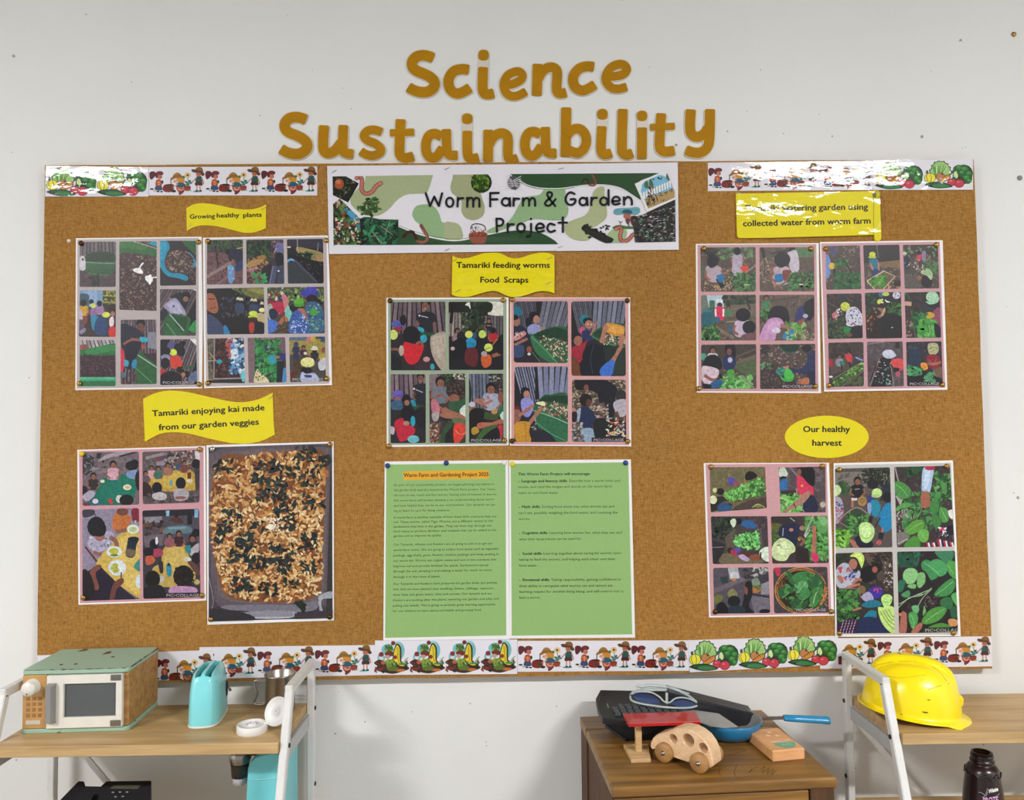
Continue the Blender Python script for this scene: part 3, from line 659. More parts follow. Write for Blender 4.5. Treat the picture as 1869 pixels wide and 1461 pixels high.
# photo scraps at the left
def scrap(k, base, S, f):
    c0 = k.clip; k.q(base, S); P_ = clip_poly(pts(S), c0); k.clip = P_ if len(P_) > 2 else c0; f(k); k.clip = c0
def s1(k): k.sc('1f2418 2c3020 4a4a3a 15180f 3a4a2a', 90, 160, 370, 450, 90, 24, .5); k.e('a8502c', 165, 260, 48, 55); k.e('c07a4c', 155, 240, 25, 22); k.sc('8a8a8a b0b0a8', 180, 200, 340, 400, 6, 14, .4)
scrap(k, '14180f', "92,168 210,168 368,255 258,452 95,372", s1)
def s2(k):
    k.p('2f7ea0', "210,520 300,520 440,670 420,740 340,720 240,620"); k.lv('2a4a22 3f6a30 5a7a40 1a2a18 7a3a2a b0a890', 95, 410, 450, 890, 230, 32); k.e('4a9ac0', 290, 570, 50, 30, 40); k.sc('c0b89a d8d0b8 a02a2a 1a2030', 120, 600, 400, 880, 40, 16, .7)
scrap(k, '24301e', "98,470 170,412 445,680 435,890 105,890", s2)
def s3(k): k.lv('2a6a4a 1f4f38 3a8a5a 15301f 2a5a3a', 430, 640, 780, 890, 110, 42); k.ln('9a8a78', 7, "510,760 605,880", 0); k.ln('9a8a78', 7, "590,690 720,790", 0); k.ln('8a9a88', 6, "690,640 640,780", 0); k.ln('8a9a88', 5, "500,800 600,800")
scrap(k, '141c14', "375,620 776,630 776,884 400,884", s3)
k.lv('2c4524 3a5a2c 4a6a38 1f3018', 340, 395, 600, 600, 120, 30, poly=[(330, 530), (430, 440), (480, 390), (560, 395), (600, 500), (500, 590), (400, 570)])
def worm(k, S, w_):
    k.ln('5a1c16', w_ + 10, S, cap='round'); k.ln('c47a68', w_, S, cap='round'); P = crom(pts(S), False, 5)
    for i in range(2, len(P) - 2, 2):
        a, b = P[i - 1], P[i + 1]; dx, dy = b[0] - a[0], b[1] - a[1]; L = math.hypot(dx, dy) or 1
        k.ln('5a1c16', 4, [(P[i][0] - dy / L * w_ * .5, P[i][1] + dx / L * w_ * .5), (P[i][0] + dy / L * w_ * .5, P[i][1] - dx / L * w_ * .5)], 0)
worm(k, "345,200 375,185 398,210 398,260 395,310 415,350 460,360 510,335 545,285 595,252", 34)
k.ln('3a1a12', 30, "830,805 870,765 920,755 950,800 975,850", cap='round'); k.ln('7a4a38', 34, "975,850 1020,865 1070,845 1075,800 1040,740 1012,690", cap='round'); k.ln('a06a54', 10, "1000,860 1060,850 1068,800 1030,735", cap='round')
k.e('1c2a12', 1634, 245, 108, 108); k.e('4a6a1e', 1634, 242, 84, 84); k.lv('5f8426 34500f 6f9430 28400f', 1560, 175, 1710, 315, 44, 34); k.ln('2a3f10', 5, "1560,240 1640,235 1710,250"); k.ln('2a3f10', 5, "1620,170 1640,240 1625,315")
k.ln('1e1a16', 8, "1525,730 1535,690 1570,672 1620,675 1665,695 1678,735"); k.p('8a4a34', "1515,770 1685,765 1675,860 1640,880 1560,880 1522,850"); k.sc('c06040 a04a30 6a2a1c', 1520, 740, 1680, 800, 40, 14, .35, rot=80); k.sc('2a2016 3a3020', 1520, 700, 1680, 755, 18, 16, .2, rot=70); k.ln('5a2a1c', 5, "1518,800 1682,798")
# right half of the artwork
k.crop(910, 290, 5.497); k.clip = None; setclip(k, ART)
k.p('8fae80', "480,290 560,270 640,285 670,330 660,400 700,500 680,580 620,615 480,610 330,605 200,660 60,700 -40,740 -120,735 -60,690 60,660 140,580 200,470 260,390 400,365 440,330")
k.p('2a4a2a', "110,90 600,80 1500,60 1640,130 1560,170 1400,240 1425,410 1330,350 1230,290 1120,262 1000,255 850,262 700,285 560,295 400,290 280,260 180,205")
k.ln('f2f2ee', 7, "180,190 280,258 420,292 600,297 760,278 900,262 1060,262 1200,290 1320,350 1425,420"); k.ln('324a32', 3, "190,215 300,275 420,300 600,306 760,288")
k.p('a9b084', "1040,278 1062,300 1062,360 1085,500 1080,590 1000,660 940,700 930,790 870,822 780,815 700,775 665,710 680,650 760,610 860,570 910,510 930,420 950,340 990,290")
k.p('a0b488', "1200,690 1270,690 1285,760 1240,850 1130,850 1080,850 1085,770 1140,710")
k.e('50504c', 152, 240, 62, 70, -20); [k.ln('d9d6dc', 6, [(152 + (i - 3) * 4, 240 + (i - 3) * 10), (152 + 75 * (1 if s_ else -1), 225 + (i - 3) * 26)], 0) for i in range(1, 7) for s_ in (0, 1)]; k.ln('3c3c3a', 6, "110,165 150,240 175,312")
k.ln('3a1a14', 14, "835,240 860,205 895,215 905,255", cap='round'); k.ln('8a4438', 18, "908,260 945,268 975,250 965,205 940,165", cap='round')
k.p('1c1a16', "835,712 895,650 905,690 945,700 990,700 1000,730 1060,745 1085,770 1155,810 1075,848"); k.q('262420', "835,712 870,690 1155,810 1075,848"); k.lv('20261a 2a3020', 850, 660, 1110, 790, 30, 20)
k.p('6aa0ac', "1155,545 1165,505 1230,495 1320,490 1400,485 1420,520 1390,560 1270,555 1190,562"); k.ln('4a7a88', 5, "1170,530 1200,510 1230,535 1270,510 1310,530 1350,508 1400,520")
k.p('3f6a2c', "1140,695 1200,665 1300,678 1420,680 1400,700 1250,702"); k.e('a8604c', 1290, 570, 36, 34); k.p('1f5a68', "1245,545 1255,515 1300,508 1335,525 1335,550"); k.p('6a3a3a', "1275,605 1315,600 1315,640 1290,655"); k.ln('2a1a1a', 9, "1300,640 1310,680", 0); k.p('4a1a1c', "1325,585 1385,578 1395,665 1340,668"); k.ln('3a4a34', 6, "1225,640 1225,680", 0); k.ln('2a3a4a', 5, "1205,622 1225,638 1245,625")
worm(k, "1180,705 1215,688 1232,715 1220,770 1228,815 1265,828 1310,805 1345,765 1380,752", 30)
def s4(k):
    k.sc('2a2622 3f3a38 1a1a1c 5a5450 4a6a5a', 1340, 430, 1775, 840, 260, 22, .5); k.sc('d8d4d8 8a868c b8b4ba', 1400, 470, 1770, 820, 90, 16, .3, rot=-8)
scrap(k, '26221f', "1345,590 1450,560 1775,400 1775,835 1370,840", s4)
k.q('e6e4e2', "1365,250 1640,130 1690,118 1790,400 1490,535")
def s5(k):
    k.e('7ab4d0', 1600, 330, 175, 170); k.q('b0905c', "1430,420 1780,290 1800,480 1480,520"); k.sc('8a6a3c c09a68', 1440, 380, 1770, 460, 20, 18, .3)
    for i in range(13): k.q('e8e8e8', [(1448 + i * 26, 345 - i * 11), (1458 + i * 26, 325 - i * 11), (1468 + i * 26, 342 - i * 11), (1474 + i * 26, 395 - i * 11), (1456 + i * 26, 400 - i * 11)]); k.ln('2a2a2a', 2.5, [(1470 + i * 26, 345 - i * 11), (1476 + i * 26, 395 - i * 11)], 0)
    k.p('4a6a44', "1460,250 1490,220 1505,290 1470,290"); k.p('4a6a44', "1510,230 1530,200 1555,270 1520,280"); k.p('4a6a44', "1680,180 1700,130 1730,200 1700,215")
    k.sc('6a4a30 8a6a48 2a1c14', 1500, 280, 1560, 430, 26, 20, .5); k.ln('5a3a28', 8, "1490,440 1560,350 1600,430"); k.sc('3a5a2a 2a3a1c 7a5a4a b89a9a', 1480, 405, 1770, 480, 50, 16, .4); k.ln('3a2a1c', 6, "1600,350 1630,340 1620,370 1650,365"); k.ln('2a2016', 6, "1660,345 1690,330 1680,360"); k.ln('2a2016', 6, "1710,325 1740,305 1735,335")
    k.p('1f2a34', "1590,190 1610,185 1625,200 1640,170 1630,210"); k.p('1f2a34', "1540,190 1560,205 1570,195 1555,215")
scrap(k, 'dfe4e6', "1400,255 1640,150 1690,140 1768,330 1768,390 1500,500", s5)
k.clip = None
# title in rounded marker lettering
W_ = 21
def stk(cx, o_, strokes):
    for S, sm in strokes: k.ln('101012', W_, [(x, y) for x, y in pts(S)], sm, cap='round')
k.crop(590, 290, 5.664)
stk(0, 0, [("1060,356 1104,488", 0), ("1104,488 1148,390", 0), ("1148,390 1194,488", 0), ("1194,488 1229,356", 0)])
k.ln('101012', W_, [(1308 + 37 * math.cos(a), 449 + 47 * math.sin(a)) for a in [i * math.pi / 8 for i in range(16)]], True, closed=True)
stk(0, 0, [("1390,402 1388,494", 0), ("1390,440 1408,412 1448,406", 1), ("1489,402 1489,494", 0), ("1490,440 1512,404 1542,410 1550,440 1550,494", 1), ("1551,440 1575,404 1606,412 1614,440 1615,494", 1), ("1726,354 1726,492", 0), ("1726,354 1814,352", 0), ("1726,420 1800,418", 0), ("1791,618 1796,755", 0), ("1793,620 1840,622 1862,650 1842,688 1795,692", 1)])
k.crop(910, 290, 5.497)
for cx, cy, rx, ry in ((72, 432, 38, 38), (848, 428, 36, 38), (1056, 426, 36, 38), (225, 691, 38, 42)):
    k.ln('101012', W_, [(cx + rx * math.cos(a), cy + ry * math.sin(a)) for a in [i * math.pi / 8 for i in range(16)]], True, closed=True)
stk(0, 0, [("112,395 116,474", 0), ("152,396 150,470", 0), ("152,430 170,400 206,402", 1), ("245,396 245,470", 0), ("246,430 270,396 298,402 306,430 306,470", 1), ("307,430 330,396 358,402 366,430 367,470", 1),
 ("568,474 505,392 488,352 510,334 536,350 526,384 474,430 472,462 508,470 545,438 572,405", 1), ("762,352 722,336 684,364 674,418 700,456 742,460 766,436 768,406 722,406", 1), ("888,390 893,464", 0), ("932,390 930,464", 0), ("932,425 952,394 986,392", 1), ("1104,314 1105,462", 0),
 ("1146,424 1212,420 1206,390 1175,380 1148,398 1142,435 1165,458 1215,448", 1), ("1258,386 1260,460", 0), ("1260,420 1290,384 1322,392 1336,420 1338,458", 1),
 ("92,650 92,736", 0), ("93,690 112,660 150,656", 1), ("326,652 326,735 314,772 286,780", 1), ("325,602 326,605", 0), ("380,695 452,690 444,660 414,648 384,668 378,705 400,732 455,722", 1), ("562,664 520,650 496,670 492,708 520,734 566,720", 1), ("645,588 646,734", 0), ("602,641 686,640", 0)])
k.build('printed_artwork', LPRINT, bn)
mb = MB()
STAP = mat('staple_wire', '8c8a88', 0.35, 0.9)
def staple(px, py, d, parent, ang=-30):
    P = at(px, py, -d); a = math.radians(ang); v = Vector((math.cos(a), 0, -math.sin(a))) * .0048
    m_ = MB(); m_.bar(P - v - Vector((0, .0004, 0)), P + v - Vector((0, .0004, 0)), .0006, .0006); m_.build('staple', STAP, parent)
for px, py, an in ((610, 313, -30), (613, 445, -50), (816, 308, -25), (820, 389, 0), (816, 456, -25), (1024, 308, -15), (1022, 378, 0), (1023, 451, -20), (1221, 304, 0)): staple(px, py, BD + .0005, bn, an)

# ================================================================== YELLOW SIGNS
SINK = print_mat('sign_ink', 0.4, coat=1.0, wav=0.0030, mott=0)
def sign(name, Q, crop, txts, label, lvl, st_, extra=None, bold=0.035, smooth=False):
    ox, oy, s = crop; T = lambda x, y: (ox + x / s, oy + y / s)
    d1 = DB + 0.0006 + lvl * 0.0009
    o = sheet_mesh(pts(Q), 0.0201, d1, YPAPER, name, T=T); tag(o, label, 'sign', 'yellow signs on the notice board')
    k = Ink(d1 + 2e-5).crop(*crop)
    for t, x0, y0, x1, y1, cap in txts: k.text(t, x0, y0, x1, y1, cap, '28240c', bold)
    if extra: extra(k)
    k.build('lettering', SINK, o)
    for a, b, c in st_: staple(*T(a, b), d1, o, c)
sign('wavy_sign', "130,645 200,605 260,590 330,586 400,592 480,605 550,618 640,640 700,650 780,660 850,662 920,655 980,640 1030,620 1068,600 1066,740 1065,880 1010,905 950,925 900,935 850,937 790,932 720,915 650,898 560,872 480,858 400,850 330,846 260,855 200,875 135,910 132,780", (320, 280, 6.445),
     [("Growing", 172, 770, 465, 762, 50), ("healthy", 490, 757, 752, 750, 50), ("plants", 800, 752, 1015, 745, 50)], 'small yellow wavy sign reading Growing healthy plants', 0, [(175, 850, -30), (1040, 650, -30)])
sign('wavy_sign', "142,190 260,130 330,108 400,94 470,88 530,90 620,98 700,110 800,132 900,155 1000,178 1100,200 1200,220 1280,229 1350,230 1420,225 1490,210 1560,190 1640,155 1720,113 1726,300 1730,450 1745,625 1680,660 1620,690 1540,715 1450,732 1370,738 1300,735 1200,728 1100,708 970,680 850,650 740,622 650,606 570,598 500,595 410,602 330,622 250,662 163,716 152,450", (240, 700, 6.675),
     [("Tamariki enjoying kai made", 255, 402, 1620, 328, 70), ("from our garden veggies", 335, 572, 1550, 502, 70)], 'large yellow wavy sign reading Tamariki enjoying kai made from our garden veggies', 0, [(1700, 170, -40)])
sign('wavy_sign', "200,132 240,152 285,166 350,172 440,160 500,142 560,122 620,103 680,92 770,88 850,90 900,104 950,130 1010,158 1090,172 1150,164 1220,146 1290,122 1350,105 1420,92 1480,88 1530,90 1580,98 1650,128 1652,400 1650,667 1600,650 1560,640 1480,632 1380,646 1310,670 1250,690 1180,710 1100,720 1030,718 950,692 900,665 860,645 780,630 680,646 600,668 520,692 460,710 400,718 300,718 240,705 190,685 196,400", (800, 450, 7.7875),
     [("Tamariki feeding worms", 258, 304, 1582, 304, 80), ("Food", 600, 514, 860, 514, 80), ("Scraps", 935, 514, 1278, 514, 80)], 'yellow wavy sign reading Tamariki feeding worms Food Scraps under the banner', 3, [(235, 195, -35), (1585, 168, -25), (275, 635, -30), (1565, 525, -25)])
def scroll(k):
    k.ln('4a4210', 5, "1648,130 1648,552", 0); k.e('4a4210', 1682, 98, 42, 40); k.e('c8bc10', 1684, 98, 37, 35); k.p('6a6414', "1640,75 1668,70 1678,100 1665,130 1640,125"); k.ln('5a5210', 4, "1722,110 1732,420", 0)
    k.ln('f0e890', 7, "1665,482 1700,470 1730,400")
sign('scroll_sign', "82,60 90,85 500,76 1000,68 1640,56 1650,48 1700,52 1722,78 1724,110 1732,350 1736,585 1728,615 1700,628 1672,622 1660,600 1655,553 1000,572 500,586 125,590 105,580 96,560 88,300", (1330, 340, 6.23),
     [("Tamariki watering garden using", 190, 284, 1582, 266, 66), ("collected water from worm farm", 165, 456, 1612, 424, 66)], 'yellow scroll shaped sign reading Tamariki watering garden using collected water from worm farm', 3, [(120, 80, 20)], scroll)
sign('oval_sign', [(925 + 716 * math.cos(a), 541 + 362 * math.sin(a)) for a in [2 * math.pi * i / 48 for i in range(48)]], (1410, 740, 9.345),
     [("Our healthy", 525, 457, 1318, 457, 100), ("harvest", 682, 690, 1178, 690, 100)], 'yellow oval sign reading Our healthy harvest', 0, [])

# ================================================================== GREEN TYPED PAGES
def page(Q, G, crop, lines, label, lvl, extra=None):
    ox, oy, s = crop; T = lambda x, y: (ox + x / s, oy + y / s); d1 = DB + 0.0006 + lvl * 0.0009
    o = sheet_mesh(pts(Q), 0.0201, d1, PAPER, 'typed_page', T=T); tag(o, label, 'page', 'green typed pages')
    k = Ink(d1 + 2e-5).crop(*crop); k.q('90b670', G); k.build('green_print', print_mat('green_ink', .5, mott=.02), o)
    k = Ink(d1 + 5e-5).crop(*crop)
    if extra: extra(k)
    for t, x0, y0, x1, y1, cap, b in lines: k.text(t, x0, y0, x1, y1, cap, '2a4a28' if b < 2 else '4a3404', (0, .04, .025)[b])
    k.build('typed_text', INK, o); return o
L1 = """As part of our sustainability project, we began planting new plants in|1615|440|426
the garden beds and also launched the Worm Farm project. Our Tama-|1640|511|497
riki love to see, touch and feel worms. Having a lot of interest in worms,|1655|583|567
this worm farm will further develop a lot understanding about worm|1615|656|639
and how helpful they can be to our environment. Our tamariki are go-|1640|728|711
ing to learn to care for living creatures.|1005|800|789
A worm farm is another example of how these little creatures help our|1655|893|875
soil. These worms, called Tiger Worms, are a different variety to the|1600|956|938
earthworm that lives in the garden. They eat their way through our|1585|1021|1004
food waste to produce fertiliser and compost that can be added to the|1650|1086|1066
garden soil to improve its quality.|888|1150|1139
Our Tamariki, whanau and Kaiako's are all going to join in to get our|1600|1270|1252
worm farm active. We are going to collect food waste such as vegetable|1680|1346|1326
peelings, egg shells, grass, flowers, banana peelings and keep putting in|1680|1422|1401
our worm bin. Worms eat organic waste and turn it into nutrients that|1650|1496|1476
improve soil and provide fertiliser for plants. Earthworms tunnel|1535|1571|1554
through the soil, aerating it and making it easier for water to move|1580|1643|1623
through it to the roots of plants.|868|1721|1712
Our Tamariki and Kaiako's have prepared the garden beds, put potting|1655|1818|1798
mix, and we have planted new seedlings (beans, cabbage, capsicum,|1615|1891|1876
silver beet and green beans, mint and carrots. Our tamarki and we|1580|1969|1949
Kaiako's are looking after the plants, watering our garden everyday and|1680|2046|2022
pulling out weeds. This is going to provide great learning opportunity|1635|2121|2101
for our children to learn about soil health and growing food.|1440|2196|2178"""
lines = [("Warm Farm and Gardening Project 2025", 358, 314, 1538, 300, 52, 2)]
for i, l in enumerate(L1.split('\n')):
    t, xe, ya, yb = l.split('|'); lines.append((t, 220 - i * .5, float(ya), float(xe), float(yb), 31, 0))
page("92,98 1812,78 1832,2575 72,2590", "115,140 1775,120 1785,2520 98,2555", (690, 830, 7.628), lines, 'green typed page headed Warm Farm and Gardening Project 2025', 1, lambda k: k.q('e0a52c', "350,235 1542,213 1546,335 355,358"))
R1 = """This Worm Farm Project will encourage:|88|161|645|158|1
Language and literacy skills|115|215|465|213|1
: Describe how a worm looks and|467|213|875|211|0
moves, and read the images and words on the worm farm|88|260|812|255|0
menu to sort food waste|90|306|393|304|0
Math skills|118|414|255|413|1
: Sorting food waste into what worms can and|257|413|830|410|0
can't eat, possibly weighing the food waste, and counting the|90|461|857|457|0
worms.|92|508|180|507|0
Cognitive skills|120|616|312|615|1
: Learning how worms live, what they eat, and|314|615|890|612|0
what their by-products can be used for.|94|664|580|660|0
Social skills|122|776|268|775|1
: Learning together about caring for worms, turn-|270|775|888|771|0
taking to feed the worms, and helping each other sort their|95|822|840|817|0
food waste.|96|868|235|867|0
Emotional skills|124|979|326|978|1
: Taking responsibility, gaining confidence in|328|978|880|975|0
their ability to recognize what worms can and cannot eat,|96|1027|823|1022|0
learning respect for another living being, and self-control not to|98|1071|905|1066|0
hurt a worm.|98|1117|260|1115|0"""
lines = []
for l in R1.split('\n'):
    t, a, b, c, d, e = l.split('|'); lines.append((t, float(a), float(b), float(c), float(d), 19, int(e)))
def bullets(k):
    for y in (210, 410, 612, 772, 974): k.e('2a4a28', 93 + y * .007, y, 4, 3)
page("15,45 960,38 993,1418 22,1425", "30,72 940,60 970,1392 38,1402", (925, 830, 4.237), lines, 'green typed page headed This Worm Farm Project will encourage', 1, bullets)
pin(690 + 132 / 7.628, 830 + 157 / 7.628, DB + .0018, BLUE, 'blue pin at the top left corner of the left green page')
pin(690 + 950 / 7.628, 830 + 118 / 7.628, DB + .0018, BLUE, 'blue pin at the top middle of the left green page')
pin(690 + 1755 / 7.628, 830 + 114 / 7.628, DB + .0018, WHT, 'white pin at the top right corner of the left green page')
pin(925 + 42 / 4.237, 830 + 75 / 4.237, DB + .0018, YEL, 'yellow pin at the top left corner of the right green page')
pin(925 + 918 / 4.237, 830 + 65 / 4.237, DB + .0018, BLUE, 'blue pin at the top right corner of the right green page')
pin(126, 440, DB, WHT, 'pale pin in bare hessian beside the worm bin collage', r=.0032)
pin(1850, 63, 0.0002, BRASS, 'brass pin alone in the wall near the top right corner', group='pins in the bare wall')
pin(1861, 325, 0.0002, mat('grey_tack', '8a8a84', .7), 'grey tack blob on the wall right of the board', group='pins in the bare wall')

# ================================================================== PHOTO COLLAGES
CN = [0]
def collage(crop, Q, G, bg, label, pins, pinmats=None, dlvl=0, name='photo_collage'):
    ox, oy, s = crop; T = lambda x, y: (ox + x / s, oy + y / s); d1 = DB + 0.0006 + dlvl * 0.0009
    o = sheet_mesh(pts(Q), 0.0201, d1, PAPER, name, T=T); tag(o, label, 'photo collage', 'photo collages on the notice board')
    if bg:
        k = Ink(d1 + 2e-5).crop(*crop); k.q(bg, G); k.build('printed_background', print_mat('collage_ground', .42, mott=.04), o)
    for i, (x, y) in enumerate(pts(pins)):
        mt, mn = (pinmats or {}).get(i, (BRASS, 'brass'))
        pin(*T(x, y), d1 + .0008, mt, '%s pin at the %s corner of the %s' % (mn, CORN[i], label.split(' of ', 1)[0] if False else SHORT[CN[0]]))
    CN[0] += 1
    return o, crop, d1
SHORT = ['worm bin collage', 'garden bed collage', 'green edged feeding collage', 'pink edged feeding collage', 'two by three watering collage', 'three by three watering collage', 'shared meal collage', 'pasta bake print', 'pink edged harvest collage', 'white edged harvest collage']
def cell(C, Q, base, f, label=None, r=14):
    o, crop, d1 = C; k = Ink(d1 + 4e-5).crop(*crop); k.clip = rrect(pts(Q), r); k.rn = random.Random(len(bpy.data.objects))
    xs = [q[0] for q in k.clip]; ys = [q[1] for q in k.clip]
    k.q(base, [(min(xs), min(ys)), (max(xs), min(ys)), (max(xs), max(ys)), (min(xs), max(ys))]); f(k); return k.build('photo', PRINT, o, label)
def pc(k, x0, y, x1):
    k.q('2a262a', [(x0 - 25, y - 30), (x1 + 12, y - 30), (x1 + 12, y + 12), (x0 - 25, y + 12)]) if False else None
    k.text('PIC\u2022COLLAGE', x0, y, x1, y - 2, 23, 'aeaab0', .02)
SOIL = '4a3434 3a2a2c 5e4642 2a1e22 735a50 8a7468'
GRN = '2c5a30 3f7a3a 1f4426 5a8f48 2a4a2a'
DGRN = '1c3320 2a4a2a 16241a 3a5a34'
MULCH = '6a4a3c 8a6a54 4a332c a0846a 3a2824'

# --- collage 1: worm bin
C = collage((130, 425, 4.954), "42,50 1178,36 1189,800 1183,1408 37,1424", "55,62 1150,48 1157,1395 50,1410", 'b3a7a5', 'white edged collage of eight photos with the green worm bin, left of the board', "88,95 1152,85 75,1365 1158,1372", {0: (DARKBRASS, 'dark brass')})
def f(k):
    k.st(78, 80, 410, 330, 10, -10, 20, '665a60 716468 584e54'); k.q('4a3a3e', "70,330 420,330 420,500 70,500"); k.sc('3a2c30 5a484a', 75, 340, 410, 490, 30, 22, .5)
    k.p('26402a', "170,180 370,180 385,262 130,262"); k.q('1f3522', "145,190 380,190 385,262 130,262"); k.p('2f5233', "132,268 388,274 355,382 150,372"); k.q('325838', "130,270 388,276 370,330 145,325"); k.ln('7a9a80', 8, "128,266 260,275 390,276"); k.ln('4a7a50', 6, "150,365 260,382 350,382"); k.e('b8b4b8', 100, 275, 26, 62); k.p('c8c4c8', "80,220 122,222 128,330 80,332"); k.e('2a2a34', 104, 242, 10, 10); k.sc('40403e 202422', 160, 385, 340, 480, 10, 40, .4)
cell(C, "78,82 405,80 402,490 75,490", '4a3f44', f, 'photo of an empty green bin by a fence')
def f(k):
    k.sc(SOIL, 430, 190, 780, 710, 620, 13, .6); k.p('2f6030', "430,70 570,75 780,150 780,215 640,195 500,180 430,180"); k.q('3a7038', "430,75 560,80 700,120 650,160 430,130"); k.ln('b8b0a8', 6, "565,80 780,145", 0); k.q('3a2a2e', "590,70 780,70 780,130"); k.p('2a90a8', "700,100 740,75 780,85 780,125"); k.sc('8a7468', 600, 75, 700, 110, 10, 12)
    k.p('f0f0f0', "558,335 575,322 605,320 622,300 632,280 650,268 655,280 635,300 628,325 650,355 640,372 600,365 568,350"); k.p('f4f4f4', "670,395 700,385 722,378 732,402 775,395 775,408 740,412 738,435 725,452 712,472 690,445 672,425")
cell(C, "435,80 773,78 772,708 435,697", '43302f', f, 'photo of compost with two white plastic trowels')
def f(k):
    k.p('2a5a34', "1000,70 1140,70 1140,200 1080,160"); k.p('2088a8', "800,70 870,80 890,140 860,200 850,300 900,360 1000,370 1055,400 1040,435 960,410 880,395 830,350 800,280"); k.p('2a98b8', "810,90 860,100 850,180 810,250"); k.p('3090b0', "1060,180 1100,210 1130,280 1120,310 1080,290")
    k.e('4a3634', 975, 265, 135, 105); k.sc('6a544e 8a7468 3a2a2a 55423e a08c80 2c2022', 840, 160, 1110, 370, 330, 13, .6, poly=[(850, 240), (880, 180), (960, 155), (1050, 170), (1100, 240), (1110, 320), (1060, 370), (940, 360), (860, 310)]); k.sc('5a4440', 1060, 340, 1130, 460, 30, 14)
cell(C, "803,72 1130,74 1128,475 803,480", '2a2226', f, 'photo of compost tipped on a blue bag')
def f(k):
    k.q('7a96b8', "70,515 285,515 285,660 70,680"); k.q('8aa4c4', "150,515 230,515 230,640 150,640"); k.p('3a5060', "72,560 155,560 160,620 150,680 72,680"); k.sc('4a6a30 7a8a3a 2a3a20 a09a3a', 285, 515, 410, 650, 70, 18, .5); k.ln('c0b03a', 7, "285,570 410,575", 0); k.ln('a88a50', 8, "290,635 400,625", 0); k.q('3a2c28', "70,830 410,830 410,950 70,950")
    k.kid(110, 635, 55, shirt='c89a30', back=True, pants='7a3a28'); k.kid(182, 625, 42, shirt=None, back=True); k.e('cfd86a', 197, 660, 27, 22); k.p('8a6aa0', "175,690 215,690 225,760 180,780"); k.kid(255, 640, 48, shirt='9a78a8', back=True); k.p('2a7fa0', "180,760 230,745 260,800 240,890 190,870"); k.p('27406a', "225,790 280,745 330,770 325,900 290,930 210,900"); k.e('d0d858', 315, 742, 38, 26); k.p('3a3a2a', "320,770 350,780 345,830 315,820"); k.e('2a1a1c', 372, 690, 36, 48); k.e('a06a58', 375, 735, 20, 26); k.p('e0d0d8', "345,780 380,760 385,830 350,850"); k.p('c83030', "340,870 375,845 405,870 405,945 345,935"); k.p('b8a8b8', "70,700 95,705 105,780 75,780"); k.p('5a4a58', "70,790 110,800 115,860 75,890"); k.p('8a7a9a', "75,890 125,860 130,890 90,920")
cell(C, "78,520 403,522 402,943 70,940", '35282a', f, 'photo of children in sun hats beside a blue wall')
def f(k):
    k.st(800, 500, 1180, 900, 13, -260, -200, '5e5056 6c5c60 52464c'); k.p('1f2028', "880,600 950,550 1010,545 1060,600 1030,690 960,640 900,630"); k.e('15131a', 1042, 572, 38, 40); k.e('8a6050', 1035, 600, 25, 25); k.ln('8a6050', 22, "960,640 900,600 880,600"); k.p('9a94b0', "838,660 935,590 1000,660 1038,745 965,785 880,710"); k.p('b0aac4', "870,660 935,610 985,670 1010,730 950,745"); k.e('4a4a78', 925, 665, 10, 12); k.e('3a3a60', 990, 742, 16, 7)
    k.p('2a5a34', "850,750 900,730 1060,760 1075,830 1030,935 840,935"); k.q('1f4528', "905,740 1050,770 1030,880 960,860"); k.ln('a8b8b0', 10, "890,738 1020,888", 0); k.ln('6a9a70', 6, "860,820 945,930", 0); k.p('2f8a4a', "1065,870 1110,800 1140,800 1140,900 1080,895"); k.p('2a2430', "800,720 850,690 870,740 810,800"); k.p('e8e6e8', "1095,508 1140,508 1140,530")
cell(C, "803,510 1130,512 1128,932 803,930", '4a3f44', f, 'photo of an adult emptying a sack into the bin')
def f(k):
    k.st(70, 970, 410, 1060, 10, 20, 40, 'a8a0a4 b8b0b0 8a8286'); k.p('2a6a3a', "70,1060 200,1040 410,1005 410,1120 70,1140"); k.p('358046', "150,1050 410,1015 410,1060 160,1100"); k.p('8a4a44', "75,1020 140,1010 150,1045 80,1060"); k.q('3a2630', "70,1110 410,1110 410,1310 70,1310"); k.sc('2c1c26 4a343c 35232c 5a444a', 75, 1100, 405, 1305, 240, 12, .6); k.q('3a9a70', "70,1305 410,1305 410,1345 70,1345"); k.q('58b088', "70,1310 410,1310 410,1322 70,1322"); k.q('2a6a44', "70,1340 410,1340 410,1390 70,1390")
cell(C, "78,972 400,972 402,1388 78,1390", '3a2630', f, 'photo of dark compost in a green tray')
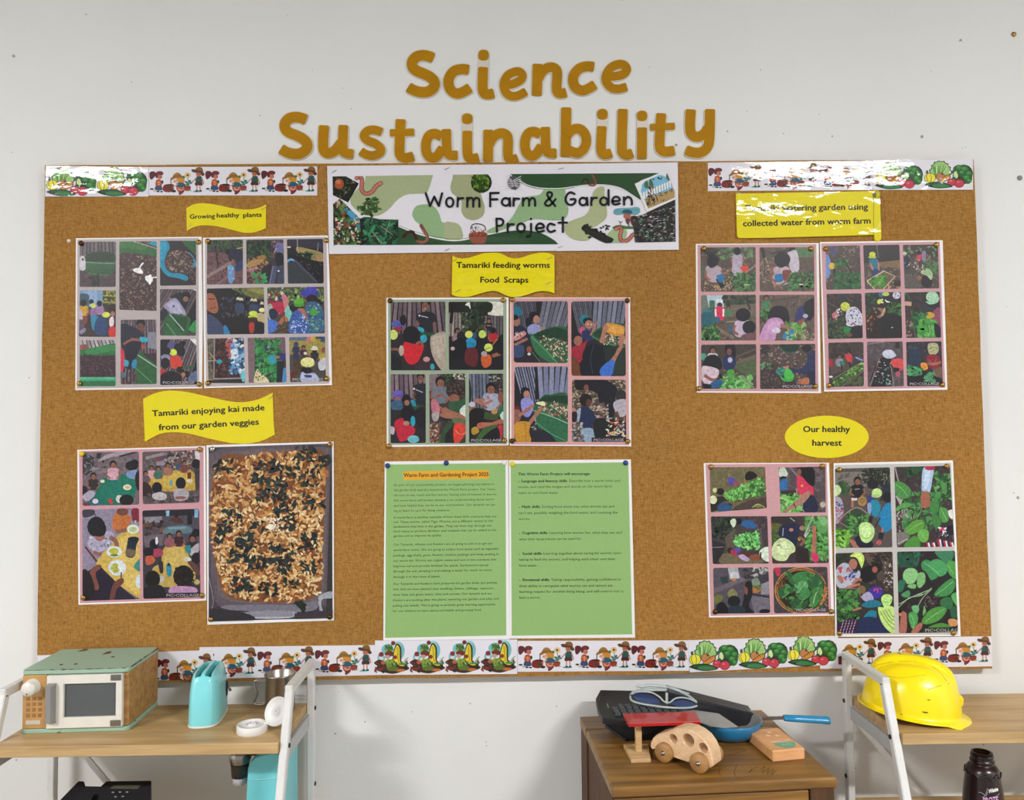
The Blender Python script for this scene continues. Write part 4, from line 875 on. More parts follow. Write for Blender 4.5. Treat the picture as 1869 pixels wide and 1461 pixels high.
def f(k):
    k.st(440, 780, 800, 1380, 15, -60, 60, '6a5a62 786870 5a4c54'); k.e('14121a', 628, 820, 42, 42); k.e('6a4438', 625, 860, 32, 42); k.p('262636', "445,830 560,850 640,900 650,960 560,1010 540,1100 560,1200 520,1240 470,1180 450,1000"); k.p('1c1c2a', "500,1000 620,980 610,1100 560,1160 520,1240"); k.ln('8a5a4a', 24, "540,960 600,970 650,960"); k.p('2fa0b8', "620,945 690,950 700,980 640,990"); k.ln('8a5a4a', 22, "470,1010 540,970 600,965"); k.q('80808e', "700,900 780,900 780,1060 690,1040"); k.e('a04a44', 650, 1030, 20, 22)
    k.p('2a5a34', "600,1100 640,1085 780,1130 780,1380 590,1380 580,1230"); k.q('3a2a30', "640,1095 780,1090 780,1200"); k.ln('b0c0b4', 9, "600,1105 775,1220", 0); k.ln('5a9a68', 7, "585,1225 730,1355", 0); k.p('c83048', "445,1060 475,1070 485,1190 450,1270"); k.p('3a98b0', "480,1150 520,1165 510,1210 480,1200"); k.p('2a80a8', "560,1150 595,1160 580,1225 545,1210"); k.sc('6a4a4c 4a343a', 445, 1270, 600, 1370, 40, 18, .6); k.p('4a6a78', "455,1265 495,1270 490,1310 455,1300")
cell(C, "447,788 770,785 773,1368 447,1372", '42343a', f, 'photo of an adult in blue gloves beside the bin')
def f(k):
    k.st(900, 960, 1200, 1390, 12, -200, -140, '6a5c62 7a6a70 584c54'); k.q('e8e6e6', "1070,960 1140,960 1140,1030"); k.e('50508a', 905, 1015, 36, 26); k.p('1e1c26', "930,1020 1000,1000 1030,1080 1000,1120 950,1080"); k.e('1a181c', 1010, 1000, 28, 22); k.e('c4d84c', 922, 1082, 34, 30); k.e('1c181c', 860, 1070, 40, 36); k.p('8a88a8', "810,1120 860,1100 900,1130 850,1180"); k.p('c84034', "895,1130 960,1110 1005,1170 985,1230 910,1220"); k.e('201a22', 850, 1180, 42, 50); k.p('b02c34', "805,1240 850,1240 860,1280 810,1310"); k.p('1e1a20', "810,1290 900,1250 990,1290 980,1380 810,1380"); k.e('1e1a20', 985, 1240, 36, 30); k.e('3a5a3a', 1060, 1220, 60, 14, -10); k.e('2a181a', 1040, 1280, 34, 30); k.e('a87058', 1015, 1285, 18, 22); k.p('5a6a8a', "1080,1280 1140,1250 1140,1340 1060,1340"); pc(k, 830, 1368, 1112)
cell(C, "805,965 1130,962 1138,1372 805,1378", '3a3034', f, 'photo of children bending over the bin')

# --- collage 2: garden bed
C = collage((365, 425, 4.951), "25,45 1155,24 1170,400 1193,1378 38,1406", "45,62 1142,38 1168,1365 55,1392", 'b9adab', 'white edged collage of eight photos of children at garden beds, beside the banner', "70,75 1142,70 70,1360 1147,1320", dlvl=1)
def f(k):
    k.lv(DGRN + ' 4a5a40', 60, 60, 390, 180, 150, 18); k.q('6a4a4c', "60,180 390,180 390,480 60,480"); k.sc('5a3e42 7a5a58 4a3238', 60, 180, 390, 470, 120, 20, .4); k.ln('2a1e22', 14, "140,120 160,280 170,300", 1); k.ln('8a7470', 30, "60,400 280,270", 0); k.ln('7a686c', 18, "150,470 290,370", 0); k.ln('c0a070', 8, "320,150 390,130", 0)
    k.p('202438', "250,160 320,145 385,165 390,230 360,330 330,340 320,250 270,260"); k.e('1c1820', 250, 172, 24, 26); k.ln('8a5a4a', 20, "300,240 285,280"); k.p('5a9ac8', "250,310 300,300 312,400 285,460 260,440"); k.sc('8ac0e0 b06a8a', 255, 320, 305, 430, 20, 12); k.p('2a3a5a', "320,300 385,240 380,330 330,350")
cell(C, "65,68 388,62 388,465 62,470", '4a3a40', f)
def f(k):
    k.lv(DGRN, 415, 60, 650, 240, 120, 22); k.sc('8a6a4a a08058 6a4a3a', 420, 230, 620, 340, 80, 18, .4); k.p('a8844c', "420,290 480,250 570,240 560,270 470,310 420,310"); k.p('96703c', "510,220 580,200 600,225 560,245"); k.q('584448', "640,60 760,60 760,230 640,230"); k.sc('3a2c34 8a7a80', 640, 60, 760, 200, 30, 20); k.p('6a6a98', "680,110 740,90 755,160 700,190"); k.p('1c1a24', "680,190 750,190 745,290 700,300"); k.ln('c0a090', 8, "690,140 670,180")
    k.p('2a2028', "560,330 640,290 650,460 520,460"); k.ln('4a5068', 44, "680,300 650,470", 0); k.ln('707890', 10, "660,300 630,460", 0); k.q('3c4256', "700,300 760,290 760,460 700,460"); k.lv('2f8a50 3fa060', 480, 370, 590, 460, 30, 34); k.p('b08088', "425,330 520,310 500,350 430,360"); k.lv('5a3a3c 8a5a4c', 420, 330, 560, 460, 40, 20); k.e('e8e8ec', 710, 346, 9, 7)
cell(C, "418,65 755,60 762,462 422,463", '3a3034', f)
def f(k):
    k.q('34303c', "785,55 1120,55 1120,150 785,120"); k.p('9a8a58', "870,130 1000,150 1115,190 1115,260 1000,240 900,200"); k.p('7a7a48', "950,160 1060,190 1050,240 960,220"); k.ln('b0a8a8', 6, "880,60 882,160", 0); k.ln('7a707a', 10, "1070,90 1060,180", 0); k.lv('2a4a30 1c2c20 141c18', 860, 180, 1000, 290, 60, 26); k.p('151318', "800,200 900,220 1115,300 1115,460 1040,440 860,250"); k.sc('2a2428 403840', 900, 260, 1115, 450, 60, 14); k.e('6aa0d0', 822, 256, 34, 24); k.e('5a8ac0', 830, 275, 20, 16); k.p('33373c', "790,280 870,270 1040,460 790,460"); k.ln('4a4a60', 16, "860,250 1060,450", 0); k.p('b07a5a', "1050,200 1070,210 1110,260 1060,240"); k.e('d8d0c0', 805, 130, 18, 8)
cell(C, "785,60 1112,55 1118,458 795,460", '201e24', f)
def f(k):
    k.p('6a6a3a', "300,500 580,500 580,600 450,580 330,530"); k.p('8a8a4c', "420,510 580,510 580,560"); k.lv(DGRN, 300, 500, 420, 620, 30, 18); k.sc('2a2a38 3a3a58 1a1a20 50404a', 190, 590, 580, 760, 120, 20, .7)
    for x, y in ((345, 600), (375, 605), (470, 610), (500, 612), (560, 640)): k.e('d0c8a0', x, y, 16, 18); k.e('28222c', x, y + 20, 14, 14); k.p('34405c', [(x - 20, y + 40), (x + 20, y + 40), (x + 24, y + 110), (x - 24, y + 110)])
    k.e('24181a', 95, 575, 55, 45); k.p('9a5c44', "62,560 120,555 155,620 165,700 130,730 62,690"); k.ln('3a201c', 8, "75,600 135,600"); k.ln('5a3028', 7, "90,690 150,670"); k.p('3c4460', "62,750 130,760 200,830 240,915 62,915"); k.p('2a7aa8', "215,840 245,850 270,915 220,915")
    k.e('c8d850', 480, 730, 40, 24); k.e('b8c848', 480, 760, 48, 16); k.p('3a2a20', "445,770 515,770 510,820 450,820"); k.p('b03a34', "445,820 490,820 485,900 450,900"); k.e('e8dc90', 560, 700, 28, 20); k.p('b8a878', "520,730 580,740 580,820 525,800"); k.p('1c2028', "500,810 580,820 580,915 500,915"); k.q('1e1e1c', "180,760 430,740 430,915 180,915") if False else None
cell(C, "62,505 578,495 582,915 65,920", '1e1a1c', f, 'photo of a crowd of children in the shade')
def f(k):
    k.lv('5a7a3a 7a9a50 3a5a2a a0a878', 610, 490, 1120, 620, 110, 24); k.sc('6a3a38 8a2a30 3a3a50 c8c0a8', 610, 540, 780, 760, 90, 20, .8); k.p('b02a48', "655,640 730,620 765,690 740,730 660,690"); k.p('a8a8a0', "610,660 650,650 660,760 620,780"); k.p('c87a80', "740,560 780,570 800,640 770,700"); k.p('7ac0b0', "770,700 800,660 835,740 820,800 775,780"); k.p('1e2c40', "625,700 680,690 700,760 640,780")
    k.p('4a70c0', "612,790 690,800 710,850 660,900 612,900"); k.ln('a8684c', 34, "720,830 760,770 790,800"); k.sc('4a3a30 6a5a48', 700, 840, 830, 910, 20, 24)
    k.e('3c3c9a', 990, 545, 85, 40); k.e('4444a8', 1000, 520, 55, 34); k.e('2a181c', 1010, 600, 52, 40); k.p('2a1c20', "980,600 1060,590 1110,640 1060,660"); k.p('3a6080', "960,650 1060,630 1110,700 1125,860 1080,900 960,900"); k.sc('8ab0b8 2a4a60 5a9070', 970, 650, 1120, 890, 70, 14, .6); k.p('4a9a44', "990,700 1040,690 1070,730 1010,750")
    k.e('1e1a1e', 870, 680, 62, 40); k.e('5aa838', 892, 628, 46, 36); k.e('4a9430', 895, 655, 48, 16); k.p('a8685a', "880,690 940,690 970,770 950,810 900,740"); k.p('3a5aa0', "820,760 880,700 950,780 970,910 810,910"); k.sc('7a9ad0 c8d8f0 24407a', 815, 740, 965, 905, 90, 11, .6)
cell(C, "608,495 1120,488 1128,910 615,915", '4a4440', f, 'photo of children in blue patterned dresses')
def f(k):
    k.q('5a5648', "65,955 130,955 130,1360 65,1360"); k.sc('6a6450 3a3a30 8a7a68', 65, 955, 130, 1350, 50, 18, .5); k.p('352222', "130,955 250,955 360,1310 130,1310"); k.sc('4a2c2c 5a3834 2a1a1c 6a4440', 135, 955, 350, 1300, 200, 15, .7); k.ln('8a8080', 14, "130,955 125,1330", 0); k.ln('908488', 14, "125,1322 375,1315", 0); k.ln('8a7a78', 14, "250,960 375,1310", 0); k.q('262a26', "65,1335 405,1330 405,1360 65,1360")
    k.sc('3a6a98 5a90c0 8ab0d0 28486a d8dce0', 270, 955, 405, 1280, 120, 26, .7); k.sc('b07a68 c0383c', 235, 960, 290, 1110, 40, 16); k.e('c8d8e8', 310, 1075, 34, 28); k.ln('b09080', 9, "66,1160 150,1155"); k.ln('b09080', 8, "80,1080 140,1150"); k.e('2f98a8', 175, 1165, 26, 20); k.p('6ac0c8', "370,1260 405,1250 405,1340 380,1340")
cell(C, "65,958 395,950 408,1360 78,1358", '2f2628', f)
def f(k):
    k.q('7a626a', "430,945 500,945 490,1360 430,1360"); k.q('6e565e', "680,945 780,945 780,1120 730,1100"); k.ln('8a7078', 26, "500,960 680,950", 0); k.lv('2f7a40 3a8a4a 226034 4a9a54', 500, 970, 720, 1360, 190, 32); k.e('2a3a4a', 605, 1040, 24, 30); k.e('7a8a9a', 618, 1035, 12, 14); k.p('2a98a8', "630,1110 680,1110 690,1170 650,1190 620,1160"); k.ln('a87068', 20, "670,1130 720,1125"); k.q('34346a', "720,1090 780,1090 780,1155 720,1150"); k.p('4a8ac0', "750,1240 780,1230 780,1350 745,1350"); k.q('20242a', "700,1160 760,1160 740,1360 690,1360")
    k.p('d8cca0', "495,1290 520,1230 545,1270 600,1310 620,1360 495,1360"); k.sc('2a2a20 8a7a58', 500, 1250, 610, 1355, 16, 12)
cell(C, "430,950 770,945 782,1352 440,1358", '3a3438', f)
def f(k):
    k.q('988a48', "805,960 1135,960 1135,1120 805,1100"); k.q('5a6a80', "805,940 960,940 960,975 805,975"); k.q('c06a80', "965,940 1000,940 1000,985 965,985"); k.q('c0a040', "1000,940 1045,940 1045,985 1000,985"); k.q('2a4a6a', "1090,940 1135,940 1135,990 1090,990"); k.sc('8a7c40 a89a54', 805, 980, 1130, 1110, 60, 18, .3)
    k.kid(868, 1010, 42, hair='3a3a5c', shirt='2a3450', back=True, pants='2a3450'); k.kid(935, 1040, 40, shirt='3a2c34'); k.e('e0dcd0', 952, 1090, 16, 14); k.kid(1035, 1060, 46, hair='1c181c', hat='e0dcc0', shirt='2a2c34', back=True); k.p('b8a03c', "1075,1110 1125,1100 1130,1170 1085,1150"); k.p('c8c8d0', "1070,1170 1130,1130 1135,1230 1080,1240"); k.e('8a4a38', 1115, 1060, 18, 26); k.p('6a1f20', "815,1280 850,1250 860,1290 830,1320"); k.q('4a3a28', "840,1140 905,1150 930,1240 860,1290")
    k.e('1c161c', 960, 1245, 52, 36); k.e('dcd88c', 972, 1172, 64, 46); k.e('e4e09c', 985, 1160, 46, 32); k.ln('a8a45c', 5, "915,1200 990,1215 1040,1190"); k.p('b0b8d8', "920,1260 960,1275 1040,1270 1070,1345 915,1345"); k.p('40406a', "945,1285 1010,1290 1000,1310 950,1305"); pc(k, 838, 1338, 1112)
cell(C, "805,945 1130,938 1138,1342 815,1352", '4a4440', f)

# --- collage 3: feeding, green edge
C = collage((700, 535, 5.038), "25,45 1150,42 1150,700 1152,1402 30,1418", "42,62 1130,55 1132,1392 45,1398", '96a48c', 'green edged collage of five photos of children feeding worms with an adult', "60,72 1100,68 50,1408 1112,1358", {0: (DARKBRASS, 'dark brass')}, dlvl=0)
def adult(k, x, y, s):
    k.ln('7a5044', .34 * s, [(x + 1.35 * s, y + 1.6 * s), (x + 1.5 * s, y + 3.2 * s), (x + 1.35 * s, y + 4.4 * s)]); k.p('23242c', [(x - .6 * s, y + 1.2 * s), (x + .6 * s, y + 1.1 * s), (x + 1.5 * s, y + 1.5 * s), (x + 1.75 * s, y + 2.7 * s), (x + 1.2 * s, y + 3 * s), (x + 1.1 * s, y + 5.2 * s), (x - 1.1 * s, y + 5 * s), (x - 1.0 * s, y + 3 * s), (x - 1.5 * s, y + 3.1 * s), (x - 1.4 * s, y + 1.7 * s)])
    k.e('14121a', x, y - .3 * s, .75 * s, .8 * s); k.e('7a5044', x - .02 * s, y + .25 * s, .58 * s, .72 * s); k.e('2a1512', x - .28 * s, y + .15 * s, .09 * s, .06 * s); k.e('2a1512', x + .15 * s, y + .15 * s, .09 * s, .06 * s); k.ln('c8a8a0', .08 * s, [(x - .25 * s, y + .6 * s), (x, y + .68 * s), (x + .2 * s, y + .58 * s)]); k.ln('7a5044', .34 * s, [(x - 1.3 * s, y + 2.6 * s), (x - 1.5 * s, y + 3.6 * s), (x - 1 * s, y + 4.3 * s)])
def f(k):
    k.st(60, 75, 600, 420, 13, -40, 60, '6c5a60 7c6a6e 5c4c54'); k.q('2a2428', "60,380 600,380 600,720 60,720"); adult(k, 385, 110, 56); k.e('d8d8d8', 330, 208, 9, 9); k.text('worms', 345, 228, 410, 228, 12, 'c0c0c4', .03) if False else k.ln('b8b8bc', 8, "345,212 410,226", 0)
    k.q('26482c', "340,350 470,370 470,400 340,400"); k.e('5a5aa0', 120, 285, 50, 34); k.e('5050a0', 140, 300, 50, 16); k.e('8a2c34', 130, 335, 40, 24); k.e('c8d870', 90, 385, 42, 46); k.e('1c181e', 180, 250, 30, 50); k.p('2a98b0', "315,310 370,330 365,365 325,345"); k.p('2aa0b8', "340,400 385,385 400,430 370,460 345,440"); k.e('17151b', 255, 385, 80, 82); k.p('c4202c', "190,455 260,465 350,480 370,510 310,640 230,650 180,560"); k.ln('8a5a4c', 22, "300,470 345,450 360,490"); k.ln('7a5044', 24, "65,520 130,520 160,560"); k.p('1c1a20', "65,560 150,600 170,710 65,710"); k.e('b0a090', 165, 530, 24, 50); k.p('3a2830', "300,640 420,620 470,710 300,710"); k.e('c09090', 395, 610, 32, 24); k.e('2f98a8', 450, 680, 20, 30)
    k.p('a89a8c', "430,420 460,385 580,375 600,720 540,715 480,640 440,540"); k.p('b8aa9c', "455,410 560,390 570,500 500,600 460,520"); k.ln('94867a', 6, "545,410 565,540 580,700"); k.ln('94867a', 4, "470,560 520,640 560,700")
cell(C, "65,85 568,80 572,712 68,712", '332c30', f, 'photo of an adult talking to seated children')
def f(k):
    k.q('d8d4c8', "960,75 1100,75 1100,220 960,200"); k.st(600, 180, 780, 420, 6, -10, 10, '8a8078 9a9088 786e68'); k.st(900, 210, 1100, 400, 7, 0, 0, '5e5658 6a6264 524a4e'); k.lv('1f2a1c 2a3a26 182018 3a4a30', 720, 80, 920, 400, 190, 26); k.q('1a1a1a', "600,80 760,80 740,180 640,170"); k.p('1e2418', "920,80 1000,100 990,170 920,170"); k.p('d8d8cc', "750,110 790,85 800,150 780,120"); k.ln('1a1614', 26, "600,110 720,150", 0); k.ln('16120f', 30, "640,80 620,280")
    k.q('1c181c', "600,400 1100,400 1100,715 600,715"); k.kid(968, 255, 42, shirt='1e1e26'); k.ln('c0c0c4', 5, "950,300 985,302", 0); k.kid(680, 350, 52, shirt='8a7a84'); k.kid(1010, 345, 50, shirt='a8202c', back=True); k.e('201c24', 715, 400, 42, 46); k.e('20202a', 840, 400, 36, 44); k.p('2c4a6a', "820,370 850,365 855,410 825,415"); k.e('c8c860', 785, 382, 36, 34); k.e('bcd060', 908, 380, 34, 38); k.p('16161e', "860,430 940,430 950,560 860,560"); k.e('2088b0', 803, 460, 52, 50); k.e('1c7aa0', 795, 480, 56, 28); k.p('141216', "640,450 750,420 750,580 620,590"); k.e('c0a0a0', 636, 512, 20, 18); k.p('5a1f24', "760,520 850,510 870,600 840,680 750,640"); k.p('a03a2c', "1010,360 1060,430 980,460 990,380") if False else None
    k.e('c0d060', 965, 502, 40, 38); k.ln('4a5a20', 5, "935,520 985,500"); k.p('c05a2c', "900,580 980,570 990,650 940,690 905,660"); k.e('a89a9c', 925, 560, 28, 26); k.ln('8a5a44', 34, "1000,580 1095,550"); k.p('16141a', "1030,450 1100,380 1100,560 1040,540"); k.p('1a161a', "1000,620 1100,600 1100,710 1000,710"); k.ln('a8843c', 10, "1000,480 1050,420")
cell(C, "598,82 1100,80 1103,708 602,708", '1f1b1d', f, 'photo of children gathered under a dark tree')
def f(k):
    k.st(62, 745, 400, 1000, 8, 0, 30, '74626a 846e76 625058'); k.q('2a2428', "62,980 400,960 400,1390 62,1390"); adult(k, 342, 780, 48); k.e('d8d8d8', 280, 882, 10, 10); k.ln('b8b8bc', 8, "295,888 360,915", 0); k.p('26482c', "270,1030 400,1050 400,1110 280,1090"); k.e('6a5ab0', 132, 925, 45, 34); k.e('5c4ea4', 140, 950, 50, 18); k.e('8a5a50', 130, 985, 34, 26); k.p('3a5a78', "75,1000 160,990 170,1070 80,1070"); k.e('1a181e', 210, 975, 40, 44); k.e('9a6a58', 215, 1010, 24, 26); k.p('2088a0', "250,985 285,990 300,1040 265,1035"); k.e('18161c', 225, 1110, 68, 72); k.p('b8243a', "100,1190 170,1150 200,1190 290,1250 260,1320 160,1370 120,1290"); k.e('a87868', 210, 1200, 30, 24); k.p('1c1a20', "290,1080 400,1060 400,1250 320,1240"); k.e('2a98b0', 270, 1180, 22, 50); k.e('6ab0bc', 275, 1345, 55, 36); k.e('2a2228', 355, 1300, 40, 60); k.p('b8b0b8', "65,1230 100,1240 95,1300 65,1290")
cell(C, "65,748 388,748 388,1380 65,1382", '332c30', f)
def f(k):
    k.q('7a6a70', "418,745 520,745 520,900 418,900"); k.q('d8d4c8', "640,745 755,745 755,800 640,790"); k.lv('3a3430 2a2824 5a4e44 4a3c38', 500, 745, 755, 960, 160, 20); k.lv(DGRN, 540, 745, 640, 830, 30, 20); k.kid(522, 820, 92, shirt='6a7078'); k.text('SMILE', 480, 958, 560, 952, 22, 'a8443c', .04) if False else k.ln('a8443c', 14, "480,948 560,942", 0); k.e('2a1c1e', 665, 900, 90, 78); k.sc('3a2a28 50403a', 590, 820, 740, 960, 60, 16, .6); k.e('8a5a48', 650, 970, 50, 40); k.p('2c5238', "600,1010 700,990 755,970 755,1110 680,1140 620,1100"); k.p('d0d4c8', "700,1080 755,1030 755,1160 720,1150")
    k.p('b8707c', "440,990 480,980 515,1040 515,1110 470,1130 440,1070"); k.p('a8a09c', "445,1110 510,1100 500,1170 460,1180"); k.q('2a2024', "520,1080 620,1140 600,1200 520,1160"); k.p('9a6450', "560,1050 600,1070 720,1120 755,1150 740,1180 640,1160 560,1150 520,1130 530,1100"); [k.ln('9a6450', 15, [(575, 1090 + i * 8), (520 + i * 4, 1050 + i * 28)], 0) for i in range(4)]
    k.q('2f4a30', "480,1380 600,1170 640,1200 560,1380"); k.sc('b09078 8a5a4c 6a3a34 c0a890 a03a34 5a4a38', 420, 1190, 520, 1380, 130, 14, .5); k.q('241c20', "570,1300 650,1200 660,1380 560,1380"); k.p('5a6a4a', "640,1150 755,1170 755,1210 650,1200"); k.p('d04030', "650,1210 755,1215 755,1290 690,1380 650,1380"); k.ln('e8988c', 5, "660,1260 700,1300 750,1290")
cell(C, "420,748 752,742 755,1380 425,1380", '3c3234', f, 'photo of a child reaching a hand to the camera')
def f(k):
    k.st(785, 742, 975, 1060, 6, 6, 12, '626878 70768a 565c6c'); k.lv('2a2428 3a3034 6a4a44 8a9a90', 975, 745, 1100, 1000, 100, 18); k.p('1c2a24', "785,790 810,900 800,1000 785,1000"); k.kid(985, 880, 95, shirt='9aa0b0', lean=.1); k.ln('a86a5a', 24, "1000,990 920,1020 840,990"); k.ln('a86a5a', 20, "930,990 850,980"); k.e('c0b8c4', 815, 1025, 30, 24); k.sc('c43a44', 950, 950, 1000, 980, 5, 14, .4); k.e('7a4a3c', 1078, 960, 28, 50)
    k.q('8a6038', "785,1060 860,1050 880,1070 785,1110"); k.p('181414', "785,1110 880,1060 960,1160 860,1240 785,1380"); k.q('3a4a24', "930,1090 1060,1120 1050,1170 920,1160"); k.p('3a5a30', "920,1240 1000,1190 1060,1200 900,1380 850,1360"); k.p('a8604c', "860,1210 900,1190 1000,1190 1100,1150 1100,1200 1000,1215 920,1240 870,1250"); k.e('b88a60', 1020, 1090, 30, 26); k.p('2a6048', "1060,1060 1100,1040 1100,1130 1060,1130"); k.p('c0d8d0', "1070,1130 1100,1090 1100,1170"); k.p('a8862c', "810,1250 850,1230 880,1270 850,1300 815,1300"); k.p('b82c3c', "1050,1230 1095,1220 1090,1330 1060,1320"); k.p('1c1618', "940,1300 1050,1240 1060,1370 900,1370"); pc(k, 808, 1368, 1085)
cell(C, "785,745 1100,742 1103,1378 788,1378", '2f2628', f, 'photo of a child holding scraps over the bin')

# --- collage 4: feeding, pink edge
C = collage((925, 535, 5.038), "32,42 1135,42 1145,1412 28,1405", "38,48 1118,48 1125,1400 42,1395", 'cf9c9a', 'pink edged collage of four photos of children tipping scraps into the green bin', "50,62 1108,70 48,1362 1112,1365", {1: (DARKBRASS, 'dark brass'), 2: (DARKBRASS, 'dark brass')}, dlvl=1)
def scraps(k, x0, y0, x1, y1, P_, n=220): k.sc('8a7468 b0a48c 6a4a40 c8c0a0 4a3430 9a5a48 d8d0b4 5a5a34', x0, y0, x1, y1, n, 16, .5, poly=P_)
def f(k):
    k.st(60, 75, 330, 400, 17, 60, 60, '585460 646070 4c4854', g=.35); k.st(330, 75, 640, 400, 7, -60, -120, '6a6a78 787886 5c5c6a'); k.q('28222a', "60,400 300,380 300,640 60,640"); k.p('1f6a80', "62,130 110,125 145,190 110,215 62,200"); k.p('1d2238', "62,330 130,300 200,360 200,420 62,500"); k.e('96685a', 88, 260, 34, 48); k.e('17151b', 70, 225, 40, 24); k.p('c88a8c', "65,400 150,350 175,385 80,440"); k.sc('e0d8d0 6a2a34', 70, 360, 170, 430, 20, 12); k.ln('96685a', 26, "70,480 150,440 190,420"); k.p('35486a', "65,500 150,480 150,580 65,590")
    k.e('17151b', 250, 215, 48, 45); k.e('17151b', 200, 270, 30, 45); k.e('a8786a', 272, 245, 30, 40); k.p('8e94c0', "195,310 250,285 300,300 320,350 250,390 195,370"); k.e('a8786a', 318, 330, 16, 20)
    k.p('27583a', "215,390 250,375 430,310 570,345 570,640 450,640 300,560 240,470"); k.p('183824', "250,385 430,320 560,355 560,470 480,420 280,430"); scraps(k, 280, 380, 560, 640, [(290, 410), (380, 385), (500, 420), (565, 480), (565, 640), (480, 620), (350, 520)]); k.p('2f6a44', "215,395 245,390 470,640 400,640 300,580 240,500"); k.ln('6aa87c', 6, "225,400 350,520 460,640"); k.ln('4a8a60', 5, "230,540 310,640"); k.e('8a4a3c', 205, 520, 24, 30); k.e('d8d8d8', 205, 562, 16, 12)
cell(C, "62,78 562,75 562,645 65,640", '3a363e', f, 'photo of two children watching the full bin', 26)
def f(k):
    k.st(590, 75, 800, 420, 12, 80, 40, '5a5864 686674 4e4c58', g=.32); k.st(800, 75, 1120, 400, 7, -20, -60, '6e7082 7c7e90 606274'); k.q('241f26', "590,420 1100,420 1100,765 590,765"); k.e('1f7a88', 715, 240, 45, 42); k.p('c04a68', "665,340 700,310 720,350 690,390"); k.e('18161c', 745, 260, 46, 34); k.e('a8705e', 755, 290, 38, 40); k.e('e8e4e0', 745, 287, 7, 5); k.e('e8e4e0', 775, 290, 7, 5); k.p('232c58', "690,360 740,340 790,380 770,440 700,420"); k.ln('a8705e', 20, "770,390 800,340 815,280"); k.ln('a8705e', 12, "812,300 795,270"); k.ln('a8705e', 12, "815,300 830,265")
    k.p('27583a', "780,390 880,310 1095,290 1095,500 900,460"); k.p('183824', "800,385 890,320 1090,310 1090,400 900,420"); scraps(k, 890, 380, 1095, 470, None, 90); k.ln('4a8a60', 8, "785,400 900,460 1090,500"); k.p('c88a30', "900,300 935,275 1060,300 1085,330 1070,400 1030,400 920,365"); k.p('d89c48', "925,295 1050,318 1065,380 940,350"); k.e('1c181e', 640, 400, 48, 40); k.e('96604e', 655, 440, 40, 46); k.p('9c2234', "600,500 680,480 740,430 720,500 700,640 610,600"); k.p('6a3a20', "595,610 640,600 690,765 595,765"); k.ln('a8705e', 40, "870,460 890,380 905,310"); k.e('a8705e', 910, 320, 24, 28)
    k.e('10121c', 800, 590, 108, 125); k.p('10121c', "700,600 900,600 880,765 690,765"); k.ln('3a4664', 5, "800,480 770,600 790,740"); k.ln('a8705e', 44, "960,640 1020,560 1060,430"); k.e('a8705e', 1062, 415, 26, 36); k.p('3a6ac0', "860,700 950,620 1005,640 1000,700 950,765 870,765"); k.q('1c2a22', "900,500 1040,480 960,600 900,600"); k.p('24302a', "1010,600 1095,500 1095,765 980,765")
cell(C, "592,78 1088,72 1095,765 595,762", '332e36', f, 'photo of a child tipping an orange tub', 26)
def f(k):
    k.st(60, 675, 280, 1010, 9, 90, 70, '8a8ea8 7a7e98 6c7088', g=.4); k.st(280, 675, 620, 980, 6, 20, -60, '8488a4 7478 94'.replace('7478 94', '747894'), g=.25); k.q('262028', "60,1000 300,1000 300,1375 60,1375"); k.e('17151b', 168, 905, 42, 40); k.e('17151b', 140, 950, 20, 30); k.e('a8786a', 182, 935, 30, 38); k.p('8a88c8', "130,990 200,965 250,1010 240,1080 200,1140 150,1120")
    k.p('27583a', "240,1070 330,950 400,935 570,950 570,1375 480,1375 330,1270 280,1180"); k.p('183824', "330,960 560,950 560,1020 400,1000 300,1050"); scraps(k, 280, 995, 565, 1170, [(290, 1050), (340, 1000), (480, 1010), (565, 1050), (565, 1170), (450, 1140), (330, 1090)], 260); k.p('2c6444', "260,1080 420,1130 570,1190 570,1375 480,1370 300,1260"); k.ln('8ac0a0', 8, "245,1080 420,1140 570,1205"); k.ln('5aa078', 6, "270,1190 400,1290 540,1360"); k.p('e0dcb0', "265,1010 340,1000 350,1040 300,1030"); k.p('5a1f24', "65,1050 110,1040 130,1090 65,1100"); k.p('8a5a4c', "65,1080 120,1080 130,1150 90,1200 65,1190"); k.ln('a06c5a', 30, "110,1130 180,1080 250,1030"); k.ln('a06c5a', 34, "200,1210 270,1120 325,1050")
    k.p('c08a2c', "70,1210 150,1180 215,1200 205,1280 220,1370 90,1370"); k.ln('94661c', 5, "160,1190 180,1280 170,1370"); k.sc('b0b0b0 50505c', 225, 1150, 270, 1260, 10, 14); k.p('20242c', "280,1250 400,1300 440,1375 280,1375")
cell(C, "70,680 562,675 562,1372 68,1372", '3a363e', f, 'photo of children dropping peelings in the bin', 26)
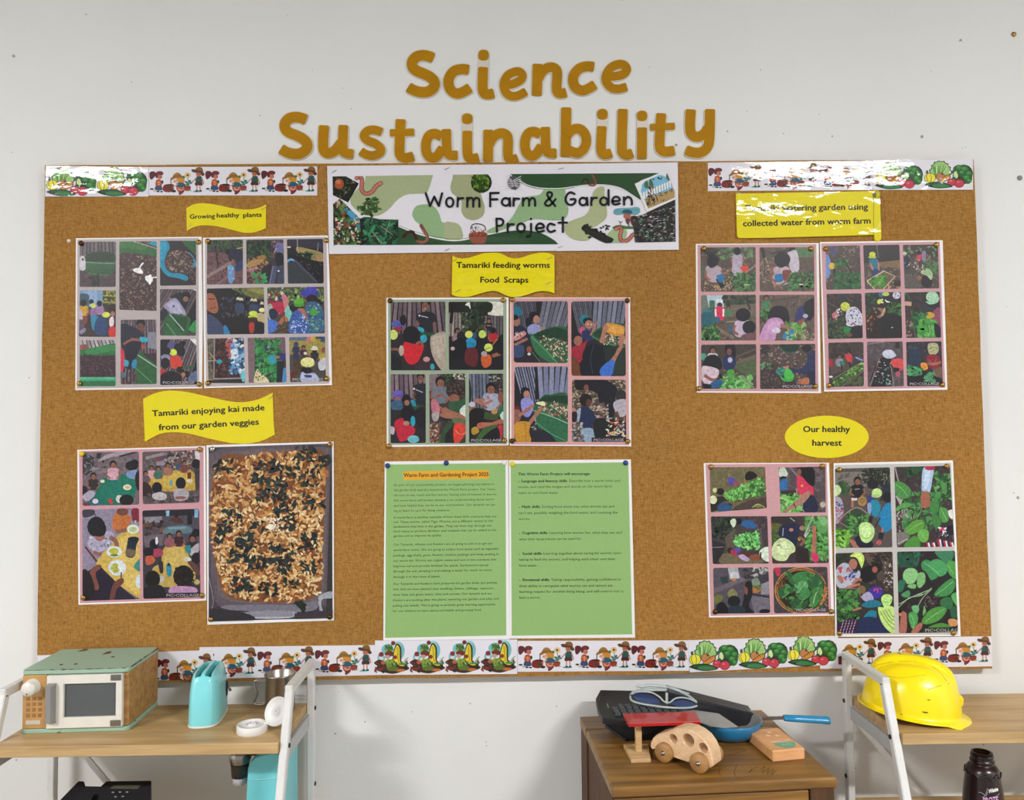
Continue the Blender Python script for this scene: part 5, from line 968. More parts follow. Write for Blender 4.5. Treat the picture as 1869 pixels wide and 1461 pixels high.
def f(k):
    k.sc('948468 a8987a 7c6c54 b0a088', 595, 795, 1100, 1080, 220, 18, .5); k.p('181620', "620,810 700,800 900,800 1010,870 1000,950 980,1150 930,1140 900,1010 850,1010 830,930 740,890 650,890"); k.e('1c1516', 670, 850, 50, 42); k.e('7a4a3c', 730, 870, 24, 28); k.e('2a2c28', 1050, 945, 52, 55); k.p('b0a8b0', "980,1010 1095,980 1095,1120 1020,1130"); k.ln('6a3a34', 20, "1010,1090 1030,1150"); k.sc('a09078 d0c8b0 b08088 6a5a4a 3a3030', 780, 1030, 930, 1180, 110, 15, .6)
    k.e('1c1416', 725, 985, 58, 60); k.e('5a342c', 752, 1010, 26, 36); k.p('1f2a4a', "670,1060 740,1050 800,1110 840,1200 790,1210 780,1270 690,1270 660,1160"); k.p('9aaab8', "645,1090 680,1060 670,1160 650,1190"); k.p('8aa0b4', "680,1260 790,1250 820,1370 720,1370"); k.p('181c1c', "800,1180 900,1150 1100,1200 1100,1372 840,1372"); k.sc('e0c8a8 c06048 8a9aa8 d8d8c8 6a3028', 920, 1150, 1080, 1320, 60, 22, .4); k.p('c8a070', "930,1290 1000,1270 970,1310"); k.p('b08078', "595,1060 640,1080 640,1200 600,1200"); k.p('2a1c20', "595,1100 645,1100 640,1180 600,1180"); k.sc('b0a8a0 4a4448 7a706c', 595, 1200, 700, 1370, 60, 20, .5); k.q('2a262a', "780,1330 1095,1325 1095,1375 780,1375"); pc(k, 800, 1365, 1075)
cell(C, "600,798 1095,798 1098,1370 598,1370", '4a4038', f, 'photo of an adult and children bending outdoors', 26)

# --- collage 5: watering, 2x3
C = collage((1260, 435, 5.037), "50,52 1180,45 1190,700 1202,1425 60,1420", "65,62 1158,55 1178,1410 75,1408", 'c49496', 'pink edged collage of six square photos of watering, left of a pair', "125,95 1108,97 78,1383 1150,1362", dlvl=0)
def bed(k, x0, y0, x1, y1): k.sc('5a4a40 6e5c50 46382f 7c6a5a', x0, y0, x1, y1, 130, 20, .4)
def f(k):
    bed(k, 90, 80, 605, 490); k.lv('5a7a50 6a8a5c 4a6444', 260, 80, 600, 190, 60, 26); k.ln('4a4038', 16, "130,200 400,120", 0); k.ln('4e463e', 20, "240,230 400,270", 0); k.sc('a8885c b89a6c 8a6c4c', 120, 280, 400, 480, 140, 13, .5); k.q('4a5a44', "90,250 180,260 100,400 90,400"); [k.ln('1c241c', 12, [(190, 180), (110 + i * 26, 80 + abs(i - 3) * 8)], 0) for i in range(7)]
    k.kid(205, 210, 92, shirt='b09aa4', back=True, lean=.2); k.p('17151b', "160,180 205,150 265,190 240,250 190,275 160,240"); k.ln('17151b', 40, "250,370 300,450"); k.p('1f6fa0', "240,350 300,330 310,390 270,410"); k.kid(432, 120, 62, shirt='a89cae', back=True); k.p('b0a2b4', "400,190 465,190 480,300 470,350 385,330"); k.p('d04030', "460,265 530,255 530,295 490,312"); k.ln('8a7f74', 14, "300,470 600,250", 0); k.lv(GRN + ' 4a7a4a', 380, 320, 600, 490, 120, 22); k.e('c8c0a8', 515, 428, 24, 6)
cell(C, "92,85 600,82 602,492 98,492", '54463e', f)
def f(k):
    bed(k, 635, 80, 1140, 490); k.q('50704a', "940,80 1140,80 1140,170 960,180"); k.ln('3a322c', 20, "740,140 960,100", 0); k.ln('241f1c', 30, "660,80 680,180", 0); k.sc('8a7462 a89078', 635, 180, 780, 420, 80, 12); k.kid(935, 100, 55, shirt='c0b4c0', back=True); k.p('c4b8c4', "910,130 980,120 1000,290 930,310 900,200"); k.kid(835, 215, 100, shirt='b8a2aa', back=True); k.e('17151b', 845, 195, 75, 70); k.ln('8a5a50', 26, "745,260 760,340"); k.p('1f6fa8', "775,340 850,330 850,395 790,400"); k.p('7a3a34', "850,300 930,300 900,370 860,390"); k.ln('6a5c50', 16, "780,470 1050,280", 0); k.lv(GRN + ' 4a7a4a', 900, 320, 1140, 490, 130, 22); k.e('b86a4c', 780, 430, 18, 14); k.e('d8d0c0', 1020, 425, 22, 6); k.ln('3a3026', 10, "1040,320 1140,360", 0)
cell(C, "635,85 1138,82 1140,490 638,490", '584a42', f)
def f(k):
    bed(k, 100, 700, 605, 940); k.q('6a7468', "98,525 160,525 170,660 98,700"); k.q('b0c0cc', "150,525 310,525 310,640 170,640"); k.q('3a6a4a', "175,570 225,575 225,640 175,640"); k.lv('2a3a2a 3a4a34 1f2a20', 300, 525, 605, 640, 130, 22); k.q('6c6052', "310,620 605,600 605,720 310,720"); k.ln('2a2a24', 16, "510,540 550,660"); k.p('1f5a68', "120,670 200,665 218,800 105,800"); k.e('2f7484', 160, 668, 40, 14); k.e('d8e0e4', 270, 580, 32, 24); k.e('4a2a24', 270, 615, 24, 24); k.p('d02c54', "230,640 305,640 310,740 235,750"); k.ln('e8e0e4', 16, "230,650 235,720"); k.ln('e8e0e4', 16, "305,650 302,720"); k.p('2a5a7a', "230,730 270,730 270,770 235,770"); k.kid(350, 640, 40, shirt='3a7a50')
    k.ln('8a8478', 12, "330,770 430,765"); k.ln('7a6a58', 30, "230,820 400,920", 0); k.lv(GRN, 100, 800, 260, 940, 70, 28); k.p('2a5a80', "350,820 420,810 430,850 380,880"); k.kid(485, 710, 95, shirt='c0aac0', back=True); k.e('14121a', 485, 705, 70, 62); k.e('14141c', 540, 820, 62, 62); k.p('6a4a4c', "480,890 590,870 605,940 470,940")
cell(C, "98,525 602,520 605,940 102,942", '5a4e44', f, 'photo of children by a tall green compost cone')
def f(k):
    bed(k, 635, 520, 1140, 940); k.ln('5a4c42', 30, "740,600 1000,560"); k.ln('4a3e36', 14, "640,590 1000,540", 0); k.kid(697, 550, 50, shirt='3a7a50'); k.lv(GRN, 635, 660, 740, 740, 40, 20); k.ln('3c342c', 20, "635,720 720,800", 0); k.p('2c3060', "980,660 1060,620 1110,700 1080,760 1000,790 960,780"); k.p('17151b', "1040,620 1080,570 1140,560 1140,700 1090,760 1050,680"); k.e('b0b0c0', 1058, 715, 24, 20); k.p('8a4a3c', "990,760 1050,740 1040,800 1000,790")
    k.e('15131b', 815, 700, 92, 80); k.p('15131b', "730,680 830,640 905,700 900,780 830,740 720,740"); k.p('c090b8', "640,900 680,800 740,735 830,740 860,800 800,850 770,940 640,940"); k.p('d0a0c8', "700,800 780,750 830,780 760,850"); k.e('d0c8d8', 790, 850, 40, 26); k.ln('a06a58', 34, "830,800 900,820 960,830"); k.p('2878b0', "850,890 900,850 960,840 940,930 860,930"); k.p('3f8a34', "960,810 1020,800 1030,850 960,870"); k.lv('4a8a38 6aa04c a0b070', 880, 780, 1060, 940, 70, 22); k.sc('9a8a70', 1000, 850, 1140, 935, 30, 14)
cell(C, "635,522 1140,520 1142,942 638,942", '5c4e46', f, 'photo of a child in pink pouring a blue can')
def f(k):
    bed(k, 100, 975, 605, 1380); k.q('3f372f', "98,975 605,975 605,1100 98,1100"); k.ln('5a4e44', 16, "400,1100 600,1020", 0); k.ln('6a5c50', 26, "420,1150 605,1080", 0); k.p('4e5c3e', "420,1180 605,1110 605,1260 500,1250"); k.kid(205, 1030, 60, shirt='c8c0c8'); k.e('4a9a80', 120, 1090, 30, 34); k.p('202c58', "305,1100 360,1060 415,1110 410,1180 340,1220 305,1180"); k.p('15131b', "320,990 370,975 415,1000 410,1110 370,1060 330,1060"); k.e('7a4a3c', 358, 1045, 24, 30); k.e('b8b8c8', 365, 1120, 22, 26)
    k.lv('4a9a44 6ab05c 357a34 88c078', 290, 1270, 560, 1385, 110, 30); k.ln('8a7a6c', 14, "470,1260 590,1385", 0); k.ln('7a6c5c', 12, "290,1310 440,1240", 0); k.e('15131b', 205, 1140, 82, 70); k.p('15131b', "130,1130 275,1130 285,1200 200,1215 125,1190"); k.p('d0b8c4', "105,1190 150,1175 260,1210 240,1290 160,1350 105,1300"); k.ln('8a5a4c', 28, "130,1260 190,1300 240,1300"); k.p('1f5a88', "190,1330 270,1300 300,1330 260,1370 195,1375"); k.p('4aa03c', "340,1220 395,1210 400,1260 350,1275"); k.p('14141a', "120,1340 190,1350 180,1385 130,1385"); k.p('15131a', "270,1240 300,1280 270,1290")
cell(C, "100,980 605,975 608,1385 102,1385", '4a4238', f)
def f(k):
    k.sc('6a544c 8a7468 4a3a38 a89484 3a2c2c', 640, 975, 1150, 1385, 420, 14, .5); k.p('18302c', "835,975 985,975 985,1030 930,1055 860,1045"); k.ln('3a6a54', 6, "832,1010 870,1045 950,1050 990,1030"); k.q('3a2e30', "640,1140 900,1180 1000,1385 640,1385"); k.sc('4a3c3c 2e2426 6a5850', 645, 1180, 900, 1380, 160, 13, .5); k.ln('4a3c38', 22, "650,1120 880,1180", 0); k.lv('4a7a50 6a9a6a', 650, 1150, 740, 1200, 20, 18); k.sc('38302e', 640, 975, 720, 1060, 20, 26)
    k.p('1c1a22', "1020,1010 1060,980 1110,990 1110,1030 1060,1050"); k.p('262e50', "910,1190 1000,1200 1070,1150 1080,1070 1150,1040 1150,1240 1060,1250 980,1240 920,1230"); k.p('20243c', "1080,1240 1150,1240 1150,1385 1080,1340"); k.ln('b08070', 24, "850,1190 905,1190"); k.lv('2a7a6a 3f9a80', 800, 1190, 880, 1270, 26, 20); k.p('3aa03c', "830,1270 870,1290 950,1250 940,1310 880,1320 840,1300"); k.p('4ab44a', "870,1210 920,1210 950,1280 870,1290"); k.p('b06a4c', "1000,1310 1080,1280 1090,1340 1010,1340"); pc(k, 850, 1375, 1125)
cell(C, "640,978 1148,972 1150,1385 642,1388", '4e403e', f, 'photo of wood chips and a green bucket')

# --- collage 6: watering 3x3
C = collage((1495, 435, 5.038), "8,35 1137,18 1180,1395 48,1412", "20,50 1108,32 1160,1375 62,1395", 'c4959b', 'pink edged collage of nine small photos of watering, right of a pair', "60,98 1078,62 92,1355 1135,1348", dlvl=1)
def f(k):
    bed(k, 60, 60, 390, 480); k.e('4a4668', 132, 110, 34, 50); k.p('6a8ac0', "55,150 80,145 110,240 90,360 60,350"); k.e('7a4a3c', 72, 130, 20, 22); k.e('d8b030', 118, 255, 28, 30); k.ln('241f1c', 24, "140,280 160,470", 0); k.lv(GRN, 150, 190, 260, 270, 50, 22); k.lv('245a30 2f7038 1c4424', 150, 320, 390, 480, 110, 30); k.ln('2a2420', 14, "230,200 300,320", 0)
cell(C, "60,72 375,65 388,468 65,475", '4a3e3a', f)
def f(k):
    k.q('2a2625', "405,60 760,60 760,230 405,230"); bed(k, 410, 230, 755, 470); k.ln('6a6460', 8, "530,60 545,180", 0); k.q('7a6048', "560,220 755,200 755,280 560,260"); k.e('c8d040', 490, 150, 30, 26); k.e('b8c038', 490, 175, 38, 12); k.e('6a4a3c', 492, 200, 20, 20); k.p('1f7088', "460,200 540,195 545,290 490,300"); k.ln('a87868', 18, "470,230 500,300"); k.ln('a87868', 18, "545,220 550,300"); k.e('1f3a6a', 520, 312, 32, 32); k.q('6a5240', "440,400 600,300 710,350 600,470 500,470"); k.ln('c8b8a0', 10, "440,395 510,470", 0); k.ln('c8b8a0', 8, "590,300 700,350 590,470", 0); k.ln('b8a890', 14, "440,395 600,300", 0); k.lv('4a8a34 6aa048 3a7a2c', 480, 350, 610, 440, 70, 26); k.sc('b08860', 640, 400, 750, 470, 20, 20); k.p('2a2024', "690,400 750,395 750,440 700,440")
cell(C, "405,65 738,60 752,465 422,470", '4a3e38', f)
def f(k):
    bed(k, 770, 60, 1105, 470); k.q('3c342e', "770,60 1105,60 1105,170 770,170"); k.sc('6a8060', 780, 80, 1100, 180, 30, 20); k.ln('8a8070', 8, "830,60 840,130", 0); k.e('b8c898', 788, 140, 20, 16); k.p('1c2838', "785,170 830,180 825,280 790,270"); k.p('c84050', "900,150 935,150 935,200 905,210"); k.e('1c1618', 915, 135, 16, 20); k.p('8a7a98', "945,130 980,120 980,200 950,210"); k.sc('c8c0b8', 790, 190, 960, 290, 20, 10); k.q('56504c', "790,330 950,360 930,460 790,460"); k.lv('3f6a3c 4f7a48', 960, 210, 1090, 330, 50, 20); k.ln('3a4a3a', 10, "940,210 1100,370", 0); k.e('201a20', 990, 400, 55, 60); k.e('8a5a4c', 920, 365, 26, 22); k.p('a8c090', "935,320 960,285 1010,280 1045,330 1030,385 990,345"); k.e('9ab484', 995, 310, 40, 28); k.e('1c181e', 972, 290, 8, 7)
cell(C, "770,62 1092,58 1105,462 788,465", '4a403a', f)
def f(k):
    k.sc('3a302c 4a3c34 2a2422', 70, 505, 400, 925, 150, 26, .4); k.q('1c3038', "185,510 240,510 240,580 200,580"); k.ln('5a4e44', 8, "75,590 170,640", 0); k.lv(DGRN + ' 4a5a34', 80, 740, 260, 920, 90, 24); k.e('c8d050', 240, 630, 44, 42, 20); k.e('b4bc40', 232, 650, 40, 14, 30); k.p('c06a78', "120,700 150,680 170,730 130,740"); k.sc('d8d0c8', 150, 650, 220, 750, 12, 14); k.e('c8c8d8', 315, 720, 72, 92); k.p('c8c8d8', "245,790 320,815 395,800 395,700 330,690"); k.sc('3a3a6a 8a3040 5a4a48', 260, 640, 390, 800, 40, 10, .6); k.p('1f7a3a', "230,820 280,820 345,860 290,885 230,870"); k.p('16161c', "300,820 395,810 400,920 290,920"); k.e('6a4a3c', 280, 890, 24, 20)
cell(C, "68,512 390,508 402,920 82,928", '2e2624', f, 'photo of a child in a white patterned sun hat')
def f(k):
    k.lv(DGRN, 420, 500, 520, 700, 50, 26); k.lv('2f5a2c 4a7a3c 1f3a20', 640, 600, 760, 720, 70, 24); k.e('2a5a78', 570, 520, 26, 24); k.e('b8c858', 612, 515, 34, 18); k.e('c8c8d8', 712, 525, 36, 34); k.sc('5a3a6a', 690, 500, 740, 550, 8, 9); k.e('c8d060', 560, 585, 28, 26); k.e('1c1618', 575, 620, 28, 22); k.p('8a6450', "500,640 560,640 610,660 600,700 560,770 530,720"); k.q('c0a888', "600,640 612,640 580,730 568,720"); k.sc('a05a34 c08a5c 3a2018', 440, 700, 510, 880, 40, 16); k.p('151314', "520,780 640,690 765,740 765,920 500,920"); k.sc('2a1c18', 430, 620, 560, 900, 60, 22); k.e('b0b8b0', 672, 822, 10, 6); k.sc('e0e0e0', 580, 560, 640, 600, 6, 14)
cell(C, "420,502 752,495 765,918 435,925", '231d1c', f)
def f(k):
    k.sc('3a322e 4a403a 2c2624', 785, 495, 1120, 920, 140, 24, .4); k.lv(DGRN, 785, 500, 850, 560, 20, 20); k.q('3a2c2a', "790,640 850,650 890,915 800,915"); k.sc('8a7464 a08c7c', 790, 760, 860, 910, 50, 10); k.ln('5a5450', 10, "845,660 890,915", 0); k.ln('c09a84', 40, "790,600 850,605", 0); k.p('2c2e38', "930,610 1050,600 1040,660 960,680"); k.e('201c22', 1050, 600, 60, 40); k.e('a8d0b0', 1040, 540, 58, 50); k.p('9cc8a6', "980,580 1060,590 1105,540 1090,590 1020,610"); k.p('8a4460', "1040,690 1110,640 1120,820 1060,780"); k.p('c8a030', "985,690 1030,680 1065,710 1030,740 990,745"); k.lv('2a6034 3a7a3c 1f4a28', 860, 690, 1000, 830, 60, 26); k.lv('4a9a40 3a8434 5aa850', 920, 760, 1060, 915, 80, 44); k.ln('a8d890', 5, "1010,800 1020,860 1000,900"); k.p('18141c', "1060,780 1120,830 1120,915 1070,900")
cell(C, "785,500 1110,492 1122,915 800,918", '2a2624', f)
def f(k):
    k.sc('3c322e 4c403a 2a2422', 85, 960, 415, 1200, 120, 26, .4); k.q('50443e', "90,1110 330,1090 280,1200 110,1260"); k.kid(188, 1090, 42, shirt='8a88a0'); k.p('2f7a58', "190,1130 230,1135 230,1170 195,1170"); k.p('c83440', "235,1075 290,1060 305,1120 270,1140"); k.kid(270, 1060, 34, shirt=None); k.ln('201a1e', 14, "275,1140 290,1190", 0); k.p('a82434', "90,1120 115,1115 130,1170 95,1180"); k.ln('201a1e', 12, "205,1165 210,1210", 0); k.e('3a4a80', 370, 1110, 40, 18, 20); k.ln('c8c8d0', 6, "335,1095 400,1125"); k.q('3a4a28', "130,1310 400,1140 410,1200 200,1360 130,1365"); k.lv('5a8a3c 7aa850 3a6a2c 90b868', 130, 1150, 410, 1360, 260, 17, poly=[(130, 1310), (400, 1145), (412, 1200), (200, 1365), (120, 1365)]); k.ln('6a6a58', 10, "210,1365 412,1215", 0); k.ln('7a7a60', 7, "120,1300 390,1140", 0); k.e('e0e0d8', 108, 1275, 18, 10); k.sc('4c5a3c', 250, 1270, 410, 1360, 60, 18)
cell(C, "85,962 408,955 412,1362 92,1370", '3a322e', f)
def f(k):
    k.q('50464a', "440,950 780,950 780,1365 440,1365"); k.sc('5a4e52 463c40 64585c', 445, 950, 775, 1360, 110, 26, .3); k.ln('8a7c78', 8, "440,975 600,955", 0); k.q('26221f', "700,960 740,960 740,1015 700,1015"); k.p('1e191b', "545,1120 660,1110 680,1180 660,1360 470,1360"); k.sc('3a3030 c0b8b0 2a2222 5a9a98', 500, 1130, 660, 1360, 90, 12, .5); k.ln('7a6c68', 12, "555,1110 470,1360", 0); k.ln('8a7c78', 10, "665,1190 685,1360", 0); k.sc('4a2c34', 450, 1130, 530, 1250, 30, 14); k.p('c0c4d4', "580,1060 610,1030 660,1030 710,1075 680,1100 640,1108 600,1095"); k.e('ccd0de', 650, 1055, 40, 28); k.p('d04a4c', "655,1140 700,1105 770,1120 778,1200 720,1220 680,1180"); k.p('201c22', "690,1190 740,1200 720,1230 690,1225"); k.e('b05068', 725, 1250, 22, 26); k.p('2a2e3c', "690,1100 720,1095 700,1110")
cell(C, "440,955 768,950 780,1362 448,1368", '4a4044', f)
def f(k):
    k.sc('35303a 2c2830 443c40', 800, 950, 1130, 1200, 90, 28, .5); k.p('1f2f44', "838,1010 915,1010 925,1165 830,1165"); k.e('2a3c54', 876, 1010, 38, 14); k.p('b0ac80', "1000,980 1040,962 1090,975 1098,1040 1060,1072 1010,1060"); k.ln('7a7850', 6, "1010,1020 1060,1000 1090,1020"); k.ln('7a7850', 5, "1015,1050 1060,1030"); k.p('84202c', "1000,1080 1070,1070 1110,1110 1100,1200 1030,1200 990,1140"); k.ln('b0505c', 6, "1010,1120 1050,1150 1080,1110"); k.ln('a06850', 22, "1120,1140 1050,1160 1000,1150"); k.p('e09030', "935,1150 985,1150 1000,1200 960,1215 940,1190"); k.ln('7a4010', 5, "950,1170 985,1190"); k.q('6a5444', "1040,1210 1130,1180 1135,1290 1060,1270"); k.p('171518', "810,1220 940,1220 1120,1300 1130,1360 820,1360"); k.lv('3f8a54 4f9a64 2c6a40', 820, 1180, 940, 1260, 50, 26); k.lv('4a8a5c 5a9a6c', 980, 1240, 1060, 1320, 30, 22); pc(k, 835, 1352, 1105)
cell(C, "800,955 1125,948 1138,1358 810,1362", '2c272c', f, 'photo of a child watering beside a blue barrel')

# --- collage 7: shared meal
C = collage((130, 805, 4.712), "52,78 1152,45 1160,700 1160,1375 62,1412", "68,88 1138,58 1145,1362 75,1398", 'c8949c', 'pink edged collage of four photos of children eating at tables', "90,112 1105,75 105,1350 1125,1330", {0: (YEL, 'yellow')}, dlvl=0)
def f(k):
    k.q('6a5c62', "95,95 585,95 585,560 95,560"); k.sc('72646a 62545a 7c6e74', 100, 100, 580, 350, 50, 50, .4); k.p('9a9298', "230,180 300,120 420,95 520,95 440,130 350,140"); k.q('3a3438', "100,110 180,130 210,240 130,300 95,280"); k.sc('6a6a6a 8a8482 242024', 100, 120, 200, 290, 36, 16); k.q('1f2428', "220,110 260,105 250,150 215,150"); k.q('2a2428', "400,130 540,95 585,95 430,140"); k.ln('8a8488', 14, "160,250 240,235", 0)
    k.p('0f6a58', "215,440 250,340 330,310 420,285 520,310 560,400 540,480 500,545 250,545 200,490"); k.p('14705e', "260,400 420,320 520,380 430,500 290,500")
    k.kid(360, 205, 62, shirt='c89aa8'); k.e('17131a', 520, 215, 55, 42); k.p('7a90b8', "480,270 560,250 580,310 540,330 480,310"); k.kid(190, 305, 55, shirt='2a2226'); k.e('15121a', 545, 190, 34, 30); k.e('15121a', 110, 425, 32, 38); k.p('a8a0b0', "100,470 160,430 210,450 160,510 110,510"); k.p('1f5a80', "160,510 210,490 250,520 240,550 170,550"); k.e('d0ccb8', 208, 520, 26, 22); k.e('d8d4c0', 268, 348, 20, 14); k.e('e0dcbc', 482, 400, 36, 25); k.e('c8b888', 480, 400, 24, 14); k.e('d0ccc0', 415, 500, 32, 34); k.e('131015', 475, 510, 62, 48); k.p('b83440', "315,505 345,500 360,530 340,545"); k.p('16141a', "550,300 585,260 585,420 560,400"); k.p('5a3a3c', "95,540 150,530 160,560 95,560")
cell(C, "97,97 582,95 585,550 97,560", '64565c', f, 'photo of children around a green table', 18)
def f(k):
    k.q('5c5050', "610,85 1110,85 1110,260 610,280"); k.sc('3a2c30 8a7a78 6a3a34 a89a94 2a3040', 800, 90, 1105, 240, 120, 24, .5); k.sc('6a6064 544a50', 615, 180, 800, 260, 30, 30); k.ln('8a8284', 26, "640,150 800,110", 0); k.p('7a3034', "725,165 770,135 820,130 780,165"); k.p('344a6a', "770,165 800,130 825,130 800,160"); k.q('8a8090', "730,180 800,170 800,210 730,215"); k.q('c8c4c8', "1060,90 1105,85 1105,170 1070,190")
    k.p('b89640', "635,330 700,310 860,260 980,245 1060,280 1068,400 1040,430 800,435 660,390"); k.p('c4a44c', "700,330 900,270 1020,290 1030,380 820,400")
    for x, y, c in ((690, 235, 'c89a9c'), (748, 240, '3a6a60'), (830, 210, '9a6a58'), (640, 280, '5a4a50')): k.kid(x, y, 42, shirt=c)
    k.p('3a4868', "900,210 950,200 960,260 910,250"); k.kid(970, 190, 40, shirt='6a3a34'); k.e('17141a', 1075, 200, 38, 44); k.q('3a3438', "1060,250 1110,240 1110,430 1070,430"); k.q('5a1f1c', "1000,275 1030,270 1030,325 1000,325"); k.e('d0c8b0', 1020, 345, 26, 16); k.ln('3a3428', 6, "780,325 775,300 800,290"); k.e('5a98a0', 858, 365, 14, 28); k.p('301c1c', "612,370 650,360 690,410 690,520 615,520"); k.q('54484c', "612,480 1110,420 1110,545 612,545"); k.sc('3a3236 6a5e60', 620, 460, 1100, 540, 60, 24)
    k.e('15121a', 738, 405, 44, 50); k.p('b8b0b4', "700,460 770,440 820,470 800,510 710,500"); k.e('15121a', 942, 365, 44, 52); k.p('a8a0a6', "880,430 930,410 1005,430 1000,500 900,515"); k.e('8a5a4c', 940, 490, 50, 14)
cell(C, "612,95 1105,78 1102,530 615,545", '5a4c4e', f, 'photo of children around a yellow table', 18)
def f(k):
    k.q('8a8094', "95,580 585,580 585,900 95,1380"); k.p('3a3640', "95,600 150,590 200,600 190,640 110,660"); k.ln('3a3640', 8, "190,600 215,660", 0); k.q('94aabf', "300,585 380,585 380,660 300,660") if False else None
    k.p('c8a850', "220,1040 260,980 400,820 470,780 595,800 595,1300 590,1360 400,1230 240,1090"); k.p('d4b660', "400,860 580,820 580,1280 480,1250 350,1000"); k.p('2a2030', "225,1080 300,1130 420,1250 560,1365 560,1380 95,1380 95,1180"); k.p('20182a', "180,1120 300,1160 380,1230 330,1380 100,1380")
    k.p('b86a34', "365,640 420,620 500,640 510,700 440,790 360,760"); k.e('6a4034', 440, 610, 52, 34); k.ln('8a5a4c', 34, "380,780 460,770 520,750"); k.p('7a2434', "520,590 585,590 585,690 530,690"); k.e('d8dccc', 532, 760, 54, 40); k.e('b0b890', 530, 762, 34, 24); k.p('b0b0a0', "540,690 560,685 555,715")
    k.p('a8a0b8', "140,880 190,820 330,780 370,830 340,900 240,960 170,930"); k.sc('7a7890 5a7a8a c8c0d0', 160, 830, 340, 940, 26, 16); k.ln('8a5a4c', 38, "330,830 380,860 395,920"); k.e('13111a', 215, 740, 78, 88); k.e('96645a', 245, 825, 45, 40); k.p('13111a', "160,720 290,720 285,810 200,815"); k.ln('5a2c24', 16, "120,910 220,1040"); k.ln('8a5a4c', 30, "190,960 260,980"); k.e('d8dcdc', 370, 955, 68, 50); k.e('b8b440', 368, 950, 42, 28); k.e('6a7a34', 370, 985, 36, 10)
    k.e('cdd4de', 395, 1092, 78, 70); k.e('dce0e4', 390, 1090, 60, 54); k.e('b0b04c', 380, 1095, 40, 42); k.sc('7a8a30 d0c460', 350, 1060, 420, 1140, 26, 10); k.e('e8e8e4', 420, 1085, 20, 22)
    k.p('1c2434', "490,850 530,825 582,840 560,900 540,1000 470,990 480,900"); k.e('0f1620', 532, 845, 46, 20); k.p('6a5a48', "480,930 550,945 540,998 470,985"); k.p('3a8a80', "540,1080 595,1010 595,1120 560,1110"); k.e('d0d8dc', 590, 1210, 40, 60); k.ln('4a3428', 10, "430,1130 430,1180"); k.p('6a3c34', "380,1210 440,1180 450,1220 390,1280 370,1370 330,1370 350,1260"); k.p('7a463c', "160,1130 230,1065 262,1090 210,1140 240,1260 200,1280"); k.p('1c1418', "95,1120 160,1140 200,1260 180,1380 95,1380")
cell(C, "95,592 582,578 595,1362 97,1378", '6a6070', f, 'photo of a boy eating from a plate', 18)
def f(k):
    k.q('4a4450', "610,590 1105,590 1105,900 610,900"); k.q('221f26', "610,595 1105,590 1105,640 610,650"); k.q('8ab8d0', "812,600 845,600 842,650 818,650"); k.q('7aa8c4', "1060,590 1095,590 1090,660 1060,660"); k.q('8a828c', "625,660 780,650 780,700 640,710"); k.p('5a747c', "790,800 830,740 1000,730 1030,790"); k.q('7a94a0', "830,745 990,738 985,755 835,760"); k.p('4a2c24', "850,690 900,650 960,690 950,710"); k.e('1c161a', 905, 635, 22, 26); k.sc('5a3a30 2a1c1c 6a4a3c', 620, 690, 780, 840, 60, 22, .5); k.q('17141a', "1000,640 1040,640 1040,720 1000,720"); k.q('685c64', "620,820 800,800 780,900 640,920")
    k.p('b89a50', "780,960 830,895 960,885 1000,960 1050,1080 1060,1200 900,1260 700,1230 700,1100 770,1050"); k.p('c8aa5c', "830,920 940,910 1000,1060 900,1130 800,1080")
    k.kid(845, 820, 45, shirt='8a5060'); k.kid(925, 800, 52, shirt='3a1c24'); k.e('14121a', 712, 890, 40, 45); k.e('e0e0e4', 735, 860, 12, 34); k.p('a03a54', "700,940 770,930 790,980 720,1000"); k.e('14121a', 665, 955, 45, 40); k.p('b8583c', "640,1000 700,990 720,1040 650,1070"); k.kid(1040, 840, 62, shirt='2a2630'); k.p('b0a8b0', "1020,940 1095,880 1090,960 1030,990"); k.e('14121a', 1075, 790, 36, 34); k.p('2a7a80', "985,910 1025,900 1025,970 990,960"); k.e('1c161c', 1075, 1010, 40, 50); k.p('5a3a34', "1000,1040 1060,1050 1110,1130 1080,1150"); k.e('c8c8c0', 1000, 1020, 34, 18)
    k.p('2f2a28', "750,1045 785,1040 790,1130 765,1135"); k.p('2a8098', "818,1080 835,1050 860,1080 860,1160 828,1160"); k.p('17202a', "825,1075 840,1050 855,1075"); k.e('b8b4a8', 775, 1190, 30, 30); k.e('b8a468', 1080, 1215, 26, 24); k.e('15110f', 700, 1190, 65, 75); k.p('1c1820', "625,1270 760,1240 810,1300 820,1360 625,1360"); k.e('15110f', 965, 1165, 88, 95); k.sc('201a18 2a211e', 890, 1080, 1050, 1280, 40, 20); k.p('b88ab0', "845,1270 900,1250 1060,1260 1070,1310 860,1320"); k.q('221d22', "800,1310 1110,1305 1115,1365 800,1365"); pc(k, 820, 1342, 1098)
cell(C, "612,600 1100,585 1112,1345 620,1360", '3a343a', f, 'photo of a long yellow table of children', 18)

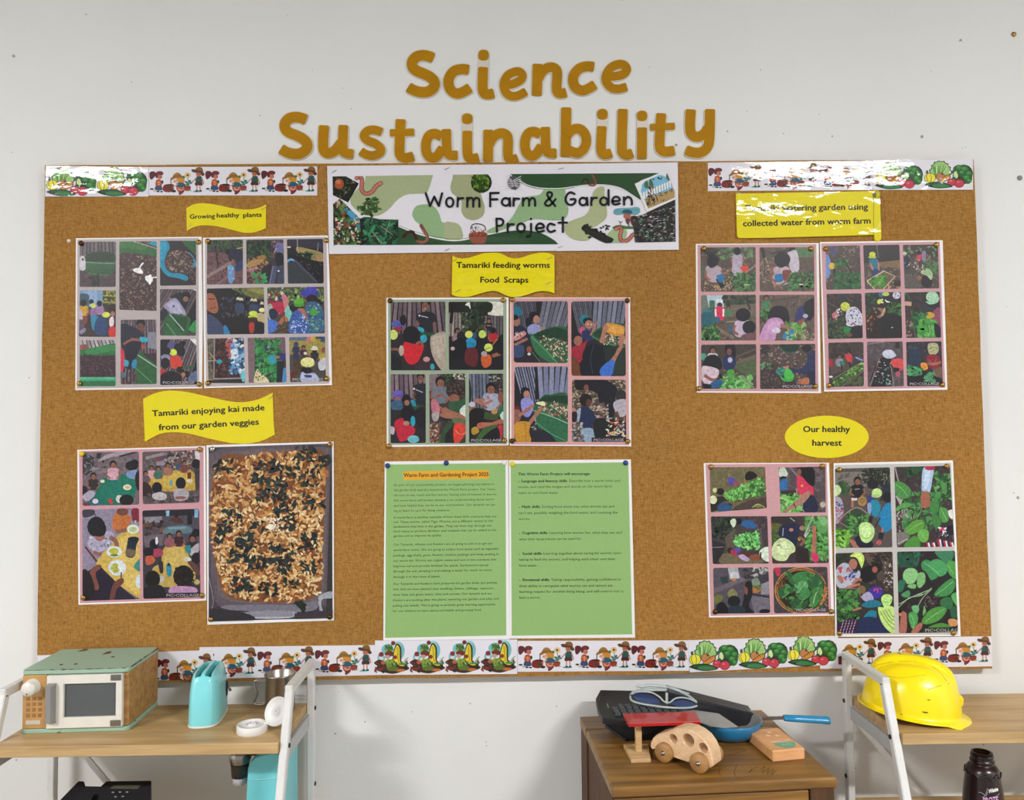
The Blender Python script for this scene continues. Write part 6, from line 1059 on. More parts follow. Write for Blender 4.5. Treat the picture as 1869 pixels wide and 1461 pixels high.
# --- pasta bake print
C = collage((370, 795, 4.176), "28,75 998,48 1000,1412 35,1445", "", None, 'single large photo print of a pasta bake with dark greens in a glass dish', "75,105 970,70 62,1403 968,1385", {0: (SILV, 'silver'), 3: (DARKBRASS, 'dark brass')}, dlvl=1, name='photo_print')
def f(k):
    k.q('2a262c', "40,85 400,75 380,120 40,135"); k.p('4a4048', "40,130 500,95 960,80 985,200 985,1300 900,1390 100,1390 40,1200"); k.p('5c5158', "50,140 900,90 975,200 960,1200 900,1300 150,1320 60,900")
    k.p('6a5c5e', "80,200 880,110 950,200 920,1220 860,1280 190,1260 110,1000"); k.q('34302f', "975,180 990,180 990,1400 940,1400"); k.p('7a4a2a', "120,180 400,150 760,110 940,150 930,500 900,1000 890,1200 700,1270 400,1270 180,1220 100,1000 60,600")
    Pz = [(90, 260), (160, 180), (500, 130), (800, 115), (945, 170), (920, 600), (890, 1210), (650, 1275), (380, 1265), (170, 1200), (90, 900), (50, 560)]
    k.sc('8a5228 6a3a1c a0663a', 60, 120, 940, 1270, 500, 34, .6, poly=Pz)
    k.sc('cc9858 d8b078 bc8444 e0c08c c89c64 a87040', 60, 130, 940, 1265, 1100, 30, .45, poly=Pz)
    for i in range(150):
        x, y = k.rn.uniform(80, 920), k.rn.uniform(150, 1250)
        if inside((x, y), Pz):
            a = k.rn.uniform(0, 6.28); r_ = k.rn.uniform(16, 30); k.ln(k.rn.choice(['dca868', 'e8c48c', 'c8904c', 'd8b47c']), 9, [(x + r_ * math.cos(a + t), y + r_ * math.sin(a + t)) for t in (0, .7, 1.4, 2.1)]); k.d -= STEP
    k.sc('e8cc98 f0dcb0 e4c088', 80, 550, 900, 1250, 330, 20, .5, poly=Pz)
    G_ = '1c2424 263030 161c1e 2c3a34'
    for x, y, r_, n in ((490, 270, 90, 44), (520, 410, 90, 50), (820, 330, 60, 20), (780, 150, 60, 20), (160, 240, 50, 18), (230, 600, 60, 18), (640, 560, 60, 22), (840, 510, 60, 20), (640, 670, 50, 22), (170, 720, 40, 16), (330, 800, 60, 26), (790, 810, 55, 26), (280, 930, 55, 26), (600, 900, 70, 34), (420, 980, 50, 24), (600, 1000, 50, 20), (290, 1150, 60, 32), (500, 1180, 50, 18), (680, 1130, 40, 16), (800, 1000, 40, 16), (430, 690, 40, 14), (920, 200, 40, 14), (120, 800, 26, 8), (680, 280, 40, 12)): k.lv(G_, x - r_ * 1.35, y - r_, x + r_ * 1.35, y + r_, int(n * 1.0), 29)
    k.sc('d8b078 e4c48c c89458 b8803c ecd4a0', 70, 140, 930, 1260, 200, 24, .42, poly=Pz); k.sc('20282a 2a3436 34403a 5a2c1c', 80, 150, 920, 1250, 110, 16, .35, poly=Pz)
    k.sc('3a4a48 4a5a5c', 420, 330, 620, 460, 14, 16); k.sc('7a2a1c 9a3a24', 100, 200, 900, 1240, 60, 16, .5, poly=Pz); k.e('f4ecd8', 520, 700, 30, 22); k.sc('fff8ea e8dcc0', 470, 630, 590, 740, 26, 16, .4)
    k.p('75707c', "150,1300 350,1290 700,1290 870,1260 860,1330 700,1350 380,1350 180,1340"); k.p('8a8894', "330,1345 690,1340 670,1392 370,1395"); k.ln('b8b8c4', 7, "340,1350 375,1392 660,1390 690,1345"); k.ln('c0c4c8', 5, "380,1388 660,1386", 0); k.lv('1c2a20', 710, 1270, 780, 1330, 10, 30); k.p('a0a4ac', "880,1245 910,1210 985,1190 990,1240 915,1250 905,1300 935,1395 905,1395"); k.ln('2a262c', 8, "110,1310 200,1335 350,1345"); k.ln('8a8890', 6, "45,1080 80,1250 70,1330"); k.p('2e2a30', "40,1340 110,1320 340,1360 380,1410 40,1420"); k.q('3a3238', "700,1360 990,1330 990,1400 700,1410")
cell(C, "45,92 985,62 990,1393 45,1420", '5a5056', f, 'photo of baked pasta and greens', 2)

# --- collage 9: harvest, pink
C = collage((1275, 835, 4.788), "45,52 1140,48 1165,700 1185,1385 92,1402", "62,62 1118,55 1160,1372 105,1388", 'c9999c', 'pink edged collage of six photos of children picking leaves under the oval sign', "110,85 1080,78 145,1352 1160,1350", {2: (DARKBRASS, 'dark brass')}, dlvl=0)
def f(k):
    k.q('6c6444', "95,85 600,85 600,480 95,480"); k.sc('726a48 645c3e 7c7450', 100, 90, 590, 280, 90, 24, .4); k.p('4a3c34', "380,400 600,350 600,480 300,480"); k.q('2a2420', "100,350 210,340 300,420 110,480"); k.p('5f5040', "230,385 590,330 590,350 260,405"); k.q('3a5a2c', "215,310 470,200 560,180 590,330 260,385"); k.lv('5aa048 78bc60 3f8034 8ccc74', 215, 190, 595, 385, 330, 19, poly=[(210, 320), (470, 200), (560, 175), (592, 325), (260, 388)])
    k.p('5048a0', "255,190 290,175 330,210 290,250 265,230"); k.p('8a4a50', "310,210 360,220 350,250 310,255"); k.p('1a1418', "410,150 440,122 490,135 510,170 450,200 410,195"); k.ln('a87058', 12, "400,190 420,250"); k.e('1c181c', 190, 300, 36, 30); k.e('c8cc8c', 142, 288, 20, 22); k.e('181820', 135, 390, 40, 30); k.e('d8dcb0', 128, 372, 34, 38); k.p('2a5078', "165,430 220,395 290,430 270,475 180,475"); k.ln('b8b070', 8, "470,440 520,410 580,440"); k.e('6a7a34', 525, 430, 34, 12)
cell(C, "97,88 582,85 597,445 105,482", '5c5440', f, 'photo of children picking along a green bed')
def f(k):
    k.q('54464a', "705,85 1110,85 1110,485 705,485"); k.sc('5e5054 4a3e42 6a5c5e', 710, 90, 1110, 470, 80, 30, .4); k.ln('7a7074', 16, "800,90 870,170", 0); k.ln('6a6468', 12, "1010,180 1060,180 1060,210 1010,200"); k.p('c4d0bc', "708,100 740,85 765,110 778,160 708,170"); k.e('151218', 740, 185, 26, 20); k.p('2a6aa0', "718,200 775,195 770,290 720,290"); k.q('382c2c', "720,290 860,290 860,330 720,320"); k.p('d03458', "860,170 900,170 990,240 1000,330 910,350 865,280"); k.e('e89040', 903, 250, 12, 14); k.p('141116', "860,95 1000,90 1015,240 970,240 900,160"); k.e('8a5a4c', 880, 130, 18, 30); k.p('20243c', "920,350 1010,340 1040,470 920,480"); k.lv('5aa048 78bc60 3f8034 8ccc74', 720, 330, 900, 480, 190, 22); k.ln('9a928c', 8, "885,420 925,480", 0); k.p('a87868', "940,300 985,310 930,390 850,440 760,480 750,465 830,400"); k.ln('201c22', 8, "830,405 850,440", 0); k.ln('a87868', 14, "860,270 855,330"); k.e('b0a898', 1085, 415, 26, 26)
cell(C, "700,90 1108,82 1112,482 720,485", '54464a', f, 'photo of a girl in a red top picking leaves', 6)
def f(k):
    k.lv('1f2a20 16201a 2a3a2a 3a4a34', 110, 515, 320, 720, 160, 24); k.q('5c5044', "230,700 320,620 320,800 250,860"); k.q('28262a', "115,720 230,760 200,930 120,930"); k.ln('8a8a88', 6, "118,790 215,785", 0); k.q('45383c', "320,520 610,515 610,780 540,790"); k.sc('54464a 3a2e32', 400, 520, 605, 620, 40, 26); k.p('58642c', "200,860 260,840 530,880 530,930 200,930") if False else k.p('6a6048', "200,860 260,840 530,880 530,930 200,930"); k.p('2a5c90', "360,570 430,550 500,580 490,625 400,610"); k.e('1a181e', 350, 560, 30, 30); k.p('d0dcc0', "275,560 310,535 330,560 320,600 300,612"); k.ln('5a5254', 22, "540,620 550,790", 0); k.ln('8a8484', 10, "520,625 535,790", 0); k.q('2c4a26', "300,690 530,640 530,810 330,780"); k.lv('5ab058 78c46c 3f8c3c 9cd88c', 300, 640, 535, 815, 250, 18, poly=[(300, 690), (530, 640), (530, 812), (330, 785)])
    k.e('2a1c20', 275, 815, 26, 26); k.p('5a4a98', "310,800 360,790 370,830 330,840"); k.p('a82c48', "280,810 320,820 340,860 290,850"); k.p('b8a0c8', "350,860 390,850 445,890 420,910 370,890"); k.p('8a4a34', "450,860 530,850 540,890 480,900"); k.p('5a2a24', "380,830 450,830 440,880"); k.p('d4e0cc', "530,830 570,790 620,795 620,910 560,890"); k.ln('1c1a1a', 12, "540,890 545,830")
cell(C, "107,518 600,515 615,930 125,935", '423a3a', f)
def f(k):
    k.q('3c3230', "630,515 1130,515 1130,930 640,930"); k.p('2f2a28', "632,520 780,515 840,560 700,580"); k.p('5a5c2c', "632,580 740,590 730,640 640,650"); k.lv('4a6a34 3a5428', 635, 640, 700, 760, 30, 20); k.p('1e2440', "720,600 800,575 880,590 930,620 880,660 850,770 780,740 700,680"); k.e('a87464', 905, 620, 24, 22); k.e('a87464', 810, 635, 20, 16); k.ln('d0d4e0', 5, "740,620 735,690"); k.ln('d0d4e0', 5, "800,530 840,560")
    k.lv('3a7a34 2c6028 5a9a4c 6ab05c', 940, 520, 1130, 900, 240, 30); k.e('5a9a54', 1080, 600, 50, 70); k.p('7ab070', "1050,530 1110,520 1125,580 1080,600"); k.ln('b0aca8', 14, "925,690 1000,515", 0); k.ln('d8d8d8', 7, "930,700 975,635", 0); k.ln('8a8884', 8, "960,660 985,520", 0); k.ln('a86a58', 36, "1010,600 1012,720 1005,840"); k.p('c83460', "985,840 1040,845 1050,900 1020,920 990,890"); k.e('c8a030', 880, 715, 12, 16); k.ln('8a5a4c', 24, "880,700 920,730 890,770"); k.q('282022', "850,780 960,800 970,920 850,920"); k.ln('6a6058', 10, "1050,850 1130,890", 0)
    k.p('c8d8a0', "645,780 700,715 760,710 830,760 845,820 800,850 760,905 680,900 645,860"); k.p('d8e6b4', "680,770 740,735 800,770 790,830 720,850"); k.ln('a0b080', 6, "700,740 730,800 790,800"); k.e('8a9a68', 700, 770, 20, 8)
cell(C, "632,518 1125,512 1138,925 645,930", '3c3230', f, 'photo of a pale sun hat above leafy beds')
def f(k):
    k.q('504a54', "125,960 625,960 625,1365 135,1365"); k.q('a8a8ac', "255,970 340,960 365,1060 275,1070"); k.q('c4c8cc', "270,1010 340,1000 355,1055 285,1060"); k.q('2a3a38', "190,1050 250,1040 260,1100 200,1110"); k.sc('b8b8b0 3a3438 8a8a88', 470, 962, 620, 1040, 60, 18); k.ln('6a6068', 40, "135,1170 400,1060", 0); k.q('3a3840', "520,1040 620,1010 620,1100 530,1120"); k.e('c07a30', 305, 1070, 22, 12); k.sc('2e2a2c 4a4044', 400, 970, 470, 1060, 20, 24)
    k.p('7a8878', "470,1070 520,1060 540,1130 480,1140"); k.p('a86a40', "450,1130 540,1120 540,1170 490,1190 455,1160"); k.lv('3a6a34', 450, 1110, 540, 1150, 16, 18); k.q('8a8890', "550,1110 620,1080 620,1200 545,1200"); k.q('6e6874', "450,1210 620,1230 620,1365 490,1365"); k.ln('1c1a20', 10, "440,1190 620,1225", 0); k.p('1a181e', "410,1100 460,1090 470,1200 440,1300 490,1365 380,1365 400,1200"); k.p('7a4a44', "400,1130 430,1150 425,1200 405,1190"); k.p('7c7c50', "255,1180 290,1150 335,1180 335,1215 290,1232 258,1215"); k.e('1a181e', 310, 1260, 56, 50); k.p('6a6e38', "135,1230 170,1200 210,1215 200,1260 150,1285"); k.p('141218', "160,1290 220,1270 270,1365 170,1365"); k.p('22303c', "270,1310 380,1300 400,1365 270,1365"); k.e('151318', 580, 1350, 50, 22)
cell(C, "127,968 610,962 627,1362 137,1368", '4a444e', f, 'dim indoor photo of children in hats', 22)
def f(k):
    k.q('413a40', "652,960 1140,960 1140,1365 660,1365"); k.p('b83450', "655,965 710,965 715,1020 690,1040"); k.e('7a4a24', 895, 1165, 232, 205); k.e('a06c3c', 895, 1165, 220, 195); k.e('2c2418', 890, 1165, 200, 178); k.ln('c08c54', 7, [(895 + 226 * math.cos(a), 1165 + 200 * math.sin(a)) for a in [i * .3 for i in range(21)]], True, closed=False); k.ln('6a4220', 5, [(895 + 212 * math.cos(a), 1165 + 188 * math.sin(a)) for a in [i * .3 for i in range(21)]])
    k.sc('8a5a34 5a3a20', 680, 1050, 770, 1180, 50, 12); k.sc('4a3434 6a4a48', 1000, 965, 1130, 1060, 50, 14)
    for P_, c in (("760,1010 790,995 830,1050 850,1120 800,1100", '2f6034'), ("820,1040 900,1000 980,1010 1000,1060 940,1100 850,1100", '3a7a40'), ("960,1060 1040,1040 1090,1080 1080,1160 1010,1180 960,1120", '2c5c34'), ("840,1110 920,1080 960,1130 900,1220 860,1210", '5a9a60'), ("700,1150 800,1130 860,1150 780,1200 720,1240", '2a5a30'), ("980,1170 1060,1130 1090,1200 1030,1300 990,1310 970,1250", '3c7a3c'), ("820,1250 900,1220 960,1260 920,1330 840,1340 810,1310", '2a5630'), ("880,1150 950,1140 980,1200 920,1250 870,1230", '3f8048')): k.p('16281a', [(x + 5, y + 7) for x, y in pts(P_)]); k.p(c, P_)
    k.ln('9ab880', 6, "860,1210 900,1140 940,1090"); k.ln('a8c48c', 7, "1000,1300 1015,1220 1050,1150"); k.ln('8ab070', 5, "730,1230 800,1180 850,1155"); k.ln('8ab070', 5, "840,1330 890,1280 920,1240"); k.lv('3a7038 2a5a2e 4a8a4a', 760, 1000, 1080, 1320, 40, 26); k.ln('d0a060', 5, "1060,1290 1120,1180"); k.sc('c88c4c a06c34', 1060, 1140, 1140, 1300, 40, 14, .3); pc(k, 855, 1348, 1112)
cell(C, "652,965 1125,958 1140,1358 660,1365", '413a40', f, 'photo of spinach leaves in a round basket', 22)

# --- collage 10: harvest, white
C = collage((1510, 835, 4.36), "52,48 1000,25 1018,450 1062,1425 65,1430", "60,62 985,45 1040,1412 72,1412", 'c0bcb8', 'white edged collage of four photos of big leaves and children in hats, bottom right', "950,72 97,100 97,1403 1003,1400", None, dlvl=2)
def f(k):
    k.q('544a46', "55,85 520,80 520,720 60,720"); k.q('7a726c', "60,120 500,110 500,230 60,240"); k.sc('6a625e 5a524e', 60, 130, 500, 300, 50, 30, .4); k.lv('24301f 1c2418 3a4a34', 280, 85, 500, 200, 100, 22); [k.ln('1e1c1a', 10, [(370 + i * 6, 240), (330 + i * 26, 150), (300 + i * 36, 95)]) for i in range(5)]; k.lv('1c2228 2a3034', 430, 200, 510, 330, 40, 26); k.lv('2c4a2c 3a5a38', 90, 200, 190, 290, 40, 22); k.e('1c1a1c', 360, 215, 46, 40)
    k.kid(240, 190, 62, shirt='1a191e'); k.text('RARE', 215, 262, 260, 258, 12, 'b0b0b0', .03) if False else k.ln('b0b0b0', 5, "218,256 258,252", 0); k.ln('a86a58', 20, "200,330 200,400", 0); k.q('d8c8c8', "190,325 240,325 235,345 195,345"); k.e('a0824c', 278, 350, 36, 40); k.e('8a6c3c', 278, 345, 26, 24); k.p('c8dca0', "55,235 85,222 112,260 90,300 55,310"); k.p('a8a0b0', "60,330 110,330 130,420 110,500 60,520"); k.sc('b03a4c 4a4a80', 65, 350, 120, 500, 20, 16); k.q('3a4030', "100,520 220,400 340,470 250,560 170,600"); k.ln('9a8e84', 8, "65,520 230,400 350,480", 1); k.ln('8a8076', 7, "90,510 220,600", 0); k.lv(GRN + ' 4a8a44', 160, 450, 320, 620, 130, 24)
    k.p('2c3a80', "320,320 355,300 370,340 340,370"); k.p('2084a0', "345,350 400,345 425,400 390,480 350,440"); k.e('c0e08c', 395, 285, 42, 38); k.e('aacc7c', 385, 308, 36, 14); k.p('8a9ac8', "320,370 350,370 345,450 325,440"); k.p('1c80b0', "400,500 430,420 480,360 520,380 525,540 460,600 430,560"); k.e('1c1a20', 480, 320, 36, 44); k.ln('1c1a22', 30, "350,470 340,520", 0); k.ln('a86a58', 16, "440,560 435,600"); k.ln('20202c', 36, "430,600 425,650", 0); k.ln('3a302c', 14, "420,480 380,560", 0); k.e('c0545c', 410, 680, 22, 20)
    k.lv('5a9a30 78b444 3f7a24 90c85c', 65, 590, 170, 720, 90, 30); k.p('a8705e', "175,660 200,655 270,700 260,720 210,715"); k.p('1c1a2a', "220,650 280,620 360,680 350,720 260,720"); k.p('bce090', "250,570 270,525 330,520 375,570 365,640 320,682 270,660"); k.p('cceca4', "275,560 330,545 350,600 310,640 280,620"); k.ln('90b868', 5, "262,620 320,650 368,600")
cell(C, "60,92 498,80 518,718 68,722", '544a46', f, 'photo of children in green hats at a bed')
def f(k):
    k.sc('35292a 453638 2a2022 54464a', 535, 75, 1020, 720, 220, 22, .5); k.q('9a948c', "535,90 560,190 570,190 545,80"); k.lv('1f3a24 2c5030', 600, 75, 770, 150, 50, 26); k.lv(GRN + ' 6aa05c', 850, 130, 1000, 340, 130, 28); k.ln('a8a29c', 40, "560,300 660,500", 0); k.sc('5a4a48 8a7c78 b0a4a0', 545, 400, 660, 600, 90, 14); k.q('7a7470', "555,600 680,590 640,660 560,710"); k.ln('c0bcb4', 6, "560,690 640,650", 0)
    k.lv('2c5a30 3f7a40 4a8a4c', 600, 280, 900, 560, 140, 30); k.ln('7a9a60', 4, "690,490 760,430 840,450"); k.ln('8aa870', 4, "700,520 760,390"); k.ln('7a9a60', 4, "660,400 800,400")
    for P_, c in (("535,200 600,200 665,260 650,320 590,330 545,290", '4a8a44'), ("550,400 620,360 680,380 640,400 590,410 555,430", '5a9a50'), ("825,370 870,340 890,380 880,440 840,450 820,410", '3f8040'), ("900,400 960,420 965,500 920,520 890,460", '4f9048'), ("840,460 900,480 900,540 870,570 835,520", '3f7a3c'), ("620,580 680,510 760,500 770,560 690,610 640,615", '5a9838'), ("720,600 760,570 805,590 800,660 760,680 725,650", '6aa84c'), ("610,700 680,630 730,650 735,715 640,718", '4a8a38'), ("860,290 890,275 905,310 880,335", '4a9048'), ("900,190 950,220 945,300 915,270", '4f8a48')): k.p('1c3a20', [(x + 4, y + 5) for x, y in pts(P_)]); k.p(c, P_)
    for S in ("545,215 600,260 640,310", "630,600 700,550 760,520", "740,590 765,630 790,660", "905,410 930,460 950,500"): k.ln('9ac888', 3, S)
    k.p('a8c0dc', "765,85 845,85 835,180 815,275 755,265 750,220"); k.p('c4d4e8', "775,110 820,105 800,240 770,240"); k.p('b02c44', "780,70 850,70 845,100 790,100"); k.p('a0604c', "760,275 805,275 815,320 820,370 800,400 770,405 745,370 745,310"); [k.ln('a0604c', 11, [(755 + i * 18, 350), (748 + i * 22, 395)], 0) for i in range(4)]
    k.sc('c83a54 e8e8f0 2a3060', 880, 560, 960, 620, 24, 18); k.e('1c1a24', 985, 580, 40, 40); k.p('e0dcd8', "960,430 1000,420 1000,490 975,480"); [k.ln(('c02840', 'e8e8ec', '28305a')[i % 3], 13, [(880 + i * 16, 650 + i * 4), (890 + i * 16, 712)], 0) for i in range(8)]; [k.ln(('c02840', 'e8e8ec', '28305a')[i % 3], 13, [(790 + i * 14, 680), (800 + i * 14, 715)], 0) for i in range(5)]
cell(C, "532,78 975,68 1012,712 555,718", '3a2e30', f, 'photo of an arm reaching into bean plants')
def f(k):
    k.q('332c28', "65,755 540,750 540,1405 75,1405"); k.lv('1f2a1c 2c3a28', 70, 760, 180, 840, 40, 22); k.ln('5a4a40', 46, "300,770 370,860", 0); k.sc('24201e 4a3c34 5c4e44', 350, 760, 525, 1060, 120, 28, .4); k.sc('b8b0a8', 440, 830, 525, 1050, 24, 14, .5); k.p('141318', "270,900 340,860 400,890 390,960 310,1000 270,970"); k.e('1a1416', 390, 880, 44, 40); k.e('a05a4c', 378, 895, 22, 26); k.p('4a3f38', "400,920 460,930 450,980 400,970")
    k.p('b0b4c4', "70,900 130,840 200,870 260,910 250,970 180,1030 80,1030"); k.sc('c04a50 3a4a8a 5a5a60', 100, 880, 230, 980, 22, 20, .6); k.p('a8705e', "75,950 110,945 130,990 110,1005"); k.ln('a8705e', 22, "200,1010 250,970 270,985"); k.e('2a1c1a', 225, 850, 50, 60); k.e('a8705e', 205, 850, 34, 44); k.p('c8e070', "180,790 220,760 270,760 295,810 275,880 262,860 230,800"); k.p('d4ec84', "210,780 265,772 275,830 240,800"); k.ln('b8705e', 20, "150,1040 260,1010", 0); k.e('7a6444', 272, 1055, 34, 34); k.q('3a3c2c', "75,1050 230,1045 270,1180 130,1280 80,1290"); k.lv(GRN + ' 4a8a3c', 80, 1060, 240, 1300, 160, 26); k.ln('8a7a70', 7, "90,1045 240,1045 270,1120", 0)
    k.p('38309a', "330,1060 370,1030 430,1040 440,1090 390,1125 340,1110"); k.sc('c84058', 370, 1040, 430, 1080, 8, 14); k.p('a8a0c0', "270,1110 330,1070 370,1130 310,1150"); k.p('1f7088', "270,1180 330,1140 400,1140 430,1180 340,1200"); k.ln('a8705e', 16, "200,1220 270,1200"); k.p('1c7a94', "290,1270 340,1220 390,1230 380,1290 310,1295"); k.p('b8e088', "428,1130 450,1095 500,1095 518,1130 490,1190 450,1190"); k.ln('90b860', 5, "440,1140 480,1160 515,1130"); k.p('1c2850', "215,1310 330,1270 420,1300 480,1400 215,1405"); k.p('3a1c3c', "80,1340 150,1295 240,1300 215,1400 100,1400"); [k.ln('c8b0c8', 6, [(100 + i * 24, 1400), (130 + i * 24, 1300)], 0) for i in range(5)]; [k.ln('1c1438', 6, [(85, 1390 - i * 24), (225, 1370 - i * 20)], 0) for i in range(4)]
    k.p('c0e084', "402,1200 440,1195 535,1200 540,1395 490,1385 430,1310"); [k.ln('7a9a50', 7, [(420 + i * 22, 1225 - i * 5), (470 + i * 18, 1310 - i * 12), (535, 1375 - i * 40)]) for i in range(4)]
cell(C, "65,765 518,752 537,1400 78,1402", '332c28', f)
def f(k):
    k.sc('241e20 2e282a 3a3032', 560, 750, 1035, 1395, 120, 26, .5); k.lv('1f4a34 2a6048 245040', 560, 760, 720, 860, 50, 40)
    for P_, c in (("860,750 1000,750 990,820 950,840 890,800", '3a7a58'), ("750,840 790,815 850,850 850,900 900,930 830,980 790,920 755,890", '3f8a54'), ("800,850 870,810 950,850 950,920 890,950 830,900", '4a9a5c'), ("950,840 1000,825 1035,870 1030,970 970,930", '4f9a48'), ("850,1090 930,1000 1000,965 1020,1020 980,1090 900,1110", '3f8a48'), ("605,920 640,885 700,890 722,940 690,1000 640,1010 605,970", '8ac080'), ("720,930 770,920 780,990 740,1040 715,1020", '7ab070'), ("640,1020 700,1010 700,1045 650,1040", '7ab070'), ("590,1090 650,1060 655,1110 610,1115", '4a8a5c'), ("565,990 620,980 600,1060 565,1070", '2c6a50'), ("985,1100 1035,1080 1035,1180 1010,1160", '5aa858'), ("900,1140 960,1110 1000,1150 980,1210 910,1190", '2f6a40'), ("750,1310 800,1230 880,1190 950,1210 900,1290 800,1330", '4f9040'), ("670,1190 720,1180 730,1220 700,1250", '6ab078'), ("650,1240 710,1240 720,1310 680,1370 650,1300", '4f9a50'), ("770,1180 785,1230 760,1260", '6aa860'), ("810,1350 900,1320 980,1340 960,1360 830,1370", '4f8a3c'), ("980,1200 1035,1190 1035,1270 990,1280", '2a5a3c')):
        k.p('14301c', [(x + 5, y + 7) for x, y in pts(P_)]); k.p(c, P_)
    for S in ("770,840 830,880 890,930", "960,860 1000,920", "870,1090 940,1040 1000,990", "625,900 660,950 680,1000", "780,1310 860,1250 930,1210", "665,1250 690,1310 682,1360"): k.ln('8ac890', 4, S)
    for S in ("565,1200 650,1120 750,1100 830,1040", "570,1170 680,1110 800,1060", "720,1190 760,1120 830,1050", "700,1100 760,1090"): k.ln('a8c8a0', 5, S)
    k.sc('4a3c3c 6a5c5c', 770, 1110, 880, 1200, 30, 14); k.p('a8685a', "575,1395 590,1240 615,1232 632,1260 628,1395"); k.p('a8685a', "665,1395 720,1330 750,1320 755,1350 720,1395"); k.p('c89060', "960,1300 990,1285 1035,1300 1030,1340 980,1345"); k.q('c87a40', "568,1240 590,1240 590,1265 570,1265"); k.q('24301f', "760,1358 1036,1352 1036,1398 760,1400"); pc(k, 780, 1390, 1068)
cell(C, "555,752 1015,745 1040,1392 572,1402", '241e20', f, 'close photo of bean leaves and fingers')

# ================================================================== LADDER SHELVES
OAK = wood('oak_veneer', 'cbaa78', 'a68454', 0, 0.45, 10, .6)
BOLT = mat('dark_bolt', '33302e', 0.4, 0.6)
RAILG = mat('grey_rail', 'b4b4b4', 0.4)
ZS, ZL = 0.81, 0.645
def shelf_unit(X0, X1, label):
    t = empty('ladder_shelf', ((X0 + X1) / 2, -0.25, 0), label, 'shelf', 'ladder shelves')
    for X, out in ((X0, -1), (X1, 1)):
        ft, fb = Vector((X, -.163, .872)), Vector((X, -.163 - .36 * .872, 0)); bt, bb = Vector((X, -.034, .872)), Vector((X, -.034, 0))
        mb = MB(); mb.bar(fb, ft, .012, .013, .0015); mb.build('post', METAL_W, t)
        mb = MB(); mb.bar(bb, bt, .012, .013, .0015); mb.build('post', METAL_W, t)
        mb = MB(); mb.box(X - .006, -.169, .868, X + .006, -.028, .881, .0015); mb.build('top_rail', METAL_W, t)
        for z, d in ((ZS, .2), (ZL, .26)):
            mb = MB(); mb.box(X - .002 - .003 * out, -d + .006, z - .036, X + .002 - .003 * out, -.035, z - .016); mb.build('side_rail', RAILG, t)
        for y, z in ((-.163 - .36 * (.872 - ZS + .008), ZS - .008), (-.034, ZS - .008), (-.034, .68), (-.163 - .36 * (.872 - ZL + .008), ZL - .008)):
            mb = MB(); M = Matrix.Translation((X + out * .006, y, z)) @ Matrix.Rotation(out * math.pi / 2, 4, 'Y'); mb.lathe([(.0036, 0), (.0034, .0012), (.0018, .002)], 10, M); mb.build('bolt', BOLT, t)
    for z, d in ((ZS, .2), (ZL, .26), (.4, .34), (.14, .43)):
        mb = MB(); mb.box(X0 + .0065, -d, z - .0155, X1 - .0065, -.034, z, .0008); mb.build('shelf_board', OAK, t)
    for A, B in (((X0 + .004, -.028, ZS - .03), (X1 - .004, -.028, .3)), ((X1 - .004, -.024, ZS - .03), (X0 + .004, -.024, .3))):
        mb = MB(); mb.bar(A, B, .009, .003); mb.build('brace', METAL_W, t)
    return t
shelf_unit(-.741, -.3205, 'white metal ladder shelf with oak boards holding the toy microwave, on the left')
shelf_unit(.565, .985, 'white metal ladder shelf with oak boards holding the yellow helmet, on the right')

# ================================================================== TOY MICROWAVE
MINT = mat('worn_mint_paint', '9ab8a2', 0.45, var=0.0, vscale=26, col2='6a4a38', thr=(0.345, 0.36))
PLY = wood('birch_ply', 'bc9052', '94683a', 0, 0.5, 16, .5)
WHP = mat('white_enamel', 'e2ddd2', 0.3, var=0.03, vscale=40, coat=.3)
GREYP = mat('grey_plastic', '8a8886', 0.4)
mwM = Matrix.Translation((-.7225, -.153, ZS)) @ Matrix.Rotation(math.radians(2.5), 4, 'Z')
t = empty('toy_microwave', (-.65, -.1, ZS), 'wooden toy microwave with mint green top and white door', 'toy')
W_, D_, H_ = .157, .116, .0935
def part(name, mt, parent, f, lab=None, **kw):
    mb = MB(); f(mb); return mb.build(name, mt, parent, lab, **kw)
part('carcass', PLY, t, lambda b: b.box(.0015, .004, .006, W_ - .0015, D_ - .001, H_ - .006, .002, mwM), merge=True)
def rslab(b, x0, y0, x1, y1, z0, z1, r, M, n=5, e=.0012):
    P = []
    for cx, cy, a0 in ((x1 - r, y0 + r, -90), (x1 - r, y1 - r, 0), (x0 + r, y1 - r, 90), (x0 + r, y0 + r, 180)):
        for i in range(n + 1): a = math.radians(a0 + 90 * i / n); P.append((cx + r * math.cos(a), cy + r * math.sin(a), math.cos(a), math.sin(a)))
    LL = [[M @ Vector((x - nx * ee, y - ny * ee, z)) for x, y, nx, ny in P] for z, ee in ((z0, e), (z0 + e, 0), (z1 - e, 0), (z1, e))]
    b.loops(LL, smooth=False)
part('top_panel', MINT, t, lambda b: rslab(b, 0, 0, W_, D_, H_ - .007, H_, .008, mwM), 'mint green top with chipped edges')
part('base_panel', MINT, t, lambda b: rslab(b, 0, 0, W_, D_, 0, .0065, .008, mwM), 'mint green base')
def edge(b):
    R = random.Random(3)
    for A, B in (((.006, .0002), (W_ - .007, .0002)), ((W_ - .0002, .008), (W_ - .0002, D_ - .008)), ((W_ - .007, .0004), (W_ - .0006, .0075))):
        n = 26; P = [mwM @ Vector((A[0] + (B[0] - A[0]) * i / n, A[1] + (B[1] - A[1]) * i / n + .0008, H_ - .0006)) for i in range(n + 1)]
        b.tube(P, [.0004 + .0011 * R.random() ** 2.5 for _ in P], 6)
part('worn_edge', mat('bare_brown_wood', '6a4a36', .8), t, edge, 'brown wood showing along the worn edges')
